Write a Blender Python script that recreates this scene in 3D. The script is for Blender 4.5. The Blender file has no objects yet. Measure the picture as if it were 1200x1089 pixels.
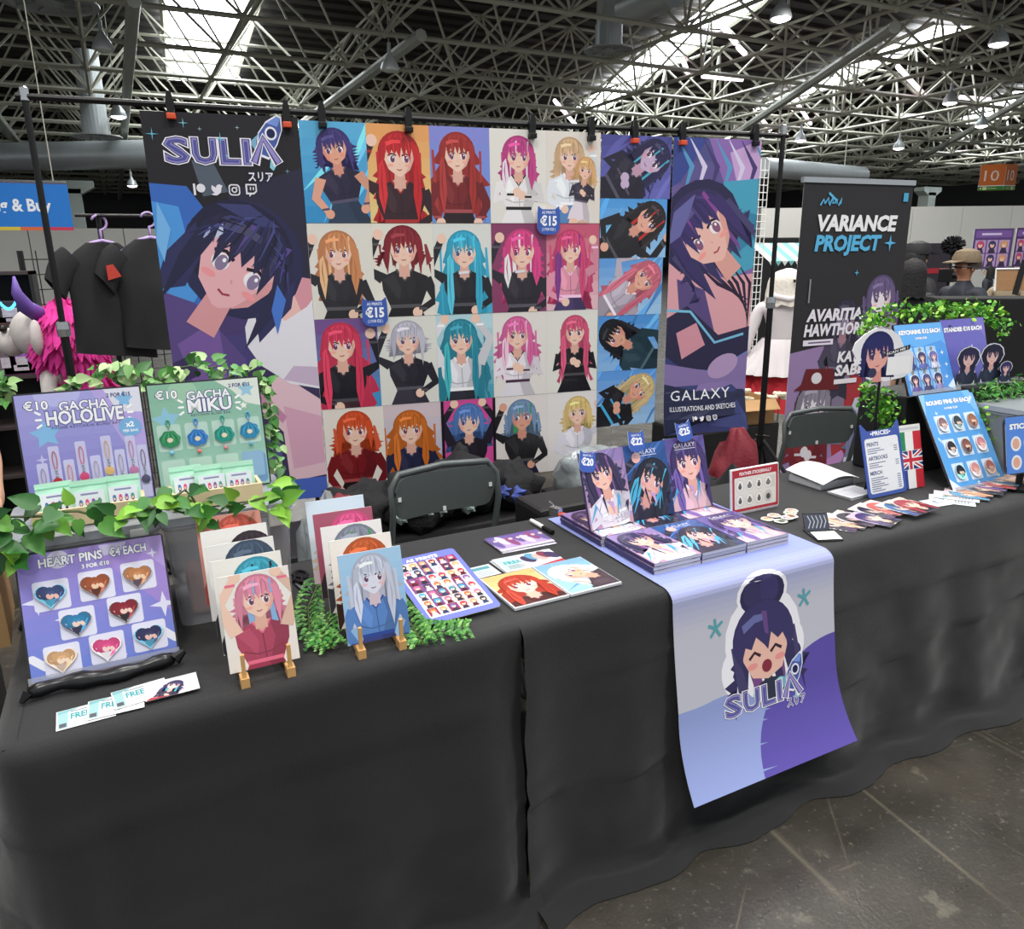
import bpy, bmesh, math, random
from math import sin, cos, pi, radians as R, hypot, atan2
from mathutils import Vector, Matrix, Euler, noise

sc = bpy.context.scene
COL = sc.collection

# ------------------------------------------------------------------ camera, world, lights
F_PX, PITCH, ROLL, YAW, CAM_H = 888.0, 0.2669, -0.0137, 0.4649, 1.62
_fw = Vector((sin(YAW)*cos(PITCH), cos(YAW)*cos(PITCH), -sin(PITCH)))
_r0 = Vector((cos(YAW), -sin(YAW), 0)); _u0 = _r0.cross(_fw)
_rt = cos(ROLL)*_r0 + sin(ROLL)*_u0; _up = -sin(ROLL)*_r0 + cos(ROLL)*_u0
cam = bpy.data.cameras.new('camera'); camo = bpy.data.objects.new('camera', cam); COL.objects.link(camo)
cam.sensor_fit = 'HORIZONTAL'; cam.sensor_width = 36; cam.lens = F_PX/1200*36
cam.clip_start = .05; cam.clip_end = 400
_m = Matrix((( _rt.x, _up.x, -_fw.x, 0), (_rt.y, _up.y, -_fw.y, 0), (_rt.z, _up.z, -_fw.z, CAM_H), (0, 0, 0, 1)))
camo.matrix_world = _m
sc.camera = camo

w = bpy.data.worlds.new('world'); sc.world = w; w.use_nodes = True
w.node_tree.nodes['Background'].inputs[0].default_value = (.93, .97, 1, 1)
w.node_tree.nodes['Background'].inputs[1].default_value = 0.68
sc.view_settings.view_transform = 'Standard'; sc.view_settings.look = 'None'
sc.view_settings.exposure = 0.0; sc.view_settings.gamma = 1.0; sc.view_settings.use_curve_mapping = False

def area(name, loc, size, power, color=(1, .97, .93), rot=(0, 0, 0)):
    l = bpy.data.lights.new(name, 'AREA'); l.energy = power; l.size = size; l.shape = 'DISK'; l.color = color
    o = bpy.data.objects.new(name, l); o.location = loc; o.rotation_euler = rot; COL.objects.link(o)
# the hall's high-bay lamps above the stands (rows of them hang under the roof lattice)
for i, (x, y) in enumerate([(-1.5, -1.0), (2.5, -1.2), (6.5, 0.5), (-2.5, 4.5), (1.8, 3.2), (5.8, 5.0), (10, 8), (1.0, 9.5), (16, 14), (4, 18), (24, 20), (30, 34), (8, 38), (48, 44), (26, 58), (60, 30)]):
    area('high_bay_light', (x, y, 7.6), 1.3, 215 if i < 6 else 420)

def at(px, py, Y):
    """world point on the vertical plane y=Y under a picture position"""
    d = _fw + (px-600)/F_PX*_rt - (py-544.5)/F_PX*_up
    return Vector((0, 0, CAM_H)) + d*(Y/d.y)
def atz(px, py, z):
    d = _fw + (px-600)/F_PX*_rt - (py-544.5)/F_PX*_up
    return Vector((0, 0, CAM_H)) + d*((z-CAM_H)/d.z)

# ------------------------------------------------------------------ colour and material helpers
def lin(c):
    if isinstance(c, str):
        c = c.lstrip('#'); c = [int(c[i:i+2], 16)/255 for i in (0, 2, 4)]
        return tuple(((v+.055)/1.055)**2.4 if v > .04045 else v/12.92 for v in c)
    return tuple(c)
def mix(a, b, t):
    a, b = lin(a), lin(b); return tuple(a[i]*(1-t)+b[i]*t for i in range(3))
_mats = {}
def mat(name, col, rough=.6, metal=0, var=.08, scale=20, bump=0, bscale=200, emit=0, alpha=1, trans=0, spec=.5, coat=0, sheen=0):
    if name in _mats: return _mats[name]
    m = bpy.data.materials.new(name); m.use_nodes = True; nt = m.node_tree; b = nt.nodes['Principled BSDF']
    c = lin(col)
    tc = nt.nodes.new('ShaderNodeTexCoord'); nz = nt.nodes.new('ShaderNodeTexNoise'); nz.inputs['Scale'].default_value = scale
    nz.inputs['Detail'].default_value = 4
    nt.links.new(tc.outputs['Object'], nz.inputs['Vector'])
    mx = nt.nodes.new('ShaderNodeMix'); mx.data_type = 'RGBA'
    mx.inputs[6].default_value = (*[max(0, v*(1-var)) for v in c], 1); mx.inputs[7].default_value = (*[min(1, v*(1+var)) for v in c], 1)
    nt.links.new(nz.outputs[0], mx.inputs[0]); nt.links.new(mx.outputs[2], b.inputs['Base Color'])
    b.inputs['Roughness'].default_value = rough; b.inputs['Metallic'].default_value = metal
    b.inputs['Specular IOR Level'].default_value = spec; b.inputs['Coat Weight'].default_value = coat
    if sheen: b.inputs['Sheen Weight'].default_value = sheen
    if emit: b.inputs['Emission Color'].default_value = (*c, 1); b.inputs['Emission Strength'].default_value = emit
    if trans: b.inputs['Transmission Weight'].default_value = trans; b.inputs['IOR'].default_value = 1.2
    if alpha < 1: b.inputs['Alpha'].default_value = alpha
    if bump:
        n2 = nt.nodes.new('ShaderNodeTexNoise'); n2.inputs['Scale'].default_value = bscale; n2.inputs['Detail'].default_value = 3
        nt.links.new(tc.outputs['Object'], n2.inputs['Vector'])
        bp = nt.nodes.new('ShaderNodeBump'); bp.inputs['Strength'].default_value = bump; bp.inputs['Distance'].default_value = .01
        nt.links.new(n2.outputs[0], bp.inputs['Height']); nt.links.new(bp.outputs[0], b.inputs['Normal'])
    _mats[name] = m
    return m
def printmat(name, rough=.4, coat=0):
    m = bpy.data.materials.new(name); m.use_nodes = True; nt = m.node_tree; b = nt.nodes['Principled BSDF']
    a = nt.nodes.new('ShaderNodeAttribute'); a.attribute_name = 'ink'
    nt.links.new(a.outputs['Color'], b.inputs['Base Color'])
    tc = nt.nodes.new('ShaderNodeTexCoord'); n2 = nt.nodes.new('ShaderNodeTexNoise'); n2.inputs['Scale'].default_value = 9
    nt.links.new(tc.outputs['Object'], n2.inputs['Vector'])
    mr = nt.nodes.new('ShaderNodeMapRange'); mr.inputs[3].default_value = rough-.08; mr.inputs[4].default_value = rough+.08
    nt.links.new(n2.outputs[0], mr.inputs[0]); nt.links.new(mr.outputs[0], b.inputs['Roughness'])
    b.inputs['Coat Weight'].default_value = coat; b.inputs['Specular IOR Level'].default_value = .4
    return m
PRINT = printmat('printed_paper', .5); GLOSS = printmat('glossy_print', .3, .15); VINYL = printmat('printed_fabric', .7)

# ------------------------------------------------------------------ object helpers
def tag(o, label=None, cat=None, group=None, kind=None):
    if label: o['label'] = label
    if cat: o['category'] = cat
    if group: o['group'] = group
    if kind: o['kind'] = kind
    return o
def empty(name, loc=(0, 0, 0), rot=(0, 0, 0), label=None, cat=None, group=None, kind=None, parent=None):
    o = bpy.data.objects.new(name, None); o.empty_display_size = .05; COL.objects.link(o)
    o.location = loc; o.rotation_euler = rot; o.parent = parent
    return tag(o, label, cat, group, kind)
def place(name, me, parent=None, loc=(0, 0, 0), rot=(0, 0, 0), scale=(1, 1, 1)):
    o = bpy.data.objects.new(name, me); COL.objects.link(o); o.parent = parent
    o.location = loc; o.rotation_euler = rot; o.scale = scale
    return o
def copy_tree(o, parent=None):
    c = o.copy(); COL.objects.link(c); c.parent = parent
    for ch in list(o.children): copy_tree(ch, c)
    return c

class MB:
    """collects geometry for one mesh object"""
    def __init__(s): s.v = []; s.f = []
    def add(s, vs, fs):
        n = len(s.v); s.v += [tuple(v) for v in vs]; s.f += [tuple(i+n for i in f) for f in fs]; return s
    def box(s, x0, y0, z0, x1, y1, z1, m=None):
        vs = [Vector(v) for v in ((x0,y0,z0),(x1,y0,z0),(x1,y1,z0),(x0,y1,z0),(x0,y0,z1),(x1,y0,z1),(x1,y1,z1),(x0,y1,z1))]
        if m: vs = [m @ v for v in vs]
        return s.add(vs, [(0,3,2,1),(4,5,6,7),(0,1,5,4),(1,2,6,5),(2,3,7,6),(3,0,4,7)])
    def rbox(s, x0, y0, z0, x1, y1, z1, b):
        """box with chamfered vertical and horizontal edges"""
        bm = bmesh.new(); bmesh.ops.create_cube(bm, size=1)
        for v in bm.verts: v.co = Vector((x0+(v.co.x+.5)*(x1-x0), y0+(v.co.y+.5)*(y1-y0), z0+(v.co.z+.5)*(z1-z0)))
        bmesh.ops.bevel(bm, geom=bm.edges[:], offset=b, segments=2, affect='EDGES', profile=.6)
        bm.verts.index_update()
        s.add([v.co for v in bm.verts], [[v.index for v in f.verts] for f in bm.faces]); bm.free(); return s
    def tube(s, pts, r, n=8, cap=True, closed=False):
        pts = [Vector(p) for p in pts]; k = len(pts); rs = r if isinstance(r, (list, tuple)) else [r]*k
        base = len(s.v); up = Vector((0, 0, 1)); prev = None
        for i, p in enumerate(pts):
            if closed: t = pts[(i+1) % k]-pts[i-1]
            else: t = pts[min(i+1, k-1)]-pts[max(i-1, 0)]
            t.normalize() if t.length > 1e-9 else None
            if prev is None:
                a = t.cross(up)
                if a.length < 1e-3: a = t.cross(Vector((1, 0, 0)))
                a.normalize()
            else:
                a = prev-t*prev.dot(t)
                a = a.normalized() if a.length > 1e-6 else t.orthogonal().normalized()
            prev = a; b = t.cross(a)
            for j in range(n):
                q = 2*pi*j/n; s.v.append(tuple(p+(a*cos(q)+b*sin(q))*rs[i]))
        m = k if closed else k-1
        for i in range(m):
            i2 = (i+1) % k
            for j in range(n):
                j2 = (j+1) % n
                s.f.append((base+i*n+j, base+i*n+j2, base+i2*n+j2, base+i2*n+j))
        if cap and not closed:
            s.f.append(tuple(base+j for j in range(n))[::-1]); s.f.append(tuple(base+(k-1)*n+j for j in range(n)))
        return s
    def lathe(s, prof, n=20, m=None):
        base = len(s.v)
        for (r, z) in prof:
            for j in range(n):
                v = Vector((r*cos(2*pi*j/n), r*sin(2*pi*j/n), z)); s.v.append(tuple(m @ v if m else v))
        for i in range(len(prof)-1):
            for j in range(n):
                j2 = (j+1) % n; s.f.append((base+i*n+j, base+i*n+j2, base+(i+1)*n+j2, base+(i+1)*n+j))
        s.f.append(tuple(base+j for j in range(n))[::-1]); s.f.append(tuple(base+(len(prof)-1)*n+j for j in range(n)))
        return s
    def prism(s, poly, y0, y1):
        """polygon in the local x,z plane, extruded along y"""
        k = len(poly)
        vs = [(x, y0, z) for x, z in poly]+[(x, y1, z) for x, z in poly]
        fs = [tuple(range(k)), tuple(range(2*k-1, k-1, -1))]+[(i, i+k, (i+1) % k+k, (i+1) % k) for i in range(k)]
        return s.add(vs, fs)
    def ball(s, c, r, sx=1, sy=1, sz=1, n=12, m=7, jit=0):
        c = Vector(c); base = len(s.v)
        for i in range(m+1):
            th = pi*i/m
            for j in range(n):
                d = Vector((sin(th)*cos(2*pi*j/n), sin(th)*sin(2*pi*j/n), cos(th)))
                k = 1+(noise.noise(d*2.3+c*7)*jit if jit else 0)
                s.v.append((c.x+d.x*r*sx*k, c.y+d.y*r*sy*k, c.z+d.z*r*sz*k))
        for i in range(m):
            for j in range(n):
                j2 = (j+1) % n; s.f.append((base+i*n+j, base+(i+1)*n+j, base+(i+1)*n+j2, base+i*n+j2))
        return s
    def mesh(s, name, m, smooth=False):
        me = bpy.data.meshes.new(name); me.from_pydata(s.v, [], s.f); me.update()
        bm = bmesh.new(); bm.from_mesh(me); bmesh.ops.recalc_face_normals(bm, faces=bm.faces[:]); bm.to_mesh(me); bm.free()
        me.materials.append(m)
        if smooth: me.shade_smooth() if smooth is True else None
        if smooth == 'auto':
            me.shade_smooth()
            me.set_sharp_from_angle(angle=R(40))
        return me
    def build(s, name, m, parent=None, loc=(0, 0, 0), rot=(0, 0, 0), smooth=False):
        return place(name, s.mesh(name, m, smooth), parent, loc, rot)

def rrect(x0, y0, x1, y1, r, n=5):
    P = []
    for cx, cy, a in ((x1-r, y0+r, -pi/2), (x1-r, y1-r, 0), (x0+r, y1-r, pi/2), (x0+r, y0+r, pi)):
        for i in range(n+1):
            q = a+pi/2*i/n; P.append((cx+r*cos(q), cy+r*sin(q)))
    return P

# ------------------------------------------------------------------ flat print: polygons of ink on a sheet
_tcache = {}
def text_tris(s, bold=0.0, shear=0.0, spacing=1.0):
    k = (s, bold, shear, spacing)
    if k in _tcache: return _tcache[k]
    cu = bpy.data.curves.new('lettering', 'FONT'); cu.body = s; cu.size = 1; cu.offset = bold; cu.shear = shear; cu.resolution_u = 2
    cu.space_character = spacing; cu.fill_mode = 'BOTH'
    o = bpy.data.objects.new('lettering', cu); COL.objects.link(o)
    bpy.context.view_layer.update()
    dg = bpy.context.evaluated_depsgraph_get(); oe = o.evaluated_get(dg); me = oe.to_mesh()
    vs = [(v.co.x, v.co.y) for v in me.vertices]; ts = [tuple(vs[i] for i in f.vertices) for f in me.polygons]
    oe.to_mesh_clear(); bpy.data.objects.remove(o); bpy.data.curves.remove(cu)
    if vs:
        xs = [v[0] for v in vs]; ys = [v[1] for v in vs]; bb = (min(xs), min(ys), max(xs), max(ys))
    else: bb = (0, 0, 1, 1)
    _tcache[k] = (ts, bb); return _tcache[k]

def clip(poly, x0, y0, x1, y1):
    for ax, lim, sg in ((0, x0, 1), (0, x1, -1), (1, y0, 1), (1, y1, -1)):
        out = []; k = len(poly)
        if k == 0: return []
        inside = [sg*(q[ax]-lim) >= -1e-9 for q in poly]
        if all(inside): continue
        for i in range(k):
            a, b = poly[i-1], poly[i]; ia, ib = inside[i-1], inside[i]
            if ia != ib:
                t = (lim-a[ax])/(b[ax]-a[ax]); out.append((a[0]+(b[0]-a[0])*t, a[1]+(b[1]-a[1])*t))
            if ib: out.append(b)
        poly = out
    return poly

class Art:
    """a printed picture, x right and y up in metres from the lower left corner"""
    def __init__(s, w, h): s.w, s.h = w, h; s.items = []; s.box = (0, 0, w, h); s.layer = 0; s.M = [Matrix.Identity(3)]
    def push(s, tx=0, ty=0, rot=0, sx=1, sy=None):
        sy = sx if sy is None else sy
        m = Matrix(((cos(rot)*sx, -sin(rot)*sy, tx), (sin(rot)*sx, cos(rot)*sy, ty), (0, 0, 1)))
        s.M.append(s.M[-1] @ m); return s
    def pop(s): s.M.pop(); return s
    def _t(s, pts):
        m = s.M[-1]; return [(m[0][0]*x+m[0][1]*y+m[0][2], m[1][0]*x+m[1][1]*y+m[1][2]) for x, y in pts]
    def poly(s, pts, c, keep=False):
        p = clip(s._t(pts), *s.box)
        if len(p) >= 3:
            if not keep: s.layer += 1
            s.items.append((p, c if callable(c) else lin(c), s.layer))
        return s
    def rect(s, x0, y0, x1, y1, c): return s.poly([(x0, y0), (x1, y0), (x1, y1), (x0, y1)], c)
    def rr(s, x0, y0, x1, y1, r, c): return s.poly(rrect(x0, y0, x1, y1, r), c)
    def grad(s, x0, y0, x1, y1, c0, c1, n=6, horiz=False):
        s.layer += 1
        for i in range(n):
            c = mix(c0, c1, (i+.5)/n)
            if horiz: s.poly([(x0+(x1-x0)*i/n, y0), (x0+(x1-x0)*(i+1)/n, y0), (x0+(x1-x0)*(i+1)/n, y1), (x0+(x1-x0)*i/n, y1)], c, True)
            else: s.poly([(x0, y0+(y1-y0)*i/n), (x1, y0+(y1-y0)*i/n), (x1, y0+(y1-y0)*(i+1)/n), (x0, y0+(y1-y0)*(i+1)/n)], c, True)
        return s
    def ell(s, cx, cy, rx, ry, c, rot=0, n=18):
        return s.poly([(cx+rx*cos(2*pi*i/n)*cos(rot)-ry*sin(2*pi*i/n)*sin(rot), cy+rx*cos(2*pi*i/n)*sin(rot)+ry*sin(2*pi*i/n)*cos(rot)) for i in range(n)], c)
    def line(s, pts, wd, c):
        wds = wd if isinstance(wd, (list, tuple)) else [wd]*len(pts)
        L, Rr = [], []
        for i, p in enumerate(pts):
            a, b = pts[max(0, i-1)], pts[min(len(pts)-1, i+1)]; dx, dy = b[0]-a[0], b[1]-a[1]; l = hypot(dx, dy) or 1
            nx, ny = -dy/l*wds[i]/2, dx/l*wds[i]/2; L.append((p[0]+nx, p[1]+ny)); Rr.append((p[0]-nx, p[1]-ny))
        return s.poly(L+Rr[::-1], c)
    def star(s, cx, cy, r, c, k=4, inner=.28, rot=pi/2):
        return s.poly([(cx+(r if i % 2 == 0 else r*inner)*cos(rot+pi*i/k), cy+(r if i % 2 == 0 else r*inner)*sin(rot+pi*i/k)) for i in range(2*k)], c)
    def text(s, t, x, y, size, c, bold=0, shear=0, spacing=1.0, align='L', width=None, rot=0):
        """x,y: lower corner of the capitals' box; size: height of the capitals; width: stretch to this width"""
        ts, bb = text_tris(t, bold, shear, spacing); cap = text_tris('H', 0)[1]; k = size/(cap[3]-cap[1])
        kx = width/(bb[2]-bb[0]) if width else k
        wd = (bb[2]-bb[0])*kx; ox = {'L': 0, 'C': -wd/2, 'R': -wd}[align]
        s.layer += 1; cr, sr = cos(rot), sin(rot)
        for tri in ts:
            q = [(((v[0]-bb[0])*kx+ox), v[1]*k) for v in tri]
            s.poly([(x+a*cr-b*sr, y+a*sr+b*cr) for a, b in q], c, True)
        return s
    def otext(s, t, x, y, size, c, oc, ow=.06, bold=.0, **k):
        """lettering with an outline"""
        ts, bb = text_tris(t, bold, k.get('shear', 0), k.get('spacing', 1.0)); cap = text_tris('H', 0)[1]; kk = size/(cap[3]-cap[1])
        al = k.pop('align', 'L'); wid = k.pop('width', None); kx = wid/(bb[2]-bb[0]) if wid else kk
        wd = (bb[2]-bb[0])*kx; x0 = x+{'L': 0, 'C': -wd/2, 'R': -wd}[al]
        b2 = text_tris(t, bold+ow, k.get('shear', 0), k.get('spacing', 1.0))[1]
        s.text(t, x0+(b2[0]-bb[0])*kx, y, size, oc, bold+ow, width=(b2[2]-b2[0])*kx, **k)
        return s.text(t, x0, y, size, c, bold, width=wd, **k)
    def mesh(s, name, m=None, thick=.0006, back='f2f2f2', eps=2.5e-5, outline=None, strips=0, fn=None):
        """sheet standing in the local x,z plane facing -y; fn(x,y,d) -> (x,y,z) may bend it"""
        V, Fc, C = [], [], []
        fn = fn or (lambda x, y, d: (x, -d, y))
        def put(p, c, d):
            b = len(V)
            for q in p: V.append(fn(q[0], q[1], d)); C.append(lin(c(*q)) if callable(c) else c)
            Fc.append(tuple(range(b, len(V))))
        ol = outline or [(0, 0), (s.w, 0), (s.w, s.h), (0, s.h)]
        bk = lin(back)
        cuts = [(0, s.h)] if not strips else [(s.h*i/strips, s.h*(i+1)/strips) for i in range(strips)]
        if strips:
            from mathutils.geometry import tessellate_polygon as tess
            its = []
            for p, c, l in s.items:
                tr = tess([[Vector((q[0], q[1], 0)) for q in p]]) if len(p) > 3 else [(0, 1, 2)]
                its += [([p[i] for i in t], c, l) for t in tr]
        else: its = s.items
        for y0, y1 in cuts:
            o = clip(ol, -1, y0, 99, y1) if strips else ol
            put(o, bk, thick); put(o[::-1], bk, 0)
            for p, c, l in its:
                if strips and (max(q[1] for q in p) <= y0 or min(q[1] for q in p) >= y1): continue
                q = clip(p, -1, y0, 99, y1) if strips else p
                if len(q) >= 3: put(q, c, thick+l*eps)
        k = len(ol)
        if not strips:
            for i in range(k): put([ol[i], ol[(i+1) % k]], bk, thick) if 0 else None
            b = len(V)
            for q in ol: V.append(fn(q[0], q[1], thick)); C.append(bk)
            for q in ol: V.append(fn(q[0], q[1], 0)); C.append(bk)
            for i in range(k): Fc.append((b+i, b+k+i, b+k+(i+1) % k, b+(i+1) % k))
        me = bpy.data.meshes.new(name); me.from_pydata(V, [], Fc); me.update()
        ca = me.color_attributes.new('ink', 'FLOAT_COLOR', 'POINT')
        flat = []
        for c in C: flat += [c[0], c[1], c[2], 1]
        ca.data.foreach_set('color', flat)
        me.materials.append(m or PRINT)
        return me
    def build(s, name, parent=None, loc=(0, 0, 0), rot=(0, 0, 0), **k):
        return place(name, s.mesh(name, **k), parent, loc, rot)
# ------------------------------------------------------------------ generic drawn figures for the prints
def dk(c, t=.35): return mix(c, '101018', t)
def lt(c, t=.35): return tuple(min(1, v*(1+1.7*t)+.10*t) for v in lin(c))
def face(a, hair, skin, eye='5a3a60', hs=1.0, hair2=None, rng=None, detail=True, side=1):
    """head of radius 1 around the origin: face, eyes, fringe"""
    rng = rng or random.Random(1)
    sh = mix(skin, 'c0605a', .35)
    a.poly([(-.28, -.7), (.28, -.7), (.34, -1.75), (-.34, -1.75)], sh)
    a.poly([(-.86, .45), (-.84, -.2), (-.62, -.72), (-.08, -1.1), (.08, -1.1), (.62, -.72), (.84, -.2), (.86, .45), (.4, .9), (-.4, .9)], skin)
    if detail:
        a.poly([(.3*side, -.98), (.62*side, -.72), (.84*side, -.2), (.86*side, .3), (.66*side, -.1), (.5*side, -.6)], sh)
    for sx in (-1, 1):
        a.ell(.4*sx, -.14, .2, .2, 'f8f0f4'); a.ell(.4*sx+.03*side, -.16, .13, .19, eye)
        a.line([(.4*sx-.24, .02), (.4*sx, .12), (.4*sx+.24, .02)], .08, '201820')
        if detail:
            a.ell(.4*sx+.06, -.08, .04, .05, 'ffffff'); a.line([(.4*sx-.22, .34), (.4*sx+.2, .38)], .06, dk(hair, .4))
            a.ell(.5*sx, -.5, .17, .08, mix(skin, 'ff6a6a', .4))
    a.line([(-.14, -.72), (0, -.77), (.14, -.71)], .05, 'a03848')
    if detail: a.line([(.0, -.38), (.05*side, -.46)], .04, sh)
    # fringe
    top = [(1.16*cos(t), 1.16*sin(t)+.05) for t in [R(q) for q in range(-15, 200, 15)]]
    k = 7; z = []
    for i in range(k):
        x = -1.02+2.04*(i+.5)/k
        z.append((x-.14, .32+rng.uniform(-.1, .16))); z.append((x+.05, -.02+rng.uniform(-.25, .25)+(abs(x)*-.45)))
    a.poly(top+z, hair)
    if detail:
        for i in range(9):
            x = -.95+i*.235; q = rng.uniform(-.12, .12); a.line([(x*.5, 1.14), (x*.95+q, .75), (x+q, .35), (x*1.02, .12)], [.02, .07, .06, .01], (dk(hair, .3), lt(hair, .18))[i % 2])
        for i in range(4):
            x = -.7+i*.45
            a.poly([(x, .95), (x+.13, .98), (x+.1+rng.uniform(-.1, .1), .2), (x+.03, .15)], hair2 if hair2 and i % 2 else dk(hair, .25))
        a.poly([(-.75, .72), (-.4, .86), (.1, .84), (.12, .68), (-.3, .66), (-.7, .52)], lt(hair, .35))
    for sx in (-1, 1):
        x = 1.0*sx
        a.poly([(x-.28*sx, .7), (x+.12*sx, .5), (x+.2*sx, -.5), (x+.05*sx, -1.35-rng.random()*.6), (x-.12*sx, -.6), (x-.16*sx, 0)], hair if sx > 0 else dk(hair, .15))
def hairback(a, hair, L, wd=1.45, rng=None, tips=None):
    rng = rng or random.Random(2)
    P = [(1.22*cos(t), 1.22*sin(t)+.12) for t in [R(q) for q in range(0, 181, 15)]]
    left = []; n = 6
    for i in range(1, n+1):
        y = .1-(L+.6)*i/n; left.append((-(1.2+(wd-1.2)*min(1, i/3))-rng.uniform(-.12, .3), y)); left.append((-(1.05+(wd-1.2)*min(1, i/3))+rng.uniform(-.1, .1), y-.12))
    right = [(-x+rng.uniform(-.15, .15), y) for x, y in left][::-1]
    k = 6; bot = []
    for i in range(k+1):
        x = -wd+2*wd*i/k; bot.append((x, -L-rng.uniform(.5, 1.2))); bot.append((x+wd/k, -L+rng.uniform(0, .4)))
    a.poly(P+left+bot[:-1]+right, hair)
    for i in range(5):
        x = -wd*.9+i*wd*.42
        a.poly([(x, .2), (x+.16, .2), (x+.24+rng.uniform(-.3, .3), -L-.3), (x+.1, -L-.6)], (tips or dk(hair, .3)) if i % 2 else lt(hair, .15))
def body(a, skin, top, bot, pose=0, rng=None, sleeves=True, trim=None, legs=None, wide=1.0):
    rng = rng or random.Random(3); sh = mix(skin, 'b05a58', .35); tr = trim or lt(top, .5); lg = legs or skin
    # legs and skirt
    a.poly([(-1.0, -4.4), (.05, -4.6), (-.1, -9), (-1.5*wide, -9)], lg); a.poly([(-.05, -4.6), (1.0, -4.4), (1.7*wide, -9), (.3, -9)], mix(lg, '402030', .2))
    a.poly([(-.72, -3.5), (.72, -3.5), (1.25*wide, -4.8), (1.4*wide, -5.7), (.5, -5.45), (0, -5.75), (-.5, -5.45), (-1.4*wide, -5.7), (-1.25*wide, -4.8)], bot)
    a.poly([(.1, -3.5), (.72, -3.5), (1.25*wide, -4.8), (1.4*wide, -5.7), (.6, -5.4)], dk(bot, .3))
    # torso
    a.poly([(-.35, -1.45), (.35, -1.45), (1.2, -1.85), (1.15, -2.6), (.78, -3.6), (-.78, -3.6), (-1.15, -2.6), (-1.2, -1.85)], top)
    a.poly([(.35, -1.45), (1.2, -1.85), (1.15, -2.6), (.78, -3.6), (.2, -3.6), (.55, -2.4)], dk(top, .3))
    a.poly([(-.35, -1.43), (.35, -1.43), (.1, -2.0), (-.1, -2.0)], sh)
    a.line([(-.42, -1.42), (0, -2.1), (.42, -1.42)], .1, tr); a.rect(-.8, -3.62, .8, -3.42, tr)
    a.poly([(-1.15, -2.0), (-.55, -1.7), (-.2, -2.5), (-.35, -3.3), (-.62, -2.7)], lt(top, .1)); a.line([(-.9, -2.9), (-.3, -3.15), (.3, -3.1), (.85, -2.85)], .07, dk(top, .4)); a.line([(.0, -2.1), (.05, -3.4)], .05, dk(top, .45))
    c1 = top if sleeves else skin; c2 = dk(c1, .18)
    A = {0: ([(-1.1, -1.95), (-1.6, -3.1), (-1.0, -4.2)], [(1.1, -1.95), (1.65, -3.1), (1.1, -4.2)]),
         1: ([(-1.1, -1.95), (-2.0, -1.3), (-1.25, .5)], [(1.1, -1.95), (1.6, -3.2), (.6, -3.9)]),
         2: ([(-1.1, -1.95), (-1.7, -.3), (-.9, 1.0)], [(1.1, -1.95), (1.75, -.3), (.9, 1.0)]),
         3: ([(-1.1, -1.95), (-1.5, -3.0), (-.1, -2.5)], [(1.1, -1.95), (1.5, -3.0), (.2, -2.7)]),
         4: ([(-1.1, -1.95), (-1.5, -3.2), (-.3, -3.9)], [(1.1, -1.95), (2.0, -1.4), (1.5, .3)])}[pose]
    for pts, c in zip(A, (c1, c2)):
        a.line(pts, [.62, .5, .36], c); e = pts[-1]; a.ell(e[0], e[1], .26, .3, skin)
        a.line([((pts[1][0]*.3+e[0]*.7)-.22, (pts[1][1]*.3+e[1]*.7)), ((pts[1][0]*.3+e[0]*.7)+.22, (pts[1][1]*.3+e[1]*.7))], .14, tr)
def fig(a, x0, y0, w, h, bg, hair, top, bot=None, skin='f4cdb8', head=(.5, .74), hs=.17, tilt=0, long=2.6, pose=0, seed=1, bg2=None, hair2=None,
        eye='6a4060', sleeves=True, legs=None, trim=None, wide=1.0, wd=1.45, detail=True, splash=0):
    rng = random.Random(seed); old = a.box; a.box = (x0, y0, x0+w, y0+h)
    bx = a.M[-1]
    if bg2: a.grad(x0, y0, x0+w, y0+h, bg2, bg, 6)
    else: a.rect(x0, y0, x0+w, y0+h, bg)
    for i in range(splash):
        px, py = x0+w*rng.random(), y0+h*rng.random(); q = rng.uniform(.6, 1.2)
        a.line([(px-w*.5*cos(q), py-w*.5*sin(q)), (px, py+rng.uniform(-.1, .1)*w), (px+w*.5*cos(q), py+w*.5*sin(q))], [0.002*w, w*rng.uniform(.04, .1), .002*w], rng.choice([lt(bg, .5), dk(bg, .25), lt(bg, .25)]))
    a.push(x0+head[0]*w, y0+(head[1]-.055)*h, tilt, hs*w*1.46)
    hairback(a, dk(hair, .22), long, wd, rng, hair2)
    a.push(0, .25, 0, 1.22, 1.08); body(a, skin, top, bot or dk(top, .3), pose, rng, sleeves, trim, legs, wide); a.pop()
    face(a, hair, skin, eye, hair2=hair2, rng=rng, detail=detail, side=rng.choice((-1, 1)))
    if long > 1.8:
        for sx in (-1, 1):
            x = .95*sx; a.poly([(x, -.2), (x+.25*sx, -.5), (x+.3*sx, -long*.75), (x+.05*sx, -long*.95-rng.random()), (x-.2*sx, -long*.7), (x-.12*sx, -.8)], hair if sx > 0 else (hair2 or lt(hair, .12))); a.line([(x+.05*sx, -.5), (x+.12*sx, -long*.5), (x+.02*sx, -long*.9)], [.02, .08, .02], dk(hair, .35))
    a.pop(); a.box = old
    return a

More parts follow.
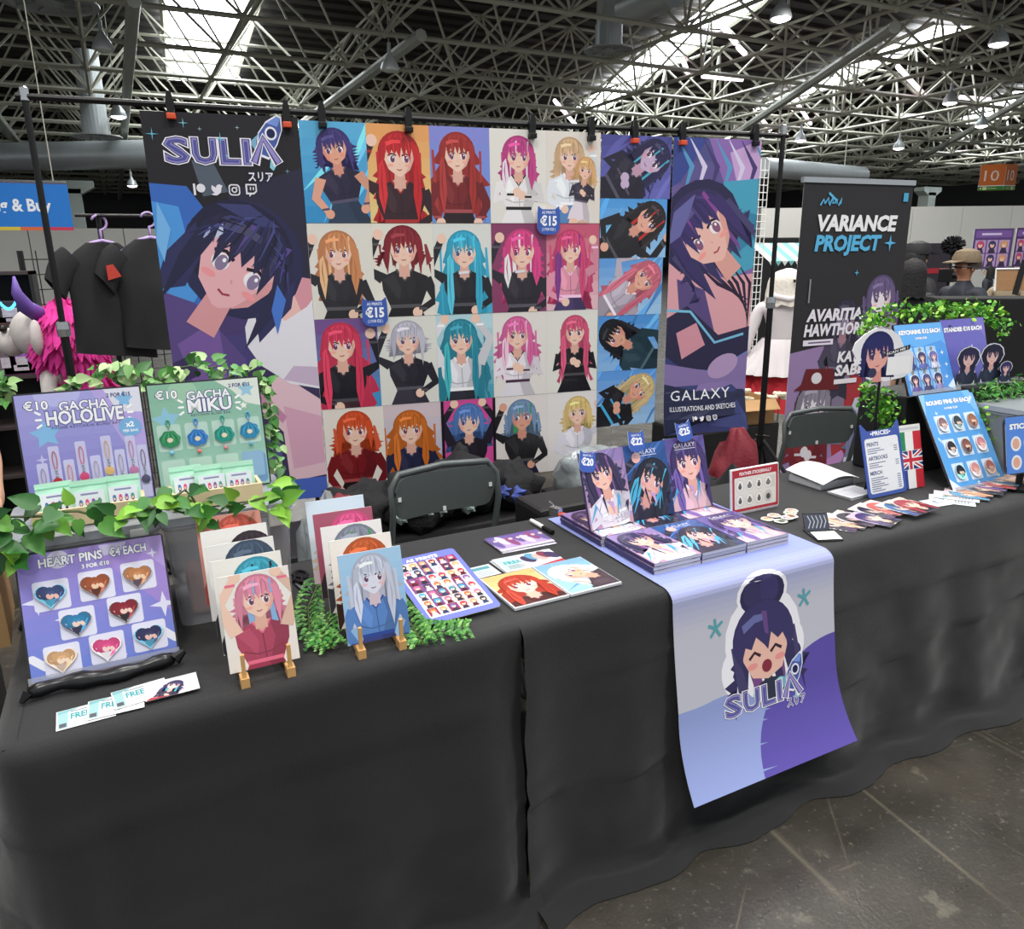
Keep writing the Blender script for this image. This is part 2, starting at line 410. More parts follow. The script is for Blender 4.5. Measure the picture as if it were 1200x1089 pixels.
# ------------------------------------------------------------------ the setting: hall floor, roof lattice, far walls
def floor_mat():
    m = bpy.data.materials.new('worn_concrete'); m.use_nodes = True; nt = m.node_tree; b = nt.nodes['Principled BSDF']; N = nt.nodes; L = nt.links
    tc = N.new('ShaderNodeTexCoord')
    def nz(scale, det=6, rough=.6):
        n = N.new('ShaderNodeTexNoise'); n.inputs['Scale'].default_value = scale; n.inputs['Detail'].default_value = det; n.inputs['Roughness'].default_value = rough
        L.new(tc.outputs['Object'], n.inputs['Vector']); return n
    def ramp(src, *st):
        r = N.new('ShaderNodeValToRGB'); e = r.color_ramp.elements
        e[0].position, e[0].color = st[0][0], (*lin(st[0][1]), 1); e[1].position, e[1].color = st[-1][0], (*lin(st[-1][1]), 1)
        for p, c in st[1:-1]: q = e.new(p); q.color = (*lin(c), 1)
        L.new(src, r.inputs[0]); return r
    def mixc(f, c1, c2):
        x = N.new('ShaderNodeMix'); x.data_type = 'RGBA'; L.new(f, x.inputs[0]) if not isinstance(f, float) else None
        for s, i in ((c1, 6), (c2, 7)):
            if isinstance(s, str): x.inputs[i].default_value = (*lin(s), 1)
            else: L.new(s, x.inputs[i])
        return x
    def mul(a_, b_):
        x = N.new('ShaderNodeMath'); x.operation = 'MULTIPLY'; L.new(a_, x.inputs[0]); L.new(b_, x.inputs[1]); return x.outputs[0]
    base = ramp(nz(2.2).outputs[0], (.3, '28241f'), (.5, '38342e'), (.72, '484238'))
    spec = ramp(nz(55, 3).outputs[0], (.60, '000000'), (.72, 'ffffff'))
    blot = ramp(nz(7, 5, .7).outputs[0], (.60, '000000'), (.66, 'ffffff'))
    def scratch(scale, wd, seed, msk):
        mp = N.new('ShaderNodeMapping'); mp.inputs['Location'].default_value = (seed*3.1, seed*1.7, 0); mp.inputs['Rotation'].default_value = (0, 0, seed); mp.inputs['Scale'].default_value = (1, .45, 1)
        n0 = N.new('ShaderNodeTexNoise'); n0.inputs['Scale'].default_value = 3
        L.new(tc.outputs['Object'], mp.inputs['Vector'])
        v = N.new('ShaderNodeTexVoronoi'); v.feature = 'DISTANCE_TO_EDGE'; v.inputs['Scale'].default_value = scale; L.new(mp.outputs[0], v.inputs['Vector'])
        r = ramp(v.outputs['Distance'], (0, 'ffffff'), (wd, '000000')); k = ramp(nz(msk, 2).outputs[0], (.47, '000000'), (.6, 'ffffff'))
        return mul(r.outputs[0], k.outputs[0])
    c = mixc(spec.outputs[0], base.outputs[0], '5d574c')
    c = mixc(mul(blot.outputs[0], nz(40).outputs[0]), c.outputs[2], '6f6a5c')
    for sc_, wd, sd, mk, cc in ((1.1, .007, .4, 1.3, '5e584b'), (.7, .006, 1.3, .9, '6e685a'), (2.3, .006, 2.2, 2, '565043'), (.5, .01, .9, .8, '15130f'), (4.1, .008, 3.1, 3, '5a5346')):
        c = mixc(scratch(sc_, wd, sd, mk), c.outputs[2], cc)
    L.new(c.outputs[2], b.inputs['Base Color'])
    rr = ramp(nz(5).outputs[0], (.3, '868686'), (.7, 'b8b8b8')); L.new(rr.outputs[0], b.inputs['Roughness'])
    bp = N.new('ShaderNodeBump'); bp.inputs['Strength'].default_value = .25; bp.inputs['Distance'].default_value = .005
    L.new(nz(90).outputs[0], bp.inputs['Height']); L.new(bp.outputs[0], b.inputs['Normal'])
    return m
tag(MB().box(-60, -25, -.2, 110, 110, 0).build('floor', floor_mat()), 'dark worn concrete hall floor with scratches', kind='structure')

M_BAR = mat('painted_steel', 'b9b8a8', .5, 0, .12, 3)
M_BAR2 = mat('galvanised_tube', 'b4b6ac', .45, .1, .1, 3)
M_DECK = mat('roof_deck', '3a3633', .8, 0, .25, .6)
M_DUCT = mat('duct_metal', 'c2c8ca', .4, .35, .1, 2)
M_WHITE = mat('white_panel', 'dcdcd6', .6, 0, .03, 2)
M_LAMP = mat('lamp_glow', 'fff0f4', .5, emit=9)
ceil = tag(empty('ceiling'), 'dark corrugated hall roof carried by a steel lattice', kind='structure')
dk_ = MB()
for i in range(90):      # corrugated deck, ribs along x
    y = 4+i*1.1
    dk_.box(-60, y, 11.2, 110, y+.55, 11.4); dk_.box(-60, y+.55, 11.35, 110, y+1.1, 11.5)
dk_.build('deck', M_DECK, ceil)
def bar(mb, a_, b_, r): mb.tube([a_, b_], r, 4, cap=False)
MOD, ZL, ZU = 3.9, 7.9, 10.5
def seen(x, y):
    d = hypot(x, y); az = math.degrees(atan2(x, y)); return 13 < d < 88 and -24 < az < 74
for j in range(2, 22):
    y = j*MOD; mb = MB(); any_ = False
    for i in range(-9, 24):
        x = i*MOD
        if not seen(x, y): continue
        any_ = True; r = .040+.0006*hypot(x, y)
        n00, n10, n01 = (x, y, ZL), (x+MOD, y, ZL), (x, y+MOD, ZL); c = (x+MOD/2, y+MOD/2, ZU)
        bar(mb, n00, n10, r*1.3); bar(mb, n00, n01, r*1.2)
        bar(mb, c, (c[0]+MOD, c[1], ZU), r); bar(mb, c, (c[0], c[1]+MOD, ZU), r)
        for q in (n00, n10, n01, (x+MOD, y+MOD, ZL)): bar(mb, q, c, r*.8)
        mb.ball(n00, r*2.2, n=6, m=4)
    if any_: mb.build('truss', M_BAR, ceil)
# heavier tubes under the lattice
for (p0, p1, r) in (((1.2, 22, 7.6), (1.2, 86, 7.6), .17), ((8.4, 22, 7.6), (8.4, 86, 7.6), .17), ((-3.6, 22, 7.6), (-3.6, 86, 7.6), .17), ((20, 16, 7.6), (60, 86, 7.6), .17), ((26, 12, 7.7), (74, 62, 7.7), .15)):
    MB().tube([p0, p1], r, 8).build('beam', M_BAR2, ceil)
# daylight strips in the roof
M_SKY = mat('roof_skylight', 'f4fbff', .4, var=.02, emit=11)
def strip(p, q, wd):
    a_, b_ = atz(*p, 10.9), atz(*q, 10.9); d = (b_-a_).normalized(); n = Vector((-d.y, d.x, 0))
    g = MB(); k = max(2, int((b_-a_).length/4))
    sk = empty('skylight', parent=ceil)
    for i in range(k):
        u, v = a_.lerp(b_, i/k), a_.lerp(b_, (i+.94)/k)
        MB().add([u-n*wd/2, v-n*wd/2, v+n*wd/2, u+n*wd/2], [(0, 1, 2, 3)]).build('pane', M_SKY, sk)
    MB().tube([a_-n*wd/2, b_-n*wd/2], .1, 4).tube([a_+n*wd/2, b_+n*wd/2], .1, 4).build('frame', M_BAR, sk)
strip((690, 128), (880, -10), 2.2); strip((895, 128), (1120, 28), 2.0); strip((1140, 140), (1215, 105), 2.6)
strip((236, 96), (252, -30), 3.4)
# roof services
def diffuser(px, py, z, rad, label):
    c = atz(px, py, z); o = empty('ceiling_diffuser', c, label=label, cat='air vent', group='round air vents under the hall roof')
    MB().lathe([(rad*.55, .75), (rad*.55, .1), (rad, .04), (rad, 0), (rad*.86, 0), (rad*.8, .06), (rad*.5, .06)], 24).build('ring', M_DUCT, o)
    MB().lathe([(rad*.3, .05), (rad*.3, -.01), (rad*.1, -.03)], 16).build('hub', M_DUCT, o)
    for k in range(10):
        q = 2*pi*k/10; MB().box(rad*.3, -.015, -.005, rad*.84, .015, .05, Matrix.Rotation(q, 4, 'Z')).build('vane', M_DUCT, o)
    MB().lathe([(rad*.5, 3.2), (rad*.5, .6)], 20).build('duct', M_DUCT, o)
diffuser(58, 4, 8.0, 1.15, 'round grey air vent at the top left, near the skylight')
diffuser(114, 161, 6.6, .95, 'round grey air vent above the hanging black shirts')
diffuser(713, 60, 8.0, .8, 'round grey air vent under the bright ceiling strip')
diffuser(600, -60, 8.0, .8, 'round grey air vent beyond the top of the view') if 0 else None
def lamp(px, py, z, label, on=True, k=.72):
    c = atz(px, py, z); o = empty('pendant_lamp', c, label=label, cat='lamp', group='pendant lamps hanging from the hall roof')
    MB().lathe([(.1*k, .62*k), (.14*k, .5*k), (.3*k, .3*k), (.38*k, .06*k), (.38*k, 0)], 18).build('shade', M_DUCT, o, smooth='auto')
    MB().lathe([(.08*k, 1.0*k), (.08*k, .62*k)], 10).build('ballast', M_DUCT, o)
    MB().lathe([(.33*k, .02), (.33*k, -.02), (.15*k, -.07)], 14).build('bulb', M_LAMP if on else mat('lamp_off', 'd8e0d8', .3), o)
    MB().tube([(0, 0, 1.0*k), (0, 0, 11.3-z)], .015, 5).build('cable', M_BAR, o)
for px, py, z, on, t in ((121, 58, 7.2, 0, 'unlit pendant lamp between the skylight and a round vent'), (457, 82, 7.0, 0, 'unlit pendant lamp above the red-haired prints'),
                    (139, 137, 6.6, 1, 'lit pendant lamp just above the black banner corner'), (155, 218, 5.6, 1, 'small lit lamp above the hanging shirts'),
                    (915, 22, 7.4, 1, 'lit pendant lamp at the top beside the ceiling strip'), (1170, 52, 7.4, 1, 'lit pendant lamp in the top right corner'),
                    (938, 165, 6.8, 1, 'lit pendant lamp right of the black backdrop pole'), (1053, 174, 6.6, 1, 'lit pendant lamp above the tall dark roll-up banner'),
                    (1113, 121, 7.2, 1, 'lit pendant lamp left of the orange number sign'), (1150, 148, 7.0, 1, 'lit lamp just above the orange number sign')):
    lamp(px, py, z, t, on)
# fluorescent tubes fixed along the lattice
M_TUBE = mat('tube_glow', 'ffe9f6', .5, emit=3)
for i, (p, q) in enumerate((((840, 22), (862, 50)), ((865, 55), (873, 63)), ((823, 89), (870, 93)), ((885, 131), (903, 152)), ((1050, 135), (1082, 136)), ((1125, 114), (1160, 117)), ((930, 115), (950, 145)), ((1052, 78), (1082, 110)), ((650, 118), (676, 148)), ((800, 70), (806, 85)), ((1100, 180), (1150, 176)))):
    a_, b_ = atz(*p, 8.3), atz(*q, 8.3)
    tag(MB().tube([a_, b_], .09, 6).build('tube_light', M_TUBE), ('slanted glowing tube left of the top right lamp', 'short glowing tube below the slanted one', 'level glowing tube above the purple banner', 'slanted glowing tube above the backdrop pole', 'level glowing tube above the roll-up banner', 'level glowing tube in the top right corner', 'slanted glowing tube right of the backdrop pole top', 'slanted glowing tube under the second daylight strip', 'slanted glowing tube above the landscape prints', 'short glowing tube under the first daylight strip', 'level glowing tube left of the orange number sign')[i], 'light', 'fluorescent tubes in the roof lattice')
# big round air ducts
g1 = MB().tube([atz(-30, 185, 6.4), atz(205, 180, 6.4)], .62, 20); tag(g1.build('air_duct', M_DUCT, smooth='auto'), 'long silver round air duct left of the black banner', 'duct')
g1 = MB().tube([atz(735, 10, 8.9), atz(790, -14, 8.9)], .5, 20); tag(g1.build('air_duct', M_DUCT, smooth='auto'), 'short silver round duct at the top edge above the banners', 'duct')
g1 = MB().tube([atz(893, 196, 6.0), atz(1010, 206, 6.0)], .5, 20); o_ = tag(g1.build('air_duct', M_DUCT, smooth='auto'), 'silver round air duct above the tall dark roll-up banner', 'duct')
for t_ in (.2, .8): q_ = atz(893, 196, 6.0).lerp(atz(1010, 206, 6.0), t_); MB().tube([q_, (q_.x, q_.y, 11.3)], .03, 5).build('hanger', M_BAR, o_)
# pillars
def pillar(px, pytop, Y, name, hw=.45):
    c = at(px, pytop, Y); x, z = c.x, c.z
    o = tag(empty(name, (x, Y, 0)), 'pale concrete hall pillar', kind='structure')
    MB().box(-hw, -hw, 0, hw, hw, z).build('shaft', mat('pale_concrete', 'a9b3ae', .7, 0, .06, 2), o)
    MB().prism([(-2.4*hw, z+.9*hw), (2.4*hw, z+.9*hw), (2.4*hw, z+.1), (1.1*hw, z-.5*hw), (-1.1*hw, z-.5*hw), (-2.4*hw, z+.1)], -hw, hw).build('cap', _mats['pale_concrete'], o)
pillar(83, 222, 44, 'pillar_1', .42); pillar(1087, 226, 40, 'pillar_2', .42)
# far walls: dark band with white shell-scheme panels in front
def wall(name, pts, z0, z1, m, label, panels=0):
    o = tag(empty(name), label, kind='structure')
    n = len(pts)
    for i in range(n-1):
        a_, b_ = Vector((*pts[i], 0)), Vector((*pts[i+1], 0)); k = panels or 1
        for j in range(k):
            u, v = a_.lerp(b_, j/k), a_.lerp(b_, (j+(.99 if panels else 1))/k); d = (v-u).normalized(); nn = Vector((-d.y, d.x, 0))*.1
            MB().add([u-nn+Vector((0,0,z0)), v-nn+Vector((0,0,z0)), v+nn+Vector((0,0,z0)), u+nn+Vector((0,0,z0)), u-nn+Vector((0,0,z1)), v-nn+Vector((0,0,z1)), v+nn+Vector((0,0,z1)), u+nn+Vector((0,0,z1))],
                     [(0,3,2,1),(4,5,6,7),(0,1,5,4),(1,2,6,5),(2,3,7,6),(3,0,4,7)]).build('panel' if panels else 'sheet', m, o)
wall('wall_far', [(-45, 88), (60, 92), (100, 58)], 0, 11.5, mat('dark_wall', '48484a', .8, 0, .1, 1), 'dark far wall of the hall')
wall('wall_left', [(-8, 30), (3.2, 30.5), (16, 30)], 0, 2.75, M_WHITE, 'white partition panels behind the hanging shirts', 4)
wall('wall_right', [(17, 17.5), (24, 14.5), (36, 9)], 0, 2.9, M_WHITE, 'white partition panels beyond the people', 5)
# ------------------------------------------------------------------ tables under black cloths, and the runner
T = .74                                   # table top height
XL, XS, XR, YF, YB = -.31, .772, 3.55, 1.515, 2.2
M_CLOTH = mat('black_cloth', '0f0f11', .85, 0, .2, 12, .3, 420, sheen=.2)
def cloth(name, x0, x1, label, left=False, right=False, seed=0):
    """one black cloth: flat top, front drop with folds, hem lying on the floor"""
    V, Fc = [], []
    def nz(x, y, s): return noise.noise(Vector((x*s+seed*9, y*s, seed*3.3)))
    nx, ny = int((x1-x0)/.03), 18
    idx = {}
    for j in range(ny+1):
        for i in range(nx+1):
            x, y = x0+(x1-x0)*i/nx, YF+.02+(YB-YF-.02)*j/ny
            idx[i, j] = len(V); V.append((x, y, T-.001+.0007*nz(x, y, 9)))
    for j in range(ny):
        for i in range(nx): Fc.append((idx[i, j], idx[i+1, j], idx[i+1, j+1], idx[i, j+1]))
    # path of the edge: (left side back to front,) front
    P = []
    rc = .05
    if left:
        P += [(x0, YB-(YB-YF-rc)*k/16, -1, 0) for k in range(16)]
        P += [(x0+rc-rc*cos(q), YF+rc-rc*sin(q), -cos(q), -sin(q)) for q in [pi/2*k/8 for k in range(9)]]
    else: P.append((x0, YF, 0, -1))
    a0 = P[-1][0]; n = int((x1-a0)/.022)
    P += [(a0+(x1-a0)*k/n, YF, 0, -1) for k in range(1, n+1)]
    if right: P += [(x1, YF+(YB-YF)*k/16, 1, 0) for k in range(1, 17)]
    prof = [(-.022, -.001), (0, .0), (.012, .006), (.022, .02)]+[(.024, .02+t*.70/26) for t in range(1, 27)]
    rows = []; acc = 0
    for i, (x, y, dx, dy) in enumerate(P):
        if i: acc += hypot(x-P[i-1][0], y-P[i-1][1])
        row = []
        corner = max(0, 1-abs(acc-(YB-YF))/.22) if left else 0
        seam = math.exp(-((x-x0)/.07)**2) if (not left and dy) else (math.exp(-((x-x1)/.06)**2) if dy else 0)
        for k, (o, dz) in enumerate(prof):
            t = max(0, dz/.72)
            fo = .016*sin(acc*15+2*nz(acc, 0, 2)+seed)*t**1.2+.036*nz(acc, t*.5, 2.6)*t+.018*nz(acc, t*1.5, 6)*t**.7
            fo += corner*(.07*sin(acc*34+1)*t+.05*t)
            fo += .011*math.exp(-((dz-.17+.05*nz(acc, 1, 1.2))/.014)**2)+.014*math.exp(-((dz-.43-.16*nz(acc, 2, .8))/.012)**2)+.005*nz(acc, t, 16)*t
            out = o+.05*t**1.5+fo+(.045*t**.6*seam if not left else -.05*t**.6*seam)
            x_, y_ = x, y
            if dy and not left: x_ = x-.03*t*math.exp(-((x-x0)/.1)**2) if name != 'x' else x
            row.append((x_+dx*out, y_+dy*out, max(.012, T-dz)))
        ox, oy, oz = row[-1]
        for e, z in ((.02, .008), (.05, .02+.012*nz(acc, 5, 5)), (.085+.03*nz(acc, 7, 3), .022+.01*nz(acc, 6, 4)), (.115+.04*nz(acc, 7, 3), .003)):
            row.append((ox+dx*e, oy+dy*e, max(.003, z)))
        b = len(V); V.extend(row); rows.append(b)
    K = len(prof)+4
    for i in range(len(rows)-1):
        for k in range(K-1): Fc.append((rows[i]+k, rows[i]+k+1, rows[i+1]+k+1, rows[i+1]+k))
    # back drop so the table is closed behind
    b = len(V); V += [(x0, YB, T), (x1, YB, T), (x1, YB+.02, .25), (x0, YB+.02, .25)]; Fc.append((b, b+1, b+2, b+3))
    mb = MB(); mb.v, mb.f = V, Fc
    return tag(mb.build(name, M_CLOTH, smooth=True), label, 'tablecloth', 'black cloths over the sales tables')
cloth('tablecloth', XL, XS, 'black cloth over the near table, with the heart pins board and easels', left=True, seed=1)
cloth('tablecloth', XS, XR, 'black cloth over the long table that carries the white runner', right=True, seed=4)

def fab_logo(a, x, y, w, fill0='54589c', fill1='9a8fd0', edge='f2f0fa', dark='1d2350'):
    """SULIA lettering with the rocket; x,y lower left, w width"""
    h = w*.2
    a.push(x, y, 0, w)
    # rocket behind the last letters
    rk = [(.80, .10), (.83, .27), (.90, .36), (1.0, .42), (1.03, .405), (1.03, .30), (.98, .18), (.90, .06)]
    a.poly([(p[0]+(p[0]-.92)*.12, p[1]+(p[1]-.25)*.12) for p in rk], edge); a.poly(rk, '4a60a8'); a.poly([(.90, .36), (1.0, .42), (1.03, .405), (1.0, .33)], '7a9ae0')
    a.poly([(.74, .19), (.83, .27), (.80, .2), (.79, .1)], '7fb2cf'); a.ell(.935, .27, .055, .06, edge); a.ell(.935, .27, .038, .042, dark)
    a.poly([(.9, -.03), (.92, .08), (.97, .0), (.93, -.06)], '8fd0dc')
    for ch, cx, cw in (('S', 0, .2), ('U', .235, .2), ('L', .475, .165), ('I', .675, .055)):
        a.text(ch, cx-.022, -.0, .2, edge, .075, width=cw+.044); a.text(ch, cx-.008, 0, .2, dark, .045, width=cw+.016); a.text(ch, cx, 0, .2, fill1, .02, width=cw); a.text(ch, cx+.012, .004, .19, fill0, -.005, width=cw-.024)
    for c, wd in ((edge, .125), (dark, .085), (fill1, .055)):
        e = (.125-wd)/2*.4
        a.line([(.765, 0+e), (.86, .225), (.985, 0+e)], wd*.8, c)
    a.pop(); return a
def jp(a, x, y, w, c='f2f0fa', o=None):
    """three small Japanese letters"""
    if o: a.otext('スリア', x, y, w*.3, c, o, .05, .02, width=w)
    else: a.text('スリア', x, y, w*.3, c, .02, width=w)
    return a

# runner: lies on the top, falls over the front and curls out at the hem
RX0, RX1 = 1.222, 1.836; RW = RX1-RX0; TOPL = .68; DROP = .60
def runner():
    H = TOPL+DROP; a = Art(RW, H)
    a.rect(0, 0, RW, H, 'c6c6d2'); a.grad(0, DROP-.12, RW, DROP+.05, 'c6c6d2', '8f99d4', 9); a.rect(0, DROP+.05, RW, H, '8a95d2')
    # two hills of colour
    hl_ = [(RW-RW*i/20, .13+.135*sin(min(1, i/20*1.15)*pi*.62)) for i in range(21)]; a.layer += 1
    for i in range(20): a.poly([(hl_[i+1][0], 0), (hl_[i][0], 0), hl_[i], hl_[i+1]], '94a2d6', True)
    a.layer += 1
    hp_ = [(RW-.37*sin(q), -.06+.41*cos(q)) for q in [pi*.6*i/22 for i in range(23)]]
    for i in range(22): a.poly([(RW, -.06), hp_[i], hp_[i+1]], '5e50a8', True)
    # a plain drawn head with the hair tied up, as a sticker
    cx, cy = .325, .385
    a.push(cx, cy, .08, .098)
    W = 'f6f4fa'
    a.ell(0, .2, 1.5, 1.5, W); a.ell(.1, 1.55, 1.0, .75, W); a.ell(0, -1.0, .95, .75, W); a.ell(-1.2, -.6, .55, .75, W); a.ell(1.1, -.3, .5, .7, W)
    a.ell(.1, 1.52, .88, .62, '2c2a52'); a.ell(.35, 1.6, .4, .45, '3c3668'); a.ell(-.3, 1.62, .35, .4, '37325e')
    hairback(a, '35305c', .9, 1.42, random.Random(4), '7a4a86'); a.ell(0, -1.55, .62, .42, '2d3348'); a.ell(-.4, -1.5, .25, .2, '8fd0d8'); a.ell(.45, -1.45, .22, .2, '8fd0d8')
    a.poly([(-.86, .45), (-.88, -.35), (-.6, -.95), (0, -1.15), (.6, -.95), (.88, -.35), (.86, .45)], 'f0bfae')
    a.line([(-.65, -.36), (-.42, -.2), (-.2, -.36)], .1, '3a2030'); a.line([(.2, -.36), (.42, -.2), (.65, -.36)], .1, '3a2030')
    a.ell(0, -.74, .2, .2, '8a2c40'); a.ell(-.55, -.6, .2, .1, 'ee9a96'); a.ell(.55, -.6, .2, .1, 'ee9a96')
    fr = [(1.2*cos(R(q)), 1.2*sin(R(q))+.1) for q in range(-10, 191, 12)]
    a.poly(fr+[(-1.0, -.5), (-.74, .05), (-.52, -.08), (-.3, .25), (-.02, -.05), (.12, -.25), (.3, .25), (.55, -.02), (.75, .1), (1.0, -.5)], '3b3566')
    a.poly([(-.8, .75), (-.3, .95), (.1, .9), (.1, .7), (-.3, .7), (-.75, .5)], '6a70a8'); a.poly([(.0, 1.0), (.2, .95), (.2, .2), (.05, .3)], '6a4a86')
    for x, y in ((-1.75, 1.0), (1.75, .9)):
        for q in (.5, 1.6, 2.6, 3.9, 5.2): a.line([(x, y), (x+.3*cos(q), y+.3*sin(q))], .09, '5aa6b0')
    a.pop()
    fab_logo(a, .165, .195, .295); jp(a, .395, .165, .075, '4a4a86', 'f2f0fa')
    def fn(x, y, d):
        # y = 0 at the hem; arc length runs up the drop and over the edge to the back
        wv = .004*noise.noise(Vector((2, y*3, 1)))
        if y < DROP-.03:
            t = (DROP-.03-y)/(DROP-.03); out = .034+.05*t**1.5+.035*t+.05*max(0, t-.6)**2/.16
            xo = (x-RW/2)*(.0+.10*max(0, t-.55))+.01*t
            return (RX0+x+xo, YF-out-d+wv*t, T+.0035-.0352-(DROP-.03-y)*(1-.10*max(0, t-.6)))
        u = y-(DROP-.03); r = .044
        if u < r*pi/2:
            q = u/r; return (RX0+x, YF-.034+r-(r+d)*cos(q), T+.0035-r*.8+(r*.8+d)*sin(q))
        return (RX0+x, YF+.010+(u-r*pi/2), T+.0035+d)
    me = a.mesh('table_runner', VINYL, .0008, 'e8e8f0', strips=96, fn=fn, eps=3e-5)
    tag(place('table_runner', me), 'white and lavender runner with a drawn head and SULIA logo on black cloth', 'runner')
runner()

# ------------------------------------------------------------------ backdrop stand with its banners and prints
BA = Vector((.7657, 3.5067, 0)); BANG = atan2(-.136568, .9906307)
def bp(s, z, out=0):
    """point on the backdrop: s along, z up, out towards the viewer"""
    return BA+Vector((cos(BANG)*s+sin(BANG)*out, sin(BANG)*s-cos(BANG)*out, z))
M_BLK = mat('black_metal', '141416', .45, .3, .1, 20); M_CHR = mat('chrome', 'b9bcc0', .25, .9, .05)
st = empty('backdrop_stand', bp(-1.0, 0), label='black telescopic backdrop stand with two tripods and a crossbar', cat='stand')
def rel(p, o): return Vector(p)-o.location
for s in (-1.0, 2.46):
    top = rel(bp(s, 2.22), st); b0 = rel(bp(s, 0), st)
    MB().tube([b0+Vector((0, 0, .25)), b0+Vector((0, 0, 1.35))], .017, 10).build('pole', M_BLK, st)
    MB().tube([b0+Vector((0, 0, 1.35)), top], .0125, 10).build('pole', M_BLK, st)
    MB().lathe([(.024, 0), (.026, .03), (.024, .06)], 10).build('collar', M_CHR, st, b0+Vector((0, 0, 1.33)))
    MB().tube([(0, 0, .02), (.05, -.02, .02)], .006, 6).lathe([(.028, -.03), (.028, .03)], 10).build('hub', M_BLK, st, b0+Vector((0, 0, .58)))
    for k in range(3):
        q = 2*pi*k/3+.6
        MB().tube([(0, 0, .6), (.2*cos(q), .2*sin(q), .42), (.42*cos(q), .42*sin(q), .01)], .011, 6).build('leg', M_BLK, st, b0)
        MB().tube([(0, 0, .27), (.27*cos(q), .27*sin(q), .30)], .007, 6).build('brace', M_BLK, st, b0)
    MB().lathe([(.016, 0), (.016, .045), (.008, .05)], 10).build('cap', M_CHR, st, top)
MB().tube([rel(bp(-1.03, 2.235), st), rel(bp(.8, 2.215), st), rel(bp(2.49, 2.215), st)], .0125, 8).build('crossbar', M_BLK, st)

def soc(a, x, y, k, c='e8e6ee'):
    """four social icons in a row, each about k high"""
    a.rect(x, y, x+k*.2, y+k, c); a.ell(x+k*.66, y+k*.62, k*.38, k*.38, c)
    x += k*1.5
    a.poly([(x, y+.12*k), (x+.3*k, y+.2*k), (x+.12*k, y+.4*k), (x+.05*k, y+.62*k), (x+.12*k, y+.9*k), (x+.45*k, y+.68*k), (x+.55*k, y+.9*k), (x+.78*k, y+.98*k), (x+1.05*k, y+.85*k), (x+.93*k, y+.62*k), (x+.85*k, y+.25*k), (x+.5*k, y), (x+.2*k, y)], c)
    x += k*1.55
    a.rr(x, y, x+k, y+k, k*.28, c); a.rr(x+.11*k, y+.11*k, x+.89*k, y+.89*k, k*.2, '26242c'); a.ell(x+.5*k, y+.5*k, .26*k, .26*k, c); a.ell(x+.5*k, y+.5*k, .15*k, .15*k, '26242c'); a.ell(x+.73*k, y+.73*k, .06*k, .06*k, c)
    x += k*1.5
    a.poly([(x, y+.95*k), (x+.05*k, y+1.05*k), (x+1.0*k, y+1.05*k), (x+1.0*k, y+.38*k), (x+.72*k, y+.12*k), (x+.5*k, y+.12*k), (x+.28*k, y-.1*k), (x+.28*k, y+.12*k), (x, y+.12*k)], c)
    a.poly([(x+.15*k, y+.92*k), (x+.88*k, y+.92*k), (x+.88*k, y+.45*k), (x+.68*k, y+.28*k), (x+.15*k, y+.28*k)], '26242c'); a.rect(x+.38*k, y+.5*k, x+.48*k, y+.78*k, c); a.rect(x+.64*k, y+.5*k, x+.74*k, y+.78*k, c)
    return a
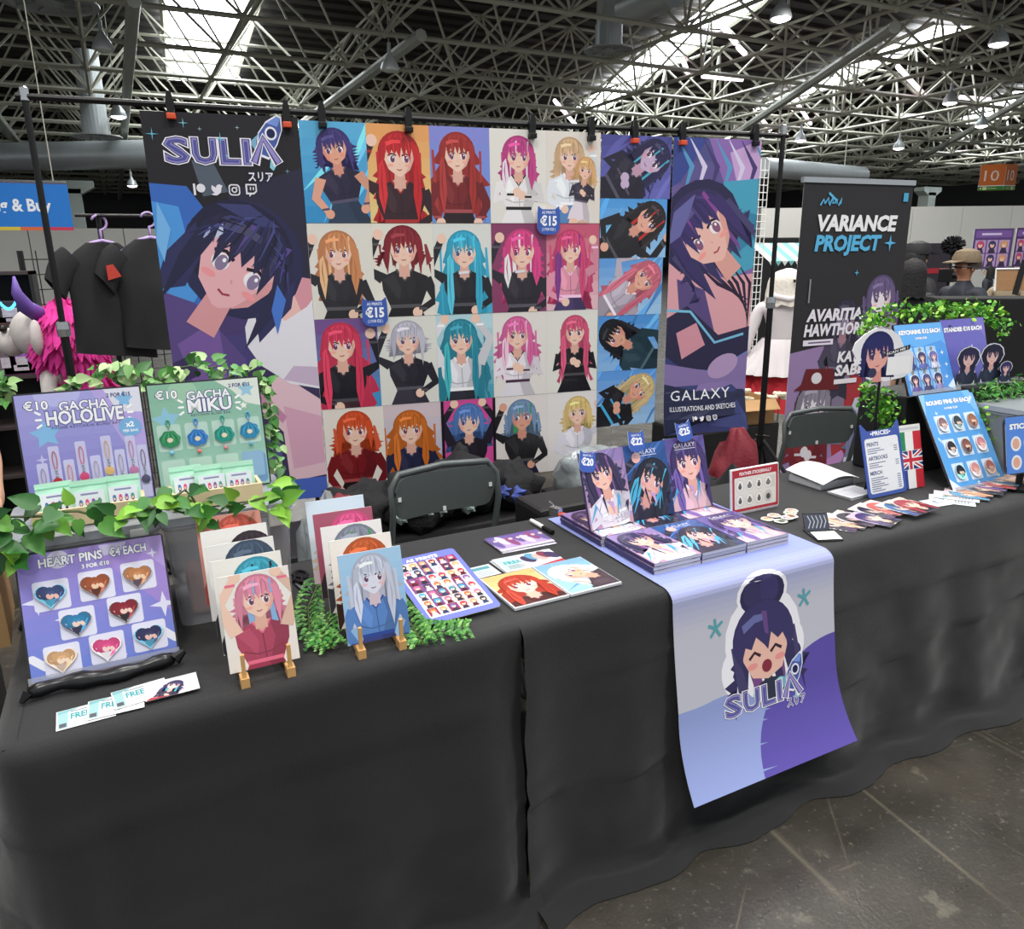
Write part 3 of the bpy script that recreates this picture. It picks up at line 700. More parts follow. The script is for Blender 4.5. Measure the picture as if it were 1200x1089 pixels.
# tall banner with the SULIA logo
def banner_left():
    W_, H_ = .605, 1.67; a = Art(W_, H_); z0 = 2.2-H_
    def Z(z): return z-z0
    a.rect(0, 0, W_, H_, '222026')
    a.poly([(0, Z(1.93)), (.14, Z(1.92)), (.22, Z(1.80)), (.2, Z(1.2)), (0, Z(1.1))], '3a6cc0'); a.poly([(0, Z(1.86)), (.1, Z(1.84)), (.15, Z(1.5)), (0, Z(1.3))], '4f9ae2')
    a.poly([(.17, Z(2.02)), (.25, Z(2.02)), (.3, Z(1.9)), (.2, Z(1.88))], '56606e')
    a.grad(0, Z(.53), W_, Z(1.42), '4054a4', '4a3a6c', 8); a.poly([(.25, Z(1.45)), (W_, Z(1.5)), (W_, Z(2.0)), (.3, Z(1.9))], '2c2a40')
    a.poly([(0, Z(1.5)), (.12, Z(1.45)), (.3, Z(1.2)), (.28, Z(.9)), (0, Z(.95))], '5b4a86'); a.poly([(.03, Z(1.28)), (.2, Z(1.38)), (.22, Z(1.05)), (.1, Z(1.0))], '7a5aa0'); a.poly([(0, Z(1.2)), (.1, Z(1.24)), (.1, Z(1.14)), (0, Z(1.1))], '3c2f5c')
    # seated figure in a white top and long pale skirt, hair in a dark blue bob
    sk, sh = 'f2c3bb', 'dd9aa6'
    a.poly([(.26, Z(1.15)), (W_, Z(1.2)), (W_, Z(.62)), (.4, Z(.6)), (.36, Z(.85)), (.2, Z(1.0))], '3a3058')
    a.poly([(.28, Z(1.08)), (.45, Z(1.12)), (W_, Z(1.0)), (W_, Z(.64)), (.44, Z(.62)), (.43, Z(.86)), (.33, Z(.98))], 'e9c4cf'); a.poly([(.44, Z(.98)), (W_, Z(.92)), (W_, Z(.7)), (.46, Z(.68))], 'dba9bf'); a.poly([(.30, Z(1.06)), (.43, Z(.9)), (.45, Z(.93)), (.33, Z(1.09))], 'c98aae')
    a.rect(0, Z(.53), W_, Z(.63), '4a68c4'); a.poly([(0, Z(.6)), (.4, Z(.62)), (.42, Z(.8)), (.3, Z(.95)), (0, Z(.9))], '55508a')
    a.poly([(.36, Z(1.52)), (.50, Z(1.56)), (W_, Z(1.54)), (W_, Z(1.08)), (.46, Z(1.1)), (.36, Z(1.3))], sk); a.poly([(.5, Z(1.56)), (W_, Z(1.54)), (W_, Z(1.3)), (.56, Z(1.38))], sh)
    a.poly([(.31, Z(1.34)), (.37, Z(1.47)), (.42, Z(1.42)), (.48, Z(1.36)), (.58, Z(1.42)), (W_, Z(1.45)), (W_, Z(1.05)), (.48, Z(1.08)), (.36, Z(1.17)), (.31, Z(1.26))], 'ebe8f0'); a.poly([(.45, Z(1.1)), (W_, Z(1.06)), (W_, Z(1.15)), (.5, Z(1.16))], 'cdb8d0')
    a.line([(.40, Z(1.50)), (.455, Z(1.53)), (.5, Z(1.56))], .014, '2a1c2c')
    a.push(.315, Z(1.60), -.62, .185)
    a.ell(.0, .15, 1.36, 1.34, '2b2c50'); a.ell(-.15, .3, 1.2, 1.1, '23233f')
    a.poly([(-1.25, .3), (-1.45, -.6), (-1.25, -1.5), (-.75, -1.05), (-.8, -.2)], '33335e'); a.poly([(1.2, .4), (1.45, -.2), (1.25, -1.3), (.85, -.8)], '33335e')
    face(a, '2b2b4c', 'ecb4ba', '8a7a9c', hair2='5a4a8c', rng=random.Random(11))
    a.poly([(-1.1, .9), (-.5, 1.3), (.3, 1.25), (.0, 1.05), (-.6, .95)], '3e4272'); a.line([(-.78, .62), (-.72, .42), (-.74, .22)], [.02, .13, .02], 'c8cfe4'); a.line([(-.95, .4), (-.93, .25), (-.95, .1)], [.02, .08, .02], 'aab4dc')
    for k in range(16):
        q = R(20+k*9.5); r_ = 1.28-.05*(k % 3); a.line([(r_*cos(q)*.35, r_*sin(q)*.95+.12), (r_*cos(q)*.8, r_*sin(q)*.8+.1), (r_*cos(q)*1.02, r_*sin(q)*.35-.1)], [.01, .06, .015], ('3f4176', '1d1d36', '4c4f8c', '2f3160')[k % 4])
    a.poly([(.9, .1), (1.25, -.1), (1.5, -.9), (1.1, -.5)], '4a7ad0')
    a.pop()
    a.poly([(.02, Z(1.86)), (.06, Z(1.75)), (.02, Z(1.62)), (.0, Z(1.7))], '78b8ee')
    fab_logo(a, .075, Z(2.012), .445); jp(a, .385, Z(1.945), .10, 'f0eef6', '3a3a66')
    soc(a, .165, Z(1.885), .045)
    for x, z, r, c in ((.035, 2.115, .026, '6ac0d4'), (.155, 2.16, .02, '8ad0de'), (.29, 2.105, .026, '6ac0d4'), (.31, 2.04, .012, '9ad0de'), (.215, 2.14, .01, 'c0e0ea'), (.36, 2.15, .01, 'c0e0ea'), (.545, 1.985, .012, '8ac0d0')): a.star(x, Z(z), r, c, inner=.12)
    o = a.build('logo_banner', None, bp(-.605, z0, .02), (0, 0, BANG), m=VINYL)
    tag(o, 'tall black and blue banner with SULIA logo and a figure with dark blue hair', 'banner', 'banners clipped to the backdrop bar')
banner_left()
def banner_right():
    W_, H_ = .515, 1.53; a = Art(W_, H_); z0 = .655
    def Z(z): return z-z0
    a.rect(0, 0, W_, H_, '3b4377')
    a.grad(0, Z(1.5), W_, Z(2.19), '8a6aa8', '4a4f86', 6); a.poly([(.2, Z(2.19)), (W_, Z(2.19)), (W_, Z(1.95)), (.3, Z(1.98))], '8d6bb0'); a.poly([(.33, Z(2.12)), (W_, Z(2.19)), (W_, Z(2.0)), (.4, Z(1.92))], 'c8a4d4'); a.poly([(0, Z(2.19)), (.2, Z(2.19)), (.05, Z(1.98)), (0, Z(1.95))], '3c4a90')
    for i in range(7):
        x = .02+i*.075; a.line([(x, Z(2.18)), (x+.09, Z(2.05)), (x+.04, Z(1.88))], [.004, .03, .002], ('5a9ac8', 'd8d0ec', '4a3c74')[i % 3])
    a.poly([(.3, Z(1.98)), (W_, Z(2.0)), (W_, Z(1.55)), (.38, Z(1.5))], '4aa2c0'); a.poly([(.36, Z(1.78)), (.44, Z(1.84)), (W_, Z(1.82)), (W_, Z(1.7)), (.4, Z(1.62))], '3585a8'); a.line([(.34, Z(1.92)), (.38, Z(1.75)), (.36, Z(1.6))], [.01, .03, .01], '8cd0e0')
    a.poly([(0, Z(1.6)), (.3, Z(1.5)), (W_, Z(1.52)), (W_, Z(1.05)), (.3, Z(1.0)), (0, Z(1.1))], 'e0a4ac'); a.poly([(.05, Z(1.5)), (.22, Z(1.44)), (.3, Z(1.2)), (.1, Z(1.12))], '5a4a80')
    for i in range(6): a.line([(.18+.05*i, Z(1.56)), (.3+.04*i, Z(1.47)), (.5, Z(1.38-.03*i))], [.004, .02, .004], '2c2038')
    a.poly([(0, Z(1.3)), (.12, Z(1.36)), (.32, Z(1.2)), (W_, Z(1.24)), (W_, Z(1.05)), (.35, Z(1.0)), (.12, Z(1.02)), (0, Z(1.1))], '2c2848'); a.poly([(.06, Z(1.22)), (.18, Z(1.27)), (.24, Z(1.15)), (.1, Z(1.08))], 'd896a4'); a.line([(.0, Z(1.34)), (.14, Z(1.33)), (.3, Z(1.16)), (.48, Z(1.2))], .014, '7ac0e0'); a.line([(.02, Z(1.04)), (.3, Z(1.0)), (W_, Z(1.1))], .012, '6a86d0')
    a.poly([(0, Z(1.06)), (.3, Z(1.0)), (W_, Z(1.1)), (W_, Z(.86)), (.25, Z(.9)), (0, Z(.9))], '8a76ac'); a.ell(.36, Z(1.03), .1, .06, 'b79ac4', .4); a.poly([(0, Z(.95)), (.2, Z(.9)), (.33, Z(.93)), (W_, Z(.9)), (W_, 0), (0, 0)], '2a2f4e')
    a.push(.2, Z(1.73), .75, .165)
    a.ell(0, .2, 1.5, 1.4, '2e2a4e'); hairback(a, '3a3460', .8, 1.5, random.Random(3), '7a4a90')
    face(a, '40346c', 'f0bcb0', '8a5a7a', hair2='8a4a94', rng=random.Random(6)); a.poly([(-1.2, .6), (-.4, 1.2), (.5, 1.1), (.0, .8), (-.7, .5)], '6a68a4'); a.pop()
    a.text('GALAXY', .04, Z(.855), .055, 'f4f4f8', 0, spacing=1.15, width=.37); a.text('ILLUSTRATIONS AND SKETCHES', .035, Z(.795), .026, 'e8e8f0', .01, width=.41); soc(a, .165, Z(.737), .027)
    def fn(x, y, d):
        t = max(0, (.28-y)/.28); k = .035*t*t
        return (x+k*.4, -d-.02*sin(x/W_*pi)*t-.05*t*t*sin(x/W_*2.2), y+.02*t*t*abs(x/W_-.5))
    o = place('galaxy_banner', a.mesh('galaxy_banner', VINYL, .0006, 'f0f0f4', strips=16, fn=fn), None, bp(1.80, z0, .02), (0, 0, BANG))
    tag(o, 'tall purple banner reading GALAXY at the right end of the backdrop', 'banner', 'banners clipped to the backdrop bar')
banner_right()

# 20 upright prints, four rows of five
CW, RH = .2805, .4135
SPECS = [
 # row 1
 [dict(bg='5fb4e0', bg2='2f8fca', hair='43387a', top='2a2440', bot='30405a', skin='e8a88e', head=(.5, .80), hs=.15, long=.6, pose=0, splash=6, tilt=.15, sleeves=False, lab='purple-haired figure by blue pool water'),
  dict(bg='eaa060', bg2='e8d08a', hair='c8262c', top='3a2028', bot='24181c', trim='b03030', head=(.5, .74), hs=.19, long=3.0, pose=1, lab='red-haired figure in black on orange'),
  dict(bg='8a8cd8', bg2='6a9ade', hair='a8322e', top='7a2428', bot='2a1c20', head=(.45, .78), hs=.17, long=3.4, pose=0, wd=1.9, lab='red-haired figure in dark red on lilac blue'),
  dict(bg='e8e4dc', hair='c8448c', top='f0ecec', bot='f2eef0', trim='202024', head=(.5, .78), hs=.16, long=2.0, pose=3, hair2='f0e0ea', lab='pink-haired figure in a white apron dress'),
  dict(bg='e6ded4', hair='d9b48c', top='e8ecf4', bot='5a8ac0', head=(.42, .80), hs=.15, long=1.4, pose=4, second=dict(hair='e0b078', top='3a3444', head=(.72, .60), hs=.15), lab='two blond figures side by side')],
 [dict(bg='e4e0d6', hair='d08a5a', top='2c2a30', bot='28262c', head=(.45, .76), hs=.17, long=2.4, pose=1, hair2='f0c090', lab='light brown-haired figure in black with striped sleeves'),
  dict(bg='e6e2d6', hair='8a1f2c', top='28262a', bot='1e1c20', head=(.5, .80), hs=.18, long=.5, pose=1, wd=1.7, lab='dark red curly-haired figure in a black jacket'),
  dict(bg='dfe0da', hair='38aed0', top='26262c', bot='202026', head=(.52, .76), hs=.17, long=4.4, pose=1, wd=1.9, hair2='60d0e8', lab='turquoise long-haired figure in a black jumper'),
  dict(bg='8a3f66', hair='e0488c', top='2e2a34', bot='26222c', head=(.55, .76), hs=.18, long=2.2, pose=1, hair2='f0f0f0', lab='pink-haired figure in black on a plum background'),
  dict(bg='c84a6c', bg2='e8c0c8', hair='d8487a', top='e898b0', bot='4a3a6c', head=(.45, .78), hs=.16, long=3.4, pose=4, wd=1.9, hair2='7a3c90', lab='magenta-haired figure in pink and violet')],
 [dict(bg='7a4a8c', bg2='3a9ad0', hair='d83a5c', top='1e1c26', bot='4a2c34', head=(.4, .78), hs=.18, long=4.2, pose=4, wd=2.0, lab='crimson-haired figure in black on purple and blue'),
  dict(bg='e2e2da', hair='c6c4d2', top='2c2a34', bot='3c3844', head=(.5, .80), hs=.16, long=.4, pose=1, legs='4a4654', lab='silver-haired figure in a charcoal suit'),
  dict(bg='bfe0e8', bg2='3a9ab0', hair='2f8ea4', top='e4e4ea', bot='30303a', head=(.42, .78), hs=.17, long=4.0, pose=2, wd=2.1, hair2='4ac0c8', lab='teal-haired figure with raised arms in white'),
  dict(bg='e8e2dc', hair='e06aa4', top='f0e8f0', bot='e8e2ea', trim='4a2c44', head=(.45, .80), hs=.16, long=2.6, pose=3, wd=1.8, hair2='f8d0e4', lab='light pink-haired figure in white with maroon'),
  dict(bg='e6e4dc', hair='d8587c', top='221e24', bot='1c1a20', head=(.55, .80), hs=.15, long=3.6, pose=3, lab='straight rose-haired figure in a black dress')],
 [dict(bg='ece4da', hair='d8542c', top='7a1e24', bot='28181a', head=(.5, .80), hs=.17, long=1.0, pose=0, wd=1.6, lab='orange-red short-haired figure in dark red and black'),
  dict(bg='dcc8cc', bg2='a8bcdc', hair='d0702a', top='2a2c48', bot='242028', head=(.45, .76), hs=.17, long=3.0, pose=0, wd=2.1, lab='orange wavy-haired figure in navy'),
  dict(bg='d8509c', hair='5a80c0', top='2a2430', bot='3a3040', head=(.5, .80), hs=.16, long=1.2, pose=2, wd=1.9, edge='1c1820', legs='5a4a58', lab='blue-haired figure with raised arms on hot pink'),
  dict(bg='e8e0dc', hair='7a96b8', top='242226', bot='2c2c4c', head=(.5, .80), hs=.16, long=.8, pose=1, wd=1.6, hair2='3a9a5a', skin='e0a48c', legs='7a4434', lab='grey-blue-haired figure with green strands in black'),
  dict(bg='eae4e2', hair='e6c884', top='e8e4f0', bot='7a58a8', head=(.6, .80), hs=.15, long=1.4, pose=4, wd=1.5, legs='4a4048', lab='blond figure in white and violet')]]
ROWN = ('top row', 'second row', 'third row', 'bottom row'); COLN = ('first', 'second', 'middle', 'fourth', 'last')
for r, row in enumerate(SPECS):
    for c, sp in enumerate(row):
        sp = dict(sp); lab = sp.pop('lab'); sec = sp.pop('second', None); edge = sp.pop('edge', None)
        a = Art(CW, RH); fig(a, 0, 0, CW, RH, seed=r*7+c, **sp)
        if sec:
            a.push(CW*sec['head'][0], RH*sec['head'][1], -.15, CW*sec['hs']); hairback(a, dk(sec['hair'], .2), 1.2, 1.5, random.Random(8)); body(a, 'f2c8b0', sec['top'], 'e8dce4', 3); face(a, sec['hair'], 'f2c8b0'); a.pop()
        if edge: a.rect(0, 0, CW*.05, RH, edge); a.rect(CW*.95, 0, CW, RH, edge); a.rect(0, 0, CW, RH*.02, edge)
        if 'd9b48c' in str(sp) or r == 1 and c in (2, 3): a.line([(CW*.42, RH*.46), (CW*.6, RH*.47)], .012, 'e6e6ee')
        z = 2.19-(r+1)*RH-.0015*r
        o = a.build('art_print', None, bp(.002+c*(CW+.0005)+.006*(r == 3), z, .008+.0015*(3-r)), (0, 0, BANG), m=GLOSS)
        tag(o, f'{lab}, {COLN[c]} print in the {ROWN[r]}', 'poster', 'upright art prints on the backdrop')
# six landscape prints beside them
LW = [.385, .372, .360, .350, .345]
LSP = [(2.184, .29, dict(bg='4a4a90', bg2='6a6ab8', hair='2e2a52', top='2a2638', skin='c8b0d0', hair2='4ab0c8'), 'dark blue-haired figure lying on violet'),
       (1.895, .285, dict(bg='4a9ae0', bg2='9ac8ec', hair='2c2428', top='26242a', skin='eab09a', hair2='c03030'), 'black-haired figure in black on sky blue'),
       (1.61, .285, dict(bg='5a9ade', bg2='a8cdec', hair='d06a80', top='c0b4c4', skin='eab09a'), 'long pink-haired figure on pale blue'),
       (1.325, .285, dict(bg='4a90d8', bg2='90bce8', hair='1e1e26', top='2c4450', skin='e0a890'), 'short black-haired figure in dark teal on blue'),
       (1.04, .295, dict(bg='5a98e0', bg2='a4c8ea', hair='dcc08c', top='26242a', skin='e6a890', trim='4ab0e0'), 'blond figure in black on blue')]
for i, (zt, hh, sp, lab) in enumerate(LSP):
    a = Art(LW[i], hh)
    fig(a, 0, 0, LW[i], hh, head=(.74 if i != 3 else .26, .70), hs=.13, tilt=(-1.0 if i != 3 else 1.0), long=1.6+(i == 2)*2, pose=(3, 4, 1, 0, 3)[i], seed=40+i, splash=8, **sp)
    o = a.build('landscape_print', None, bp(1.408, zt-hh, .01+.001*(5-i)), (0, 0, BANG), m=GLOSS)
    tag(o, f'landscape print of {lab}, {("topmost","second","third","fourth","lowest")[i]} beside the purple banner', 'poster', 'landscape prints on the backdrop')
# price bubbles and clamps
def tagshape(w, h): # rounded label with two small peaks
    return [(0, h*.2), (w*.12, h*.05), (w*.35, 0), (w*.65, 0), (w*.88, h*.05), (w, h*.2), (w, h*.72), (w*.97, h*.98), (w*.78, h*.86), (w*.22, h*.86), (w*.03, h*.98), (0, h*.72)]
def price(w, h, big, top, low=None):
    a = Art(w, h); ol = tagshape(w, h); a.poly(ol, '3d5fb4')
    a.text(big, w/2, h*.32, h*.3, 'ffffff', .04, align='C', width=w*.74); a.text(top, w/2, h*.71, h*.09, 'f0f2fa', .02, align='C', width=w*.6)
    if low: a.text(low, w/2, h*.14, h*.09, 'f0f2fa', .02, align='C', width=w*.6)
    return a.mesh('price_tag', PRINT, .002, 'e8eaf6', outline=ol)
for s, z, t in ((1.129, 1.79, 'blue price tag reading 15 on the upper right of the prints'), (.273, 1.388, 'blue price tag reading 15 on the left side of the prints')):
    tag(place('price_tag', price(.115, .135, '€15', 'A3 PRINTS', '( 2 FOR €25 )'), None, bp(s-.057, z-.067, .03), (0, 0, BANG)), t, 'price tag', 'price tags of the stand')
M_ORG = mat('orange_clip', 'd8512c', .5)
def clamp(s, z, org, label):
    o = empty('spring_clamp', bp(s, z, .02), (0, 0, BANG), label, 'clamp', 'spring clamps along the backdrop bar')
    for k in (-1, 1): MB().prism([(-.012, -.03), (.012, -.03), (.016, .015), (.008, .06), (-.008, .06), (-.016, .015)], .012*k-.006, .012*k+.006).build('jaw', M_BLK, o)
    MB().tube([(0, -.012, .01), (0, .012, .01)], .007, 8).build('spring', M_CHR, o)
    MB().rbox(-.017, -.028, -.045, .017, .02, -.022, .004).build('pad', M_ORG if org else M_BLK, o)
for s, z, g_, t in ((-.49, 2.215, 1, 'spring clamp with orange pads, at the left end of the SULIA banner'), (-.045, 2.20, 1, 'spring clamp with orange pads, at the right end of the SULIA banner'), (.1, 2.205, 0, 'black clamp above the pool print'), (.47, 2.20, 0, 'black clamp between two red-haired prints'),
                    (1.05, 2.195, 0, 'large black clamp above the apron dress print'), (1.35, 2.195, 0, 'small black clamp above the two blond figures'), (1.58, 2.19, 1, 'clamp with orange pads above the violet landscape print'), (1.845, 2.19, 1, 'clamp with orange pads at the left end of the purple banner'), (2.27, 2.2, 0, 'black clamp at the right end of the purple banner')):
    clamp(s, z, g_, t)
ORD = ('first', 'second', 'third', 'fourth', 'fifth', 'sixth', 'seventh', 'eighth', 'ninth', 'tenth')
# ------------------------------------------------------------------ left half of the tables: boards, bins, easels, prints
M_ACR = mat('dark_acrylic', '2c2c31', .25, 0, .05, 10)
M_CLEAR = mat('clear_plastic', 'b9bcc4', .12, 0, .03, 5, alpha=.42)
M_WOOD = mat('pale_wood', 'd2a468', .55, 0, .18, 40); M_PLY = mat('light_plywood', 'd8c49c', .6, 0, .12, 30)
M_PAPER = mat('white_card', 'ececea', .6, 0, .03)
def frame_of(loc, tilt, yaw=0): return Matrix.Translation(loc) @ Matrix.Rotation(yaw, 4, 'Z') @ Matrix.Rotation(-tilt, 4, 'X')
def put(o, M, x, y, d=0, rz=0):
    """lay an object built in the x,z plane onto a tilted board at x,y with its face d proud of the board"""
    o.matrix_world = M @ Matrix.Translation((x, -d, y)) @ Matrix.Rotation(rz, 4, 'Y'); return o
def board(name, art, loc, tilt, label, cat='display board', yaw=0, rim=True, lip=True, r=.008, group='printed display boards'):
    o = empty(name, loc, (-tilt, 0, yaw), label, cat, group)
    art.build('print', o, (0, -.0035, 0), m=GLOSS, thick=.001, outline=rrect(0, 0, art.w, art.h, r))
    MB().prism(rrect(-.004, -.004, art.w+.004, art.h+.004, r), -.003, .004).build('backing', M_ACR if rim else M_PAPER, o)
    if lip: MB().box(-.004, -.022, -.004, art.w+.004, .004, 0).box(-.004, -.022, 0, art.w+.004, -.019, .012).build('ledge', M_CLEAR, o)
    k = art.h*.72; by = art.h*.72*cos(tilt); 
    MB().add([(art.w*.35, .004, k), (art.w*.65, .004, k), (art.w*.65, .004+art.h*.28, .0), (art.w*.35, .004+art.h*.28, 0)], [(0, 1, 2, 3)]).add([(art.w*.35, .007, k), (art.w*.65, .007, k), (art.w*.65, .007+art.h*.28, .0), (art.w*.35, .007+art.h*.28, 0)], [(0, 1, 2, 3)]).build('prop', M_ACR, o) if tilt > .25 else None
    return o, frame_of(loc, tilt, yaw)
def deco(a, cols, seed, n=10):
    rng = random.Random(seed)
    for i in range(n):
        x, y = a.w*rng.random(), a.h*rng.random(); c = rng.choice(cols); k = rng.random()
        if k < .4: a.star(x, y, a.w*.035, c, inner=.25)
        elif k < .7: a.ell(x, y, a.w*.05, a.w*.05, c)
        else: a.push(x, y, -.7, a.w*.05); a.rr(-1.6, -.45, 1.6, .45, .44, c); a.pop()
def mini(a, x, y, w, h, hair, top, bg, skin='f0c6b0'):
    """very small drawn figure"""
    a.rect(x, y, x+w, y+h, bg); old = a.box; a.box = (x, y, x+w, y+h)
    a.ell(x+w*.5, y+h*.62, w*.36, h*.33, dk(hair, .25)); a.poly([(x+w*.15, y), (x+w*.3, y+h*.4), (x+w*.7, y+h*.4), (x+w*.85, y)], top); a.ell(x+w*.5, y+h*.6, w*.2, h*.2, skin)
    a.poly([(x+w*.22, y+h*.6), (x+w*.25, y+h*.9), (x+w*.75, y+h*.9), (x+w*.78, y+h*.6), (x+w*.6, y+h*.68), (x+w*.5, y+h*.6), (x+w*.38, y+h*.7)], hair); a.box = old
# --- heart pins board
HW, HH = .291, .275
a = Art(HW, HH); a.grad(0, 0, HW, HH, '6f86d8', 'a08ad8', 8); a.poly([(HW*.45, HH), (HW, HH), (HW, HH*.35)], 'a58bd6'); a.poly([(HW*.75, HH), (HW, HH), (HW, HH*.72)], 'b79ee0')
for x, y, k in ((.1, .62, .03), (.95, .42, .03), (.92, .86, .012), (.23, .45, .01), (.6, .07, .015)): a.star(HW*x, HH*y, k, 'e6e6fa', inner=.3)
a.ell(HW*.08, HH*.93, .025, .025, '8a7cc8'); a.ell(HW*.27, HH*.93, .022, .02, 'dcd6f0'); a.poly([(HW*.55, HH*.99), (HW*.75, HH*.99), (HW*.7, HH*.92), (HW*.58, HH*.9)], 'd0c8ea')
for x, y in ((.06, .14), (.96, .16)): a.push(HW*x, HH*y, -.75, .012); a.rr(-2, -.7, 2, .7, .69, 'eeeef8'); a.pop()
a.otext('HEART PINS', HW*.14, HH*.885, .018, 'ffffff', '5a5a9a', .05, .03, width=HW*.43); a.otext('€4 EACH', HW*.62, HH*.885, .018, 'ffffff', '5a5a9a', .05, .03, width=HW*.26); a.otext('3 FOR €10', HW*.42, HH*.825, .0085, 'ffffff', '5a5a9a', .04, .04, width=HW*.19)
CARDS = [(.20, .655), (.505, .675), (.80, .69), (.345, .40), (.675, .43), (.215, .135), (.52, .155), (.82, .18)]
for x, y in CARDS: a.rr(HW*x-.035, HH*y-.033, HW*x+.035, HH*y+.033, .006, 'e4e4f6')
HB, HM = board('heart_pins_board', a, (-.279, 1.775, T+.004), R(21), 'lilac board of heart pins standing at the near end of the table')
def heart(k):
    P = []
    for i in range(28):
        t = 2*pi*i/28; P.append((k*sin(t)**3*1.02, k*(13*cos(t)-5*cos(2*t)-2*cos(3*t)-cos(4*t))/16))
    return P[::-1]
HP = [('3a4a7a', 'f0c0b0', '4aa0c0', 'navy-haired'), ('a0522e', 'f0c8a8', '5a2c20', 'brown and auburn'), ('c08050', 'f2d0b0', '5a4a5a', 'tan and grey'), ('2f7fae', 'f0cfc0', '30304a', 'blue-haired'), ('8a2030', 'f2d0c0', '2c2428', 'dark red-haired'), ('d0a478', 'f6dcc4', 'c8b0a0', 'blond'), ('d84a84', 'f6d4cc', 'e8e4ea', 'pink-haired'), ('30305a', 'eec0b8', '4a9ab8', 'dark purple-haired')]
HPOS = ['left of the top row', 'middle of the top row', 'right of the top row', 'left of the middle row', 'right of the middle row', 'left of the bottom row', 'middle of the bottom row', 'right of the bottom row']
def pin_art(k, hair, skin, top, outl):
    a = Art(2*k, 2*k); a.push(k, k, 0, 1); a.poly(outl, 'f0ece8'); old = a.items; 
    a.poly([(x*.98, y*.98) for x, y in outl], lt(top, .5)); a.poly([(x*.9, max(-.2*k, y*.95)) for x, y in outl], dk(hair, .15)); a.line([(-.7*k, .1*k), (-.2*k, -.4*k), (.1*k, -.8*k)], [.05*k, .3*k, .05*k], skin); a.line([(.75*k, .2*k), (.4*k, -.4*k), (.1*k, -.7*k)], [.05*k, .25*k, .05*k], lt(hair, .5))
    a.ell(-k*.1, k*.1, k*.55, k*.5, dk(hair, .2)); a.poly([(-k*.55, k*.5), (0, k*.62), (k*.5, k*.4), (k*.62, -.1*k), (k*.2, -.2*k), (-k*.6, 0)], hair); a.ell(-k*.02, -k*.02, k*.26, k*.26, skin); a.poly([(-.3*k, .05*k), (-.2*k, .3*k), (.25*k, .3*k), (.3*k, 0), (.1*k, .12*k), (0, 0), (-.12*k, .14*k)], lt(hair, .12))
    a.poly([(-.4*k, -.3*k), (.35*k, -.28*k), (.2*k, -.6*k), (0, -.85*k), (-.25*k, -.6*k)], top); a.ell(.38*k, -.1*k, .14*k, .2*k, skin, .5); a.pop(); return a
for i, (x, y) in enumerate(CARDS):
    hp = HP[i]; k = .030; o = empty('heart_pin', label=f'heart pin with {hp[3]} figure, {HPOS[i]} on the lilac board', cat='pin', group='heart pins on the lilac board')
    ol = heart(k); me = pin_art(k, hp[0], hp[1], hp[2], ol).mesh('face', GLOSS, .001, hp[0], outline=[(p[0]+k, p[1]+k) for p in ol])
    f = place('face', me, o, (-k, -.004, -k)); MB().prism(ol, -.004, 0).build('body', M_CHR, o)
    put(o, HM, HW*x-.002, HH*y, .0055, R(random.Random(i).uniform(-4, 4)))
# --- folded black sleeve in front of it
mb = MB(); mb.tube([(-.278+.28*t, 1.705+.01*t+.004*sin(t*9), T+.017+.004*sin(t*7)) for t in [i/14 for i in range(15)]], [.012+.006*sin(min(1, t*1.3)*2.6)+.003*sin(t*23) for t in [i/14 for i in range(15)]], 10)
o = empty('folded_sleeve', label='rolled shiny black sleeve lying under the heart pins board', cat='sleeve')
mb.build('roll', mat('black_nylon', '18181a', .3, 0, .1, 8), o, smooth=True); MB().tube([(.003, 1.714, T+.017), (.025, 1.722, T+.028)], [.016, .006], 8).build('end_cap', M_BLK, o); MB().tube([(-.278, 1.70, T+.02), (-.292, 1.688, T+.008)], [.011, .004], 6).build('strap', M_BLK, o)
# --- flyers
def flyer_mesh(seed, free=True, w=.105, h=.074, hair='3a3458'):
    a = Art(w, h); a.rect(0, 0, w, h, 'eef0ee')
    if free:
        a.rect(w*.03, h*.05, w*.2, h*.95, '9ac4c4'); a.text('FREE', w*.24, h*.45, h*.28, '2f9aa0', .04, width=w*.34); a.rect(w*.24, h*.82, w*.74, h*.88, '8a8a92')
        for k in range(4): a.rect(w*.24, h*(.1+.07*k), w*(.5+.08*(k % 2)), h*(.13+.07*k), '9a9aa4')
        a.rect(w*.05, h*.1, w*.17, h*.3, '55555c'); a.poly([(w*.02, h*.98), (w*.4, h*.98), (w*.3, h*.9), (w*.02, h*.8)], '7ab0b4')
    else:
        a.rect(w*.0, 0, w, h, 'e6e2e8'); a.push(w*.55, h*.55, -.5, h*.2); hairback(a, hair, 1.4, 1.6, random.Random(seed), '4ab0c0'); body(a, 'f0c8bc', '3a3040', '8a2a3a', 3); face(a, hair, 'f2ccc0', hair2='6a4a90', detail=False); a.pop(); a.poly([(0, 0), (w*.5, 0), (w*.1, h*.12)], 'b8343c')
    return a.mesh('flyer', GLOSS, .0004)
fm = [flyer_mesh(1), flyer_mesh(2, False)]
for i, (x, y, rz, k, t) in enumerate(((-.222, 1.553, .05, 0, 'leftmost flyer reading FREE in the fan below the heart pins board'), (-.17, 1.562, -.02, 0, 'second flyer reading FREE in the fan below the heart pins board'), (-.118, 1.573, .12, 0, 'third flyer reading FREE, beside the drawn figure flyer'), (-.062, 1.57, .03, 1, 'flyer with dark-haired drawn figure, at the right end of the fan'))):
    o = place('flyer', fm[k], None, (x, y, T+.001+i*.0025), (R(-90), 0, rz)); tag(o, t, 'flyer', 'flyers fanned below the heart pins board')
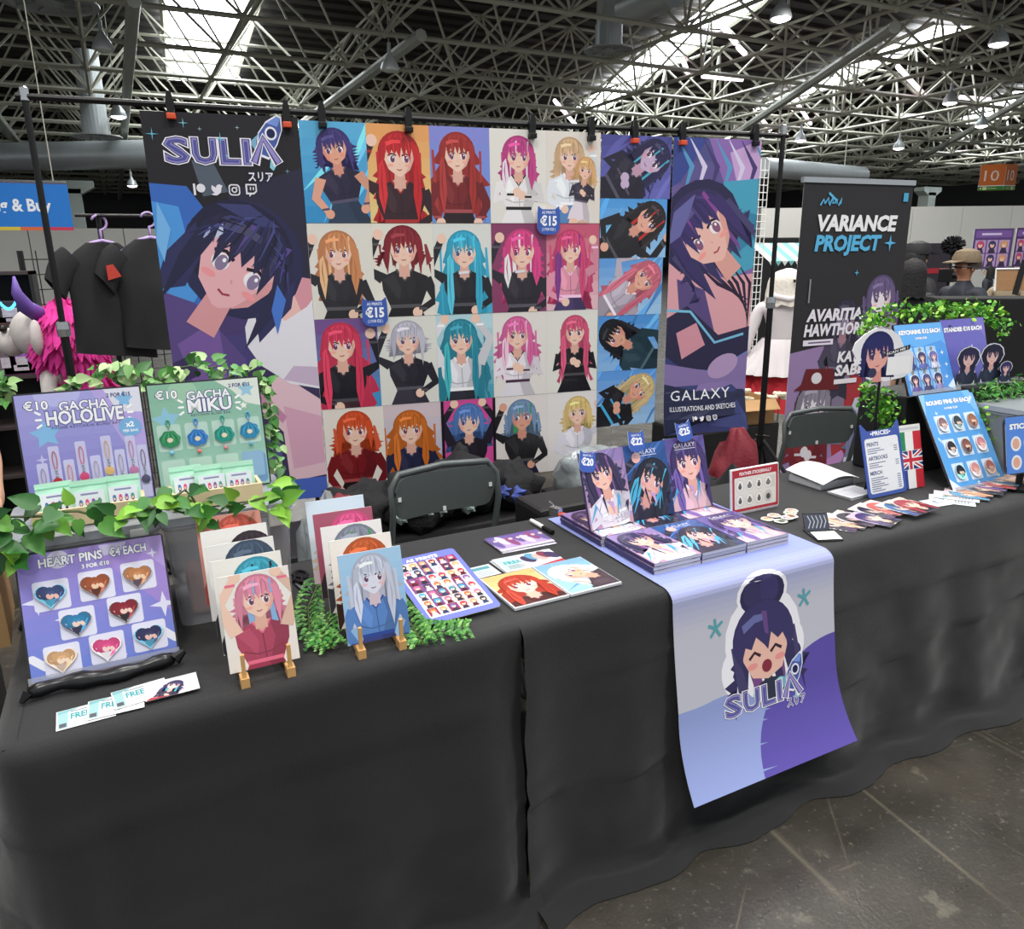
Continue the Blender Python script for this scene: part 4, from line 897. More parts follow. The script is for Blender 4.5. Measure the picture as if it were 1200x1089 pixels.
# --- clear bins with lids
def bin_(x0, x1, y0, y1, z0, z1, label, items=True, m=M_CLEAR):
    o = empty('storage_bin', (x0, y0, z0), label=label, cat='storage bin', group='clear plastic storage bins'); w, d, h = x1-x0, y1-y0, z1-z0
    P = rrect(0, 0, w, d, .03); q = .012; base = MB()
    V = [(x*(1-2*q/w)+q, y*(1-2*q/d)+q, 0) for x, y in P]+[(x, y, h-.03) for x, y in P]; n = len(P)
    base.add(V, [tuple(range(n))[::-1]]+[(i, (i+1) % n, n+(i+1) % n, n+i) for i in range(n)]).build('body', m, o, smooth='auto')
    MB().tube([(x, y, h-.03) for x, y in P], .006, 6, closed=True).build('rim', M_CLEAR, o)
    mb = MB(); mb.v = [(x*(1+.016/w)-.008, y*(1+.016/d)-.008, z) for z in (h-.022, h-.002) for x, y in P]; mb.f = [tuple(range(n))[::-1], tuple(range(n, 2*n))]+[(i, (i+1) % n, n+(i+1) % n, n+i) for i in range(n)]
    mb.build('lid', mat('bin_lid', 'aeb2ba', .2, alpha=.75), o, smooth='auto')
    MB().rbox(w-.06, -.012, h-.06, w-.02, .004, h-.012, .005).build('latch', M_PAPER, o)
    return o
bin_(-.30, .008, 1.895, 2.19, T, 1.032, 'clear plastic bin behind the heart pins board')
bin_(.018, .318, 1.895, 2.19, T, 1.032, 'clear plastic bin behind the first easel of prints')
for i, (x, z, c, t) in enumerate(((.06, T+.006, 'd8a89c', 'pinkish wrapped parcel inside the bin behind the first easel'), (.17, T+.006, 'd08474', 'red wrapped parcel inside the bin behind the first easel'), (-.26, T+.006, 'c8c4c0', 'grey wrapped parcel inside the bin behind the heart pins board'))):
    MB().rbox(x, 1.95, z, x+.1, 2.12, z+.09, .015).build('parcel', mat('parcel_'+c, c, .6), None); tag(bpy.data.objects[-1] if 0 else COL.objects[-1], t, 'parcel', 'parcels inside the bins')
# --- gacha boards on the bins
GW, GH = .268, .285
def title(a, l1, l2, sub, W2):
    a.otext(l1, a.w*.53, a.h*.845, .021, 'f6f6fa', '55588c', .05, .025, align='C', width=a.w*.4); a.otext(l2, a.w*.53, a.h*.735, .031, 'f6f6fa', '55588c', .05, .03, align='C', width=W2)
    a.text(sub, a.w*.53, a.h*.695, .006, '3c3c66', .01, align='C', width=W2*.9, spacing=1.3)
    a.otext('€10', a.w*.06, a.h*.87, .02, 'ffffff', '55588c', .04, .02, width=a.w*.19); a.text('2 FOR €15', a.w*.72, a.h*.93, .009, '3a4a80', .03, width=a.w*.2)
    for s in (-1, 1):
        for k in range(3): a.push(a.w*.53+s*(W2/2+.016), a.h*(.84-.055*k), s*(.6-.6*k), .0022); a.rr(-3.4, -1.2, 3.4, 1.2, 1.1, 'ffffff'); a.pop()
a = Art(GW, GH); a.grad(0, 0, GW, GH, '7f78c8', 'a6a4e0', 8); a.poly([(GW*.6, GH), (GW, GH), (GW, GH*.2), (GW*.8, GH*.55)], 'b7a6e2'); a.poly([(GW*.7, GH), (GW, GH), (GW, GH*.78), (GW*.8, GH*.8)], 'dfe0ee'); a.ell(GW*.33, GH*.99, .05, .03, 'b9b9ea'); a.star(GW*.2, GH*.66, .035, '86bce8', 5, .5, .4); a.star(GW*.86, GH*.9, .022, '86bce8', 5, .5, .3); a.star(GW*.14, GH*.45, .014, 'c8c6f0'); a.star(GW*.95, GH*.15, .02, 'b8b0e8')
title(a, 'GACHA', 'HOLOLIVE', 'PHONE KEYCHAIN BLIND BAG', GW*.62); a.ell(GW*.88, GH*.655, .026, .024, '7ab0e0'); a.text('x2', GW*.88, GH*.66, .012, 'ffffff', .04, align='C'); a.text('PER BAG', GW*.88, GH*.615, .006, 'ffffff', .02, align='C')
HX = [.13, .235, .34, .45, .555, .66, .76, .86, .95]; HT = [.42, .555, .43, .575, .44, .60, .47, .58, .49]
for x, t in zip(HX, HT): a.rr(GW*x-.0115, GH*.02, GW*x+.0115, GH*t, .004, 'c9c8ec')
a2, GM1 = board('gacha_board', a, (-.256, 2.07, 1.037), R(9), 'lilac board titled GACHA HOLOLIVE with phone charms, standing on the clear bin', lip=False)
CC = ['9a96b8', 'b03038', 'e08a70', 'd04a78', 'b8b4c8', 'dcb474', 'a8a4b8', 'c07aa8', '55506c']; CN = ['grey', 'dark red', 'orange', 'pink', 'pale grey', 'yellow', 'silver', 'violet', 'slate']
for i, (x, t) in enumerate(zip(HX, HT)):
    o = empty('phone_charm', label=f'{CN[i]} phone charm on a looped strap, {ORD[i]} from the left on the HOLOLIVE board', cat='charm', group='phone charms on the lilac board'); c = CC[i]
    top = GH*t-.012; L = .075
    MB().tube([(0.0045*sin(q), 0, top-.02+.02*cos(q)*(1 if cos(q) > 0 else 1.2)) for q in [2*pi*k/14 for k in range(14)]], .0009, 5, closed=True).build('loop', mat('cord_'+c, mix(c, 'e0a0a0', .2), .6), o)
    MB().ball((0, 0, top-.047), .003, n=8, m=5).ball((.001, 0, top-.054), .0028, n=8, m=5).ball((0, 0, top-.061), .003, n=8, m=5).build('chain', M_CHR, o)
    MB().lathe([(.0035, -.002), (.0105, -.0015), (.0105, .0015), (.0035, .002)], 14, Matrix.Translation((0, 0, top-.075)) @ Matrix.Rotation(pi/2, 4, 'X')).build('pendant', mat('resin_'+c, c, .25), o)
    put(o, GM1, GW*x, 0, .0075)
a = Art(GW, GH); a.grad(0, 0, GW, GH, '9fc8bc', '86b89e', 6); a.poly([(GW*.6, GH), (GW, GH), (GW, GH*.74), (GW*.86, GH*.78), (GW*.75, GH*.9)], 'dfe6de'); a.ell(GW*.3, GH*.93, .035, .028, '9fc8ac'); a.star(GW*.13, GH*.68, .036, '8fc4dc', 5, .5, .4); a.star(GW*.88, GH*.9, .022, '9ac8dc', 5, .5, .3); a.star(GW*.84, GH*.755, .01, 'f0f0e8', 5, .5); a.rr(GW*.8, GH*.02, GW*.99, GH*.3, .01, '6f9ac4')
title(a, 'GACHA', 'MIKU', 'KEYCHAIN BLIND BAG', GW*.4)
MX = [.135, .38, .625, .865]
for x in MX: a.rr(GW*x-.028, GH*.40, GW*x+.028, GH*.64, .006, 'bcd8cc'); a.rr(GW*x-.028, GH*.08, GW*x+.028, GH*.32, .006, 'bcd8cc' if x < .8 else '8fb4d4')
a2, GM2 = board('gacha_board', a, (.030, 2.07, 1.037), R(8), 'green board titled GACHA MIKU with keychains, standing on the clear bin', lip=False)
for i, (x, c, n) in enumerate(zip(MX, ('2c8a5a', '2f78c0', '1f8f80', '2a86b0'), ('green', 'blue', 'sea green', 'turquoise'))):
    o = empty('keychain', label=f'{n} round keychain, {ORD[i]} from the left on the MIKU board', cat='keychain', group='keychains on the green board')
    y = GH*(.555, .545, .55, .56)[i]
    MB().tube([(.004*cos(q), 0, .009*sin(q)) for q in [2*pi*k/12 for k in range(12)]], .0016, 6, closed=True).build('clasp', mat('clasp_'+c, lt(c, .3), .3, .3), o, (0, 0, y+.028)); MB().tube([(0, 0, y+.02), (0, 0, y+.012)], .0015, 5).build('link', M_CHR, o)
    pl = [((.0245+.0016*sin(7*q+i))*cos(q), (.0215+.0016*sin(7*q+i))*sin(q)-.002*abs(cos(q))) for q in [2*pi*k/28 for k in range(28)]]
    ar = Art(.05, .05); ar.push(.025, .025, 0, 1); ar.poly(pl, c)
    for k in range(8): ar.line([(.003*(k-3.5)*.6, .018), (.006*(k-3.5), .004), (.0062*(k-3.5), -.014+.002*abs(k-3.5))], [.001, .003, .001], lt(c, .3) if k % 2 else dk(c, .35))
    ar.ell(0, -.003, .007, .006, 'e8d8b8'); ar.pop()
    place('pendant', ar.mesh('pendant', GLOSS, .003, c, outline=[(p+.025, q+.025) for p, q in pl]), o, (-.025, 0, y-.025-.012)); MB().ball((0, -.002, y-.048), .0055, n=8, m=6).build('bead', mat('bead_'+c, ('7ac0e0', 'e87a70', 'e08a90', '6ab0d0')[i], .3), o)
    put(o, GM2, GW*x, 0, .007)
# --- wooden trays of mint packets on the bins
M_MINT = mat('mint_pouch', 'b4e6cc', .3, 0, .06, 30); 
pk = Art(.062, .05); pk.rect(0, 0, .062, .05, 'dfeaf2'); pk.rect(.013, .04, .049, .0445, '8a8cb4')
for k in range(4): mini(pk, .006+k*.013, .006, .011, .026, ('3a7ab0', 'd84a84', '7a5aa8', '2f9a8a')[k], '3a3a58', 'e6e4f2')
pkm = pk.mesh('sticker', GLOSS, .0003)
def pouch(x, y, z, rz, tilt, label):
    o = empty('mint_packet', (x, y, z), (-tilt, 0, rz), label, 'packet', 'mint packets in the wooden trays')
    mb = MB(); n = 6
    for i in range(n+1):
        t = i/n; th = .006*sin(pi*min(1, t*1.25))+.0006 if t < .8 else .0008
        mb.v += [(-.038, -th*.3, .088*t), (0, -th, .088*t), (.038, -th*.3, .088*t), (.038, th*.3, .088*t), (0, th, .088*t), (-.038, th*.3, .088*t)]
    for i in range(n):
        for j in range(6): mb.f.append((6*i+j, 6*i+(j+1) % 6, 6*i+6+(j+1) % 6, 6*i+6+j))
    mb.f += [tuple(range(6))[::-1], tuple(range(6*n, 6*n+6))]
    mb.build('pouch', M_MINT, o); MB().box(-.038, -.0016, .074, .038, .0016, .077).build('seal', mat('seal_strip', '8fd8b4', .3), o); place('sticker', pkm, o, (-.031, -.0085, .012))
def tray(x0, w, label, k):
    o = empty('wooden_tray', (x0, 1.935, 1.034), label=label, cat='tray', group='wooden trays on the bins'); d, h = .085, .042
    for nm, b in (('front', (0, 0, 0, w, .008, h)), ('back', (0, d-.008, 0, w, d, h)), ('side', (0, .008, 0, .008, d-.008, h)), ('side', (w-.008, .008, 0, w, d-.008, h)), ('base', (.008, .008, 0, w-.008, d-.008, .006))): MB().box(*b).build(nm, M_PLY, o)
    for i, (px, py, rz, tl) in enumerate(k): pouch(x0+px, 1.935+py, 1.042, rz, tl, f'mint packet {("at the left","in the middle","at the right")[i]} of the tray below the {"HOLOLIVE" if x0 < 0 else "MIKU"} board')
tray(-.245, .235, 'wooden tray of mint packets below the HOLOLIVE board', ((.05, .045, .12, .3), (.12, .03, .02, .22), (.19, .035, -.03, .25)))
tray(.045, .215, 'wooden tray of mint packets below the MIKU board', ((.045, .05, .05, .3), (.10, .032, .03, .25), (.165, .03, -.02, .2)))
# --- two easels with stepped prints
PW, PH = .148, .21
def easel(x, prints, label, side, yaw=0):
    o = empty('print_easel', (x+PW/2, 1.60, T), (0, 0, yaw), label, 'easel', 'small wooden easels with stepped prints')
    for s in (-1, 1):
        MB().box(s*.048-.009, -.06, 0, s*.048+.009, -.03, .022).build('foot', M_WOOD, o); MB().box(s*.048-.004, -.054, .02, s*.048+.004, -.046, .075).build('peg', M_WOOD, o)
        MB().add([(s*.048-.006, y, z) for y, z in ((-.03, 0), (-.03, .016), (.27, .09), (.27, .072), (.22, 0))]+[(s*.048+.006, y, z) for y, z in ((-.03, 0), (-.03, .016), (.27, .09), (.27, .072), (.22, 0))], [(0, 1, 2, 3, 4), (9, 8, 7, 6, 5), (0, 5, 6, 1), (1, 6, 7, 2), (2, 7, 8, 3), (3, 8, 9, 4), (4, 9, 5, 0)]).build('rail', M_WOOD, o)
    for i, (sp, lab) in enumerate(prints):
        ar = Art(PW, PH); fig(ar, 0, 0, PW, PH, seed=60+i+int(x*50), **sp)
        p = ar.build('easel_print', None, (x-.004*i, 1.575+.060*i, T+.024+.0155*i), (R(-13), 0, yaw), m=GLOSS, thick=.004)
        tag(p, f'{lab}, {("front","second","third","fourth","rearmost")[i]} print on the {side} easel', 'print', 'prints on the small easels')
easel(.105, [(dict(bg='efe9e2', hair='e690a8', hair2='8ab4e0', top='b04862', bot='a83a56', legs='9ab8e4', pose=2, head=(.52, .78), hs=.18, long=1.2, sleeves=False), 'pink and blue-haired figure in red'), (dict(bg='ece8e0', hair='3fa4bc', top='30303a', head=(.62, .76), hs=.2, long=2, hair2='2a2c38'), 'teal-haired figure on cream'), (dict(bg='e8e6e2', hair='44566c', top='2c2c34', head=(.62, .76), hs=.22, long=2), 'slate-haired figure on white'), (dict(bg='efede8', hair='3a3038', top='4a3450', head=(.72, .72), hs=.2, long=2, hair2='5a3a5c'), 'black-haired figure on white'), (dict(bg='d89484', hair='d0604e', top='a84a44', head=(.6, .74), hs=.22, long=2), 'coral red-haired figure')], 'wooden easel nearest the heart pins board', 'first')
easel(.362, [(dict(bg='a9cfec', bg2='8fbce6', hair='c8cde0', top='5a86c8', bot='3a4488', skin='dfe2f0', pose=0, head=(.5, .78), hs=.18, long=2.4, wd=1.7, legs='c8d0ea', trim='2c4a9a'), 'silver-haired figure in blue'), (dict(bg='f0ece4', hair='c8602e', top='3a2420', head=(.55, .74), hs=.22, long=1.4), 'orange-haired figure on cream'), (dict(bg='eeeae8', hair='8a90a0', top='3a3a44', head=(.55, .74), hs=.22, long=1.4, hair2='4a9a5c'), 'grey and green-haired figure'), (dict(bg='a8586e', hair='e05a90', top='3a2c34', head=(.62, .74), hs=.22, long=2), 'pink-haired figure on plum'), (dict(bg='d3e2f0', hair='ecd8c0', top='e0c8d0', head=(.5, .6), hs=.22, long=2), 'pale blond figure on light blue')], 'wooden easel beside the blue-edged sheet of small prints', 'second', R(-2))
# --- scissors
o = empty('scissors', (.362, 1.935, T+.004), (0, 0, R(8)), 'black-handled scissors lying behind the second easel', 'scissors')
for s in (-1, 1):
    MB().add([(0, 0, 0), (.007*s, .07, 0), (.004*s, .10, 0), (-.004*s, .1, 0), (0, 0, .002), (.007*s, .07, .002), (.004*s, .10, .002), (-.004*s, .1, .002)], [(0, 1, 2, 3), (4, 7, 6, 5), (0, 4, 5, 1), (1, 5, 6, 2), (2, 6, 7, 3), (3, 7, 4, 0)]).build('blade', M_CHR, o, (0, 0, .001*s), (0, 0, R(-7*s)))
    MB().tube([(.018*s+.016*cos(q), .145+.028*sin(q), .004) for q in [2*pi*k/16 for k in range(16)]], .005, 6, closed=True).tube([(0, .09, .003), (.012*s, .12, .004)], .005, 6).build('handle', M_BLK, o)
# --- sheet of small prints with a blue edge, propped up
rng = random.Random(5); a = Art(.205, .297); ol = rrect(0, 0, .205, .297, .012); a.poly(ol, '6f78cc'); a.rr(.014, .02, .191, .262, .006, 'e9e6f0'); a.otext('A5 PRINTS', .1, .272, .012, 'ffffff', '4a4a8a', .04, .04, align='C', width=.095)
pal = ['c83040', '3a3a60', 'd86a90', '3aa0c0', '8a2030', 'd0a070', '2c2c38', '7a5aa0', 'b8b8c8', 'd87040', '2f8a9a']; bgs = ['e8e4e0', 'd8c8d0', '7a4a80', 'c0d4e8', 'e8c8b0', '8a3050']
for r in range(7):
    for c in range(6): mini(a, .018+c*.0285, .026+r*.0335, .0275, .0325, rng.choice(pal), rng.choice(['2a2830', '3a2c40', 'e0dce4', '5a2030', '2c3a5c']), rng.choice(bgs))
a.rect(.127, .026, .131, .26, 'f4f4f8')
o = empty('sheet_stand', (.57, 1.603, T+.006), (0, 0, R(3)), 'blue-edged board of small A5 prints lying tilted beside the second easel', 'display board', 'printed display boards')
a.build('print', o, (0, 0, .006), (R(-78), 0, 0), m=GLOSS, thick=.002, outline=ol); MB().prism([(p, q) for p, q in rrect(.01, .02, .195, .28, .01)], .001, .004).build('backing', M_ACR, o, (0, 0, .005), (R(-78), 0, 0)); MB().box(.06, .2, -.005, .14, .21, .047).build('prop', M_ACR, o)
# --- open folder with two prints
o = empty('open_folder', (.80, 1.59, T+.001), (0, 0, R(1)), 'open album with two glossy prints lying by the table edge', 'album')
for k, sp in enumerate((dict(bg='e2b070', bg2='ecd49c', hair='b03a24', top='4a2420', bot='2c2024', head=(.5, .62), hs=.22, long=2.2, wd=2.0), dict(bg='7aa8d8', bg2='9ad0cc', hair='ece6e2', top='3a2c34', bot='2c2a38', head=(.42, .64), hs=.2, tilt=.8, long=1.4, skin='eab498'))):
    MB().rbox(k*.17, 0, 0, k*.17+.166, .212, .009, .002).build('pages', mat('album_sleeve', 'd2d4d8', .25, 0, .03), o); ar = Art(.158, .204); fig(ar, 0, 0, .158, .204, seed=80+k, splash=4, **sp); ar.build('page_print', o, (k*.17+.004, .004, .0093), (R(-90), 0, 0), m=GLOSS)
# --- small card piles
def cards(x, y, w, h, n, art, label, grp='card piles on the long table', rz=0, name='print_card', dz=.0012):
    me = art.mesh(name, GLOSS, .0008)
    for i in range(n):
        r = random.Random(i+int(x*100)); o = place(name, me, None, (x+r.uniform(-.004, .004)*(n > 1), y+r.uniform(-.004, .004)*(n > 1), T+.0012+i*dz*2.2), (R(-90), 0, rz+r.uniform(-.05, .05)*(i < n-1)))
        tag(o, label+(', top of its pile' if i == n-1 and n > 1 else (f', {("lowest", "second lowest", "third lowest")[i]} in its pile' if n > 1 else '')), 'card', grp)
a = Art(.19, .125); a.rect(0, 0, .19, .125, 'b6a0d0'); a.grad(0, .07, .19, .125, '8a78b8', '5c4a8c', 4); 
for k in range(7): a.ell(.015+k*.027, .06+.02*(k % 2), .014, .04, ('6a5a98', 'd8cce8', '8a4a7c')[k % 3], .2); a.ell(.02+k*.027, .085, .007, .008, 'f0ccc4')
a.rect(0, 0, .19, .012, 'e8e0f0'); cards(.945, 1.96, .19, .125, 3, a, 'violet group print on the table behind the album')
a = Art(.195, .105); a.rect(0, 0, .195, .105, 'dfe6e8'); a.rect(.005, .01, .06, .095, 'b8d4d4'); a.text('FREE', .02, .05, .02, '2f9aa0', .04, width=.055)
for k in range(5): a.rect(.02, .012+k*.006, .075, .015+k*.006, '8a8a94'); a.ell(.1+k*.02, .06+.012*(k % 2), .018, .03, ('3a3458', '5a9ab8', 'e0b0a8', '7a3a4c')[k % 4], .4)
a.poly([(.1, 0), (.195, .02), (.195, .0)], 'b83a40'); cards(.89, 1.815, .195, .105, 3, a, 'flyer with teal FREE lettering between album and violet prints', rz=-.02)
a = Art(.075, .08); a.rect(0, 0, .075, .08, 'd5dfe4'); a.rect(.008, .05, .066, .07, '5a9aa4'); 
for k in range(4): a.rect(.01, .01+k*.009, .06, .014+k*.009, '8f9aa4')
cards(.802, 1.822, .075, .08, 1, a, 'small pale info card at the left edge of the album', rz=.05)
# marker pen
o = empty('marker_pen', (1.161, 2.105, T+.008), (0, 0, R(2)), 'black and white marker pen lying beside the runner', 'pen')
MB().lathe([(.007, -.065), (.0075, .02)], 10, Matrix.Rotation(-pi/2, 4, 'X')).build('barrel', M_PAPER, o); MB().lathe([(.0082, -.075), (.008, -.025), (.006, .0)], 10, Matrix.Rotation(-pi/2, 4, 'X')).build('cap', M_BLK, o); MB().lathe([(.0075, .02), (.0065, .065)], 10, Matrix.Rotation(-pi/2, 4, 'X')).build('tail', M_PAPER, o)
o = empty('cloth_clamp', (1.275, 2.19, T), (0, 0, R(20)), 'silver clip with orange tip at the back edge of the runner', 'clamp')
MB().rbox(-.012, -.015, -.004, .012, .03, .03, .003).build('jaw', M_CHR, o); MB().rbox(-.014, -.03, .002, .014, -.013, .012, .003).build('tip', M_ORG, o); MB().tube([(0, .01, .03), (-.012, .03, .05)], .004, 6).build('lever', M_CHR, o)
# ------------------------------------------------------------------ right half of the tables: books, boards, prints
BW, BH, BT = .172, .248, .0105
def cover(seed=0, bright=0):
    a = Art(BW, BH); hair = ('3a3258', '1f2436', '40346a')[seed]; bg = ('8a7ab4', '2f5a9c', '5a5096')[seed]
    fig(a, 0, 0, BW, BH, bg=bg, bg2=('c89aa8', '1f2c58', '8a6aa8')[seed], hair=hair, hair2=('8a5a9c', '4ab0d8', '7a60b0')[seed], top=('e0d8e6', '26243c', 'd8b4c0')[seed], bot=('2a2438', '26304a', '3a90a8')[seed], skin=('f2c4b4', 'e8b4ac', 'f2c0b6')[seed], head=((.42, .76), (.58, .56), (.55, .72))[seed], hs=(.2, .22, .24)[seed], tilt=(.2, -.5, .1)[seed], long=(1.6, 2.2, 3.0)[seed], pose=(3, 1, 4)[seed], seed=90+seed, splash=12, wd=1.6)
    for k in range(5): a.line([(BW*(.05+.2*k), BH*(.1+.12*(k % 3))), (BW*(.2+.18*k), BH*(.3+.1*(k % 2))), (BW*(.3+.15*k), BH*.15)], [.002, .014, .001], ('4aa8d8', '2a2448', 'c8a0d0')[k % 3])
    if seed == 0: a.text('GALAXY', BW*.3, BH*.1, .014, 'f4f4fa', 0, spacing=1.1, width=BW*.5); a.rect(BW*.3, BH*.07, BW*.8, BH*.078, 'f0f0f8')
    else: a.text('GALAXY', BW*.25, BH*.86, .015, 'f4f4fa', 0, spacing=1.1, width=BW*.5); a.rect(BW*.25, BH*.835, BW*.75, BH*.842, 'f0f0f8')
    return a
M_PAGE = mat('page_edges', 'c4c4c8', .7, 0, .12, 300)
COV = [cover(k).mesh('cover', GLOSS, .0006) for k in range(3)]
pages = MB().box(.001, .0006, .001, BW-.001, BT-.0006, BH-.001).mesh('pages', M_PAGE)
spine = MB().box(0, 0, 0, .0015, BT, BH).mesh('spine', mat('book_cover_card', '4a4470', .4))
backc = MB().box(0, BT-.0006, 0, BW, BT, BH).mesh('back_cover', _mats['book_cover_card'])
def book(loc, rot, k, label, grp):
    o = empty('artbook', loc, rot, label, 'book', grp)
    place('pages', pages, o); place('cover', COV[k], o, (0, .0007, 0)); place('spine', spine, o); place('back_cover', backc, o); return o
ROWS = ((1.60, 'front row'), (1.852, 'back row'))
for ry, rn in ROWS:
    for c in range(3):
        for i in range(3):
            r = random.Random(c*5+i)
            x = 1.247+c*(BW+.002)+r.uniform(-.002, .002)-(.012 if rn == 'back row' else 0); y = ry+r.uniform(-.002, .002)
            book((x, y, T+.0035+i*(BT+.0014)+BT), (R(-90), 0, 0), c, f'artbook in the {("left","middle","right")[c]} stack of the {rn}, {("lowest","middle","topmost")[i]} of three', 'flat stacks of artbooks on the runner')
ST = T+.0035+3*(BT+.0014)+.002
DB = [(1.232, .0), (1.402, .012), (1.567, .02)]
for c, (x, y) in enumerate(DB):
    book((x, 1.905+y, ST), (R(-17), 0, R((3, 0, -2)[c])), c, ('upright artbook with pale figure, tagged 20', 'upright artbook with dark blue cover, tagged 22', 'upright artbook with violet-haired face, tagged 25')[c], 'artbooks standing on the stacks')
    tm = price(.062, .072, ('€20', '€22', '€25')[c], 'GALAXY VOL. %d' % (c+1))
    tag(place('price_tag', tm, None, ((1.215, 1.955, ST+.185), (1.415, 1.965, ST+.22), (1.62, 1.97, ST+.225))[c], (R(-17), R((12, 2, -6)[c]), 0)), ('small blue price tag on the pale upright artbook', 'small blue price tag on the dark blue upright artbook', 'small blue price tag on the violet-haired upright artbook')[c], 'price tag', 'price tags of the stand')
# --- sticker rally sign
a = Art(.215, .15); a.rect(0, 0, .215, .15, 'b3303c'); a.rr(.01, .01, .205, .122, .004, 'e4dfd8'); a.text('FEATHER STICKERRALLY', .108, .129, .011, 'ffffff', .02, align='C', width=.15)
for k in range(7):
    x, y = .035+(k % 4)*.044, .092-.052*(k//4)
    if k == 3: a.rr(.16, .07, .2, .112, .003, 'd4cfc8')
    a.ell(x, y, .019, .022, 'cfcac4'); a.ell(x, y, .0165, .0195, 'eeeae4'); a.ell(x, y-.004, .008+.003*(k % 2), .009, ('5c5a58', '7a7876')[k % 2]); a.star(x, y+.006, .006, '45434a', 5, .5)
a.ell(.167, .04, .019, .022, 'cfcac4'); a.ell(.167, .038, .01, .011, '4a484c')
o, _ = board('rally_sign', a, (1.815, 1.905, T+.004), R(6), 'red-edged sign of round stickers standing behind the runner', 'sign', rim=False, lip=False, r=.003, group=None)
M_BASE = MB().box(.02, -.02, -.004, .2, .03, 0).build('foot', M_CLEAR, o)
# --- round stickers
for k in range(7):
    r = random.Random(k); x, y = 1.885+.02*k*.9, 1.75+.06*r.random()
    ar = Art(.05, .05); ol = [(.025+(.023+.002*sin(5*q))*cos(q), .025+.022*sin(q)) for q in [2*pi*i/18 for i in range(18)]]; ar.poly(ol, 'f0ece4'); ar.ell(.025, .025, .016, .015, ('d8a070', '7aa88a', 'c87a70', '9a8ab8')[k % 4]); ar.ell(.025, .022, .009, .009, ('f0d0b0', '4a4a50', 'e8d8a0')[k % 3]); ar.star(.028, .03, .007, 'b84a3c', 5, .5)
    tag(ar.build('round_sticker', None, (x-.025, y-.02, T+.0015+k*.0022), (R(-90), 0, r.random()*3*0), m=GLOSS, outline=ol), f'die-cut round sticker, {ORD[k]} from the left in the heap before the red sign', 'sticker', 'round stickers before the red sign')
# --- little card stand
o = empty('card_holder', (1.885, 1.625, T), (0, 0, R(-22)), 'dark card holder with a cream card beside the runner', 'card holder')
MB().prism([(0, 0), (.085, 0), (.085, .004), (0, .004)], -.06, .045).build('foot', M_ACR, o); MB().add([(0, .03, .004), (.085, .03, .004), (.085, .06, .055), (0, .06, .055), (0, .034, .004), (.085, .034, .004), (.085, .064, .055), (0, .064, .055)], [(0, 1, 2, 3), (7, 6, 5, 4), (0, 4, 5, 1), (1, 5, 6, 2), (2, 6, 7, 3), (3, 7, 4, 0)]).build('rest', M_ACR, o)
ar = Art(.08, .055); ar.rect(0, 0, .08, .055, 'e8ead8'); ar.rect(.015, .03, .06, .032, '7a7a70'); ar.line([(.03, .012), (.04, .022), (.05, .012)], .003, '60605a'); ar.build('card', o, (.003, -.055, .006), (R(-84), 0, 0))
ar = Art(.08, .055); ar.rect(0, 0, .08, .055, '3a3f4c'); 
for k in range(5): ar.line([(.01+.013*k, .008), (.02+.013*k, .03), (.012+.014*k, .05)], .003, 'b0b4c0')
ar.build('dark_card', o, (.003, .0285, .005), (R(-31), 0, 0))
# --- fan of loose prints
FAN = [('2a2638', 'e6e2e8', 'black-haired'), ('d8b49a', 'e8e4e6', 'tan'), ('26222c', 'f0eef2', 'black and white'), ('4a3a70', 'cdbcd8', 'purple-haired'), ('2c2c44', 'e8e6ea', 'navy-haired'), ('c85a50', 'e6d2cc', 'red-haired'), ('3a6aa0', 'd8dcea', 'blue-haired'), ('a03a44', 'e8c8c0', 'dark red-haired')]
for k, (hc, bg, nm) in enumerate(FAN):
    ar = Art(.105, .148); fig(ar, 0, 0, .105, .148, bg=bg, hair=hc, top='26242c' if k % 2 else '5a3a5c', head=(.5, .62), hs=.24, long=2.4, seed=120+k, pose=k % 5, splash=4, detail=False)
    x, y, rz = 2.03+.042*k+(.05 if k > 3 else 0)*.4, 1.60+.012*(k % 3)-(.012*k if k < 4 else .01*(k-4)), R(28-3*k)
    tag(ar.build('loose_print', None, (x, y-.03, T+.0012+k*.0028), (R(-90), 0, rz), m=GLOSS), f'{nm} figure print, {ORD[k]} from the left in the fan beside the runner', 'print', 'loose prints fanned beside the runner')
# --- info card and right hand pile
a = Art(.09, .075); a.rect(0, 0, .09, .075, 'dfe2e8'); a.rect(.02, .03, .07, .034, '6a7a9c'); a.ell(.045, .048, .01, .008, '7a8ab0'); cards(2.497, 1.61, .09, .075, 1, a, 'pale rounded info card in front of the price list', rz=-.1)
for k in range(9):
    ar = Art(.1, .148); hc = ('3a3458', 'b04a60', '5a9ac0', 'd8a07a', '2c2c3c', '7a5a9c', 'c84a50', '3a7a9a', 'e0c0a8')[k]
    if k < 2: ar.rect(0, 0, .1, .148, 'e2e4e6'); ar.text('FREE', .015, .1, .016, '2f9aa0', .03, width=.06); [ar.rect(.015, .02+.01*j, .08, .025+.01*j, '9aa2aa') for j in range(5)]
    else: fig(ar, 0, 0, .1, .148, bg=('e8e2e4', 'c8d4e8', 'dcc8d4')[k % 3], hair=hc, top='2c2a34', head=(.5, .6), hs=.26, long=2.2, seed=140+k, pose=k % 5, splash=6, detail=False)
    tag(ar.build('loose_print', None, (2.62+.045*k, 1.545+.004*k+.012*(k % 2), T+.0012+k*.0028), (R(-90), 0, R(35-2*k)), m=GLOSS), f'loose print, {ORD[k]} from the left in the fan before the round pins board', 'print', 'loose prints fanned before the round pins board')
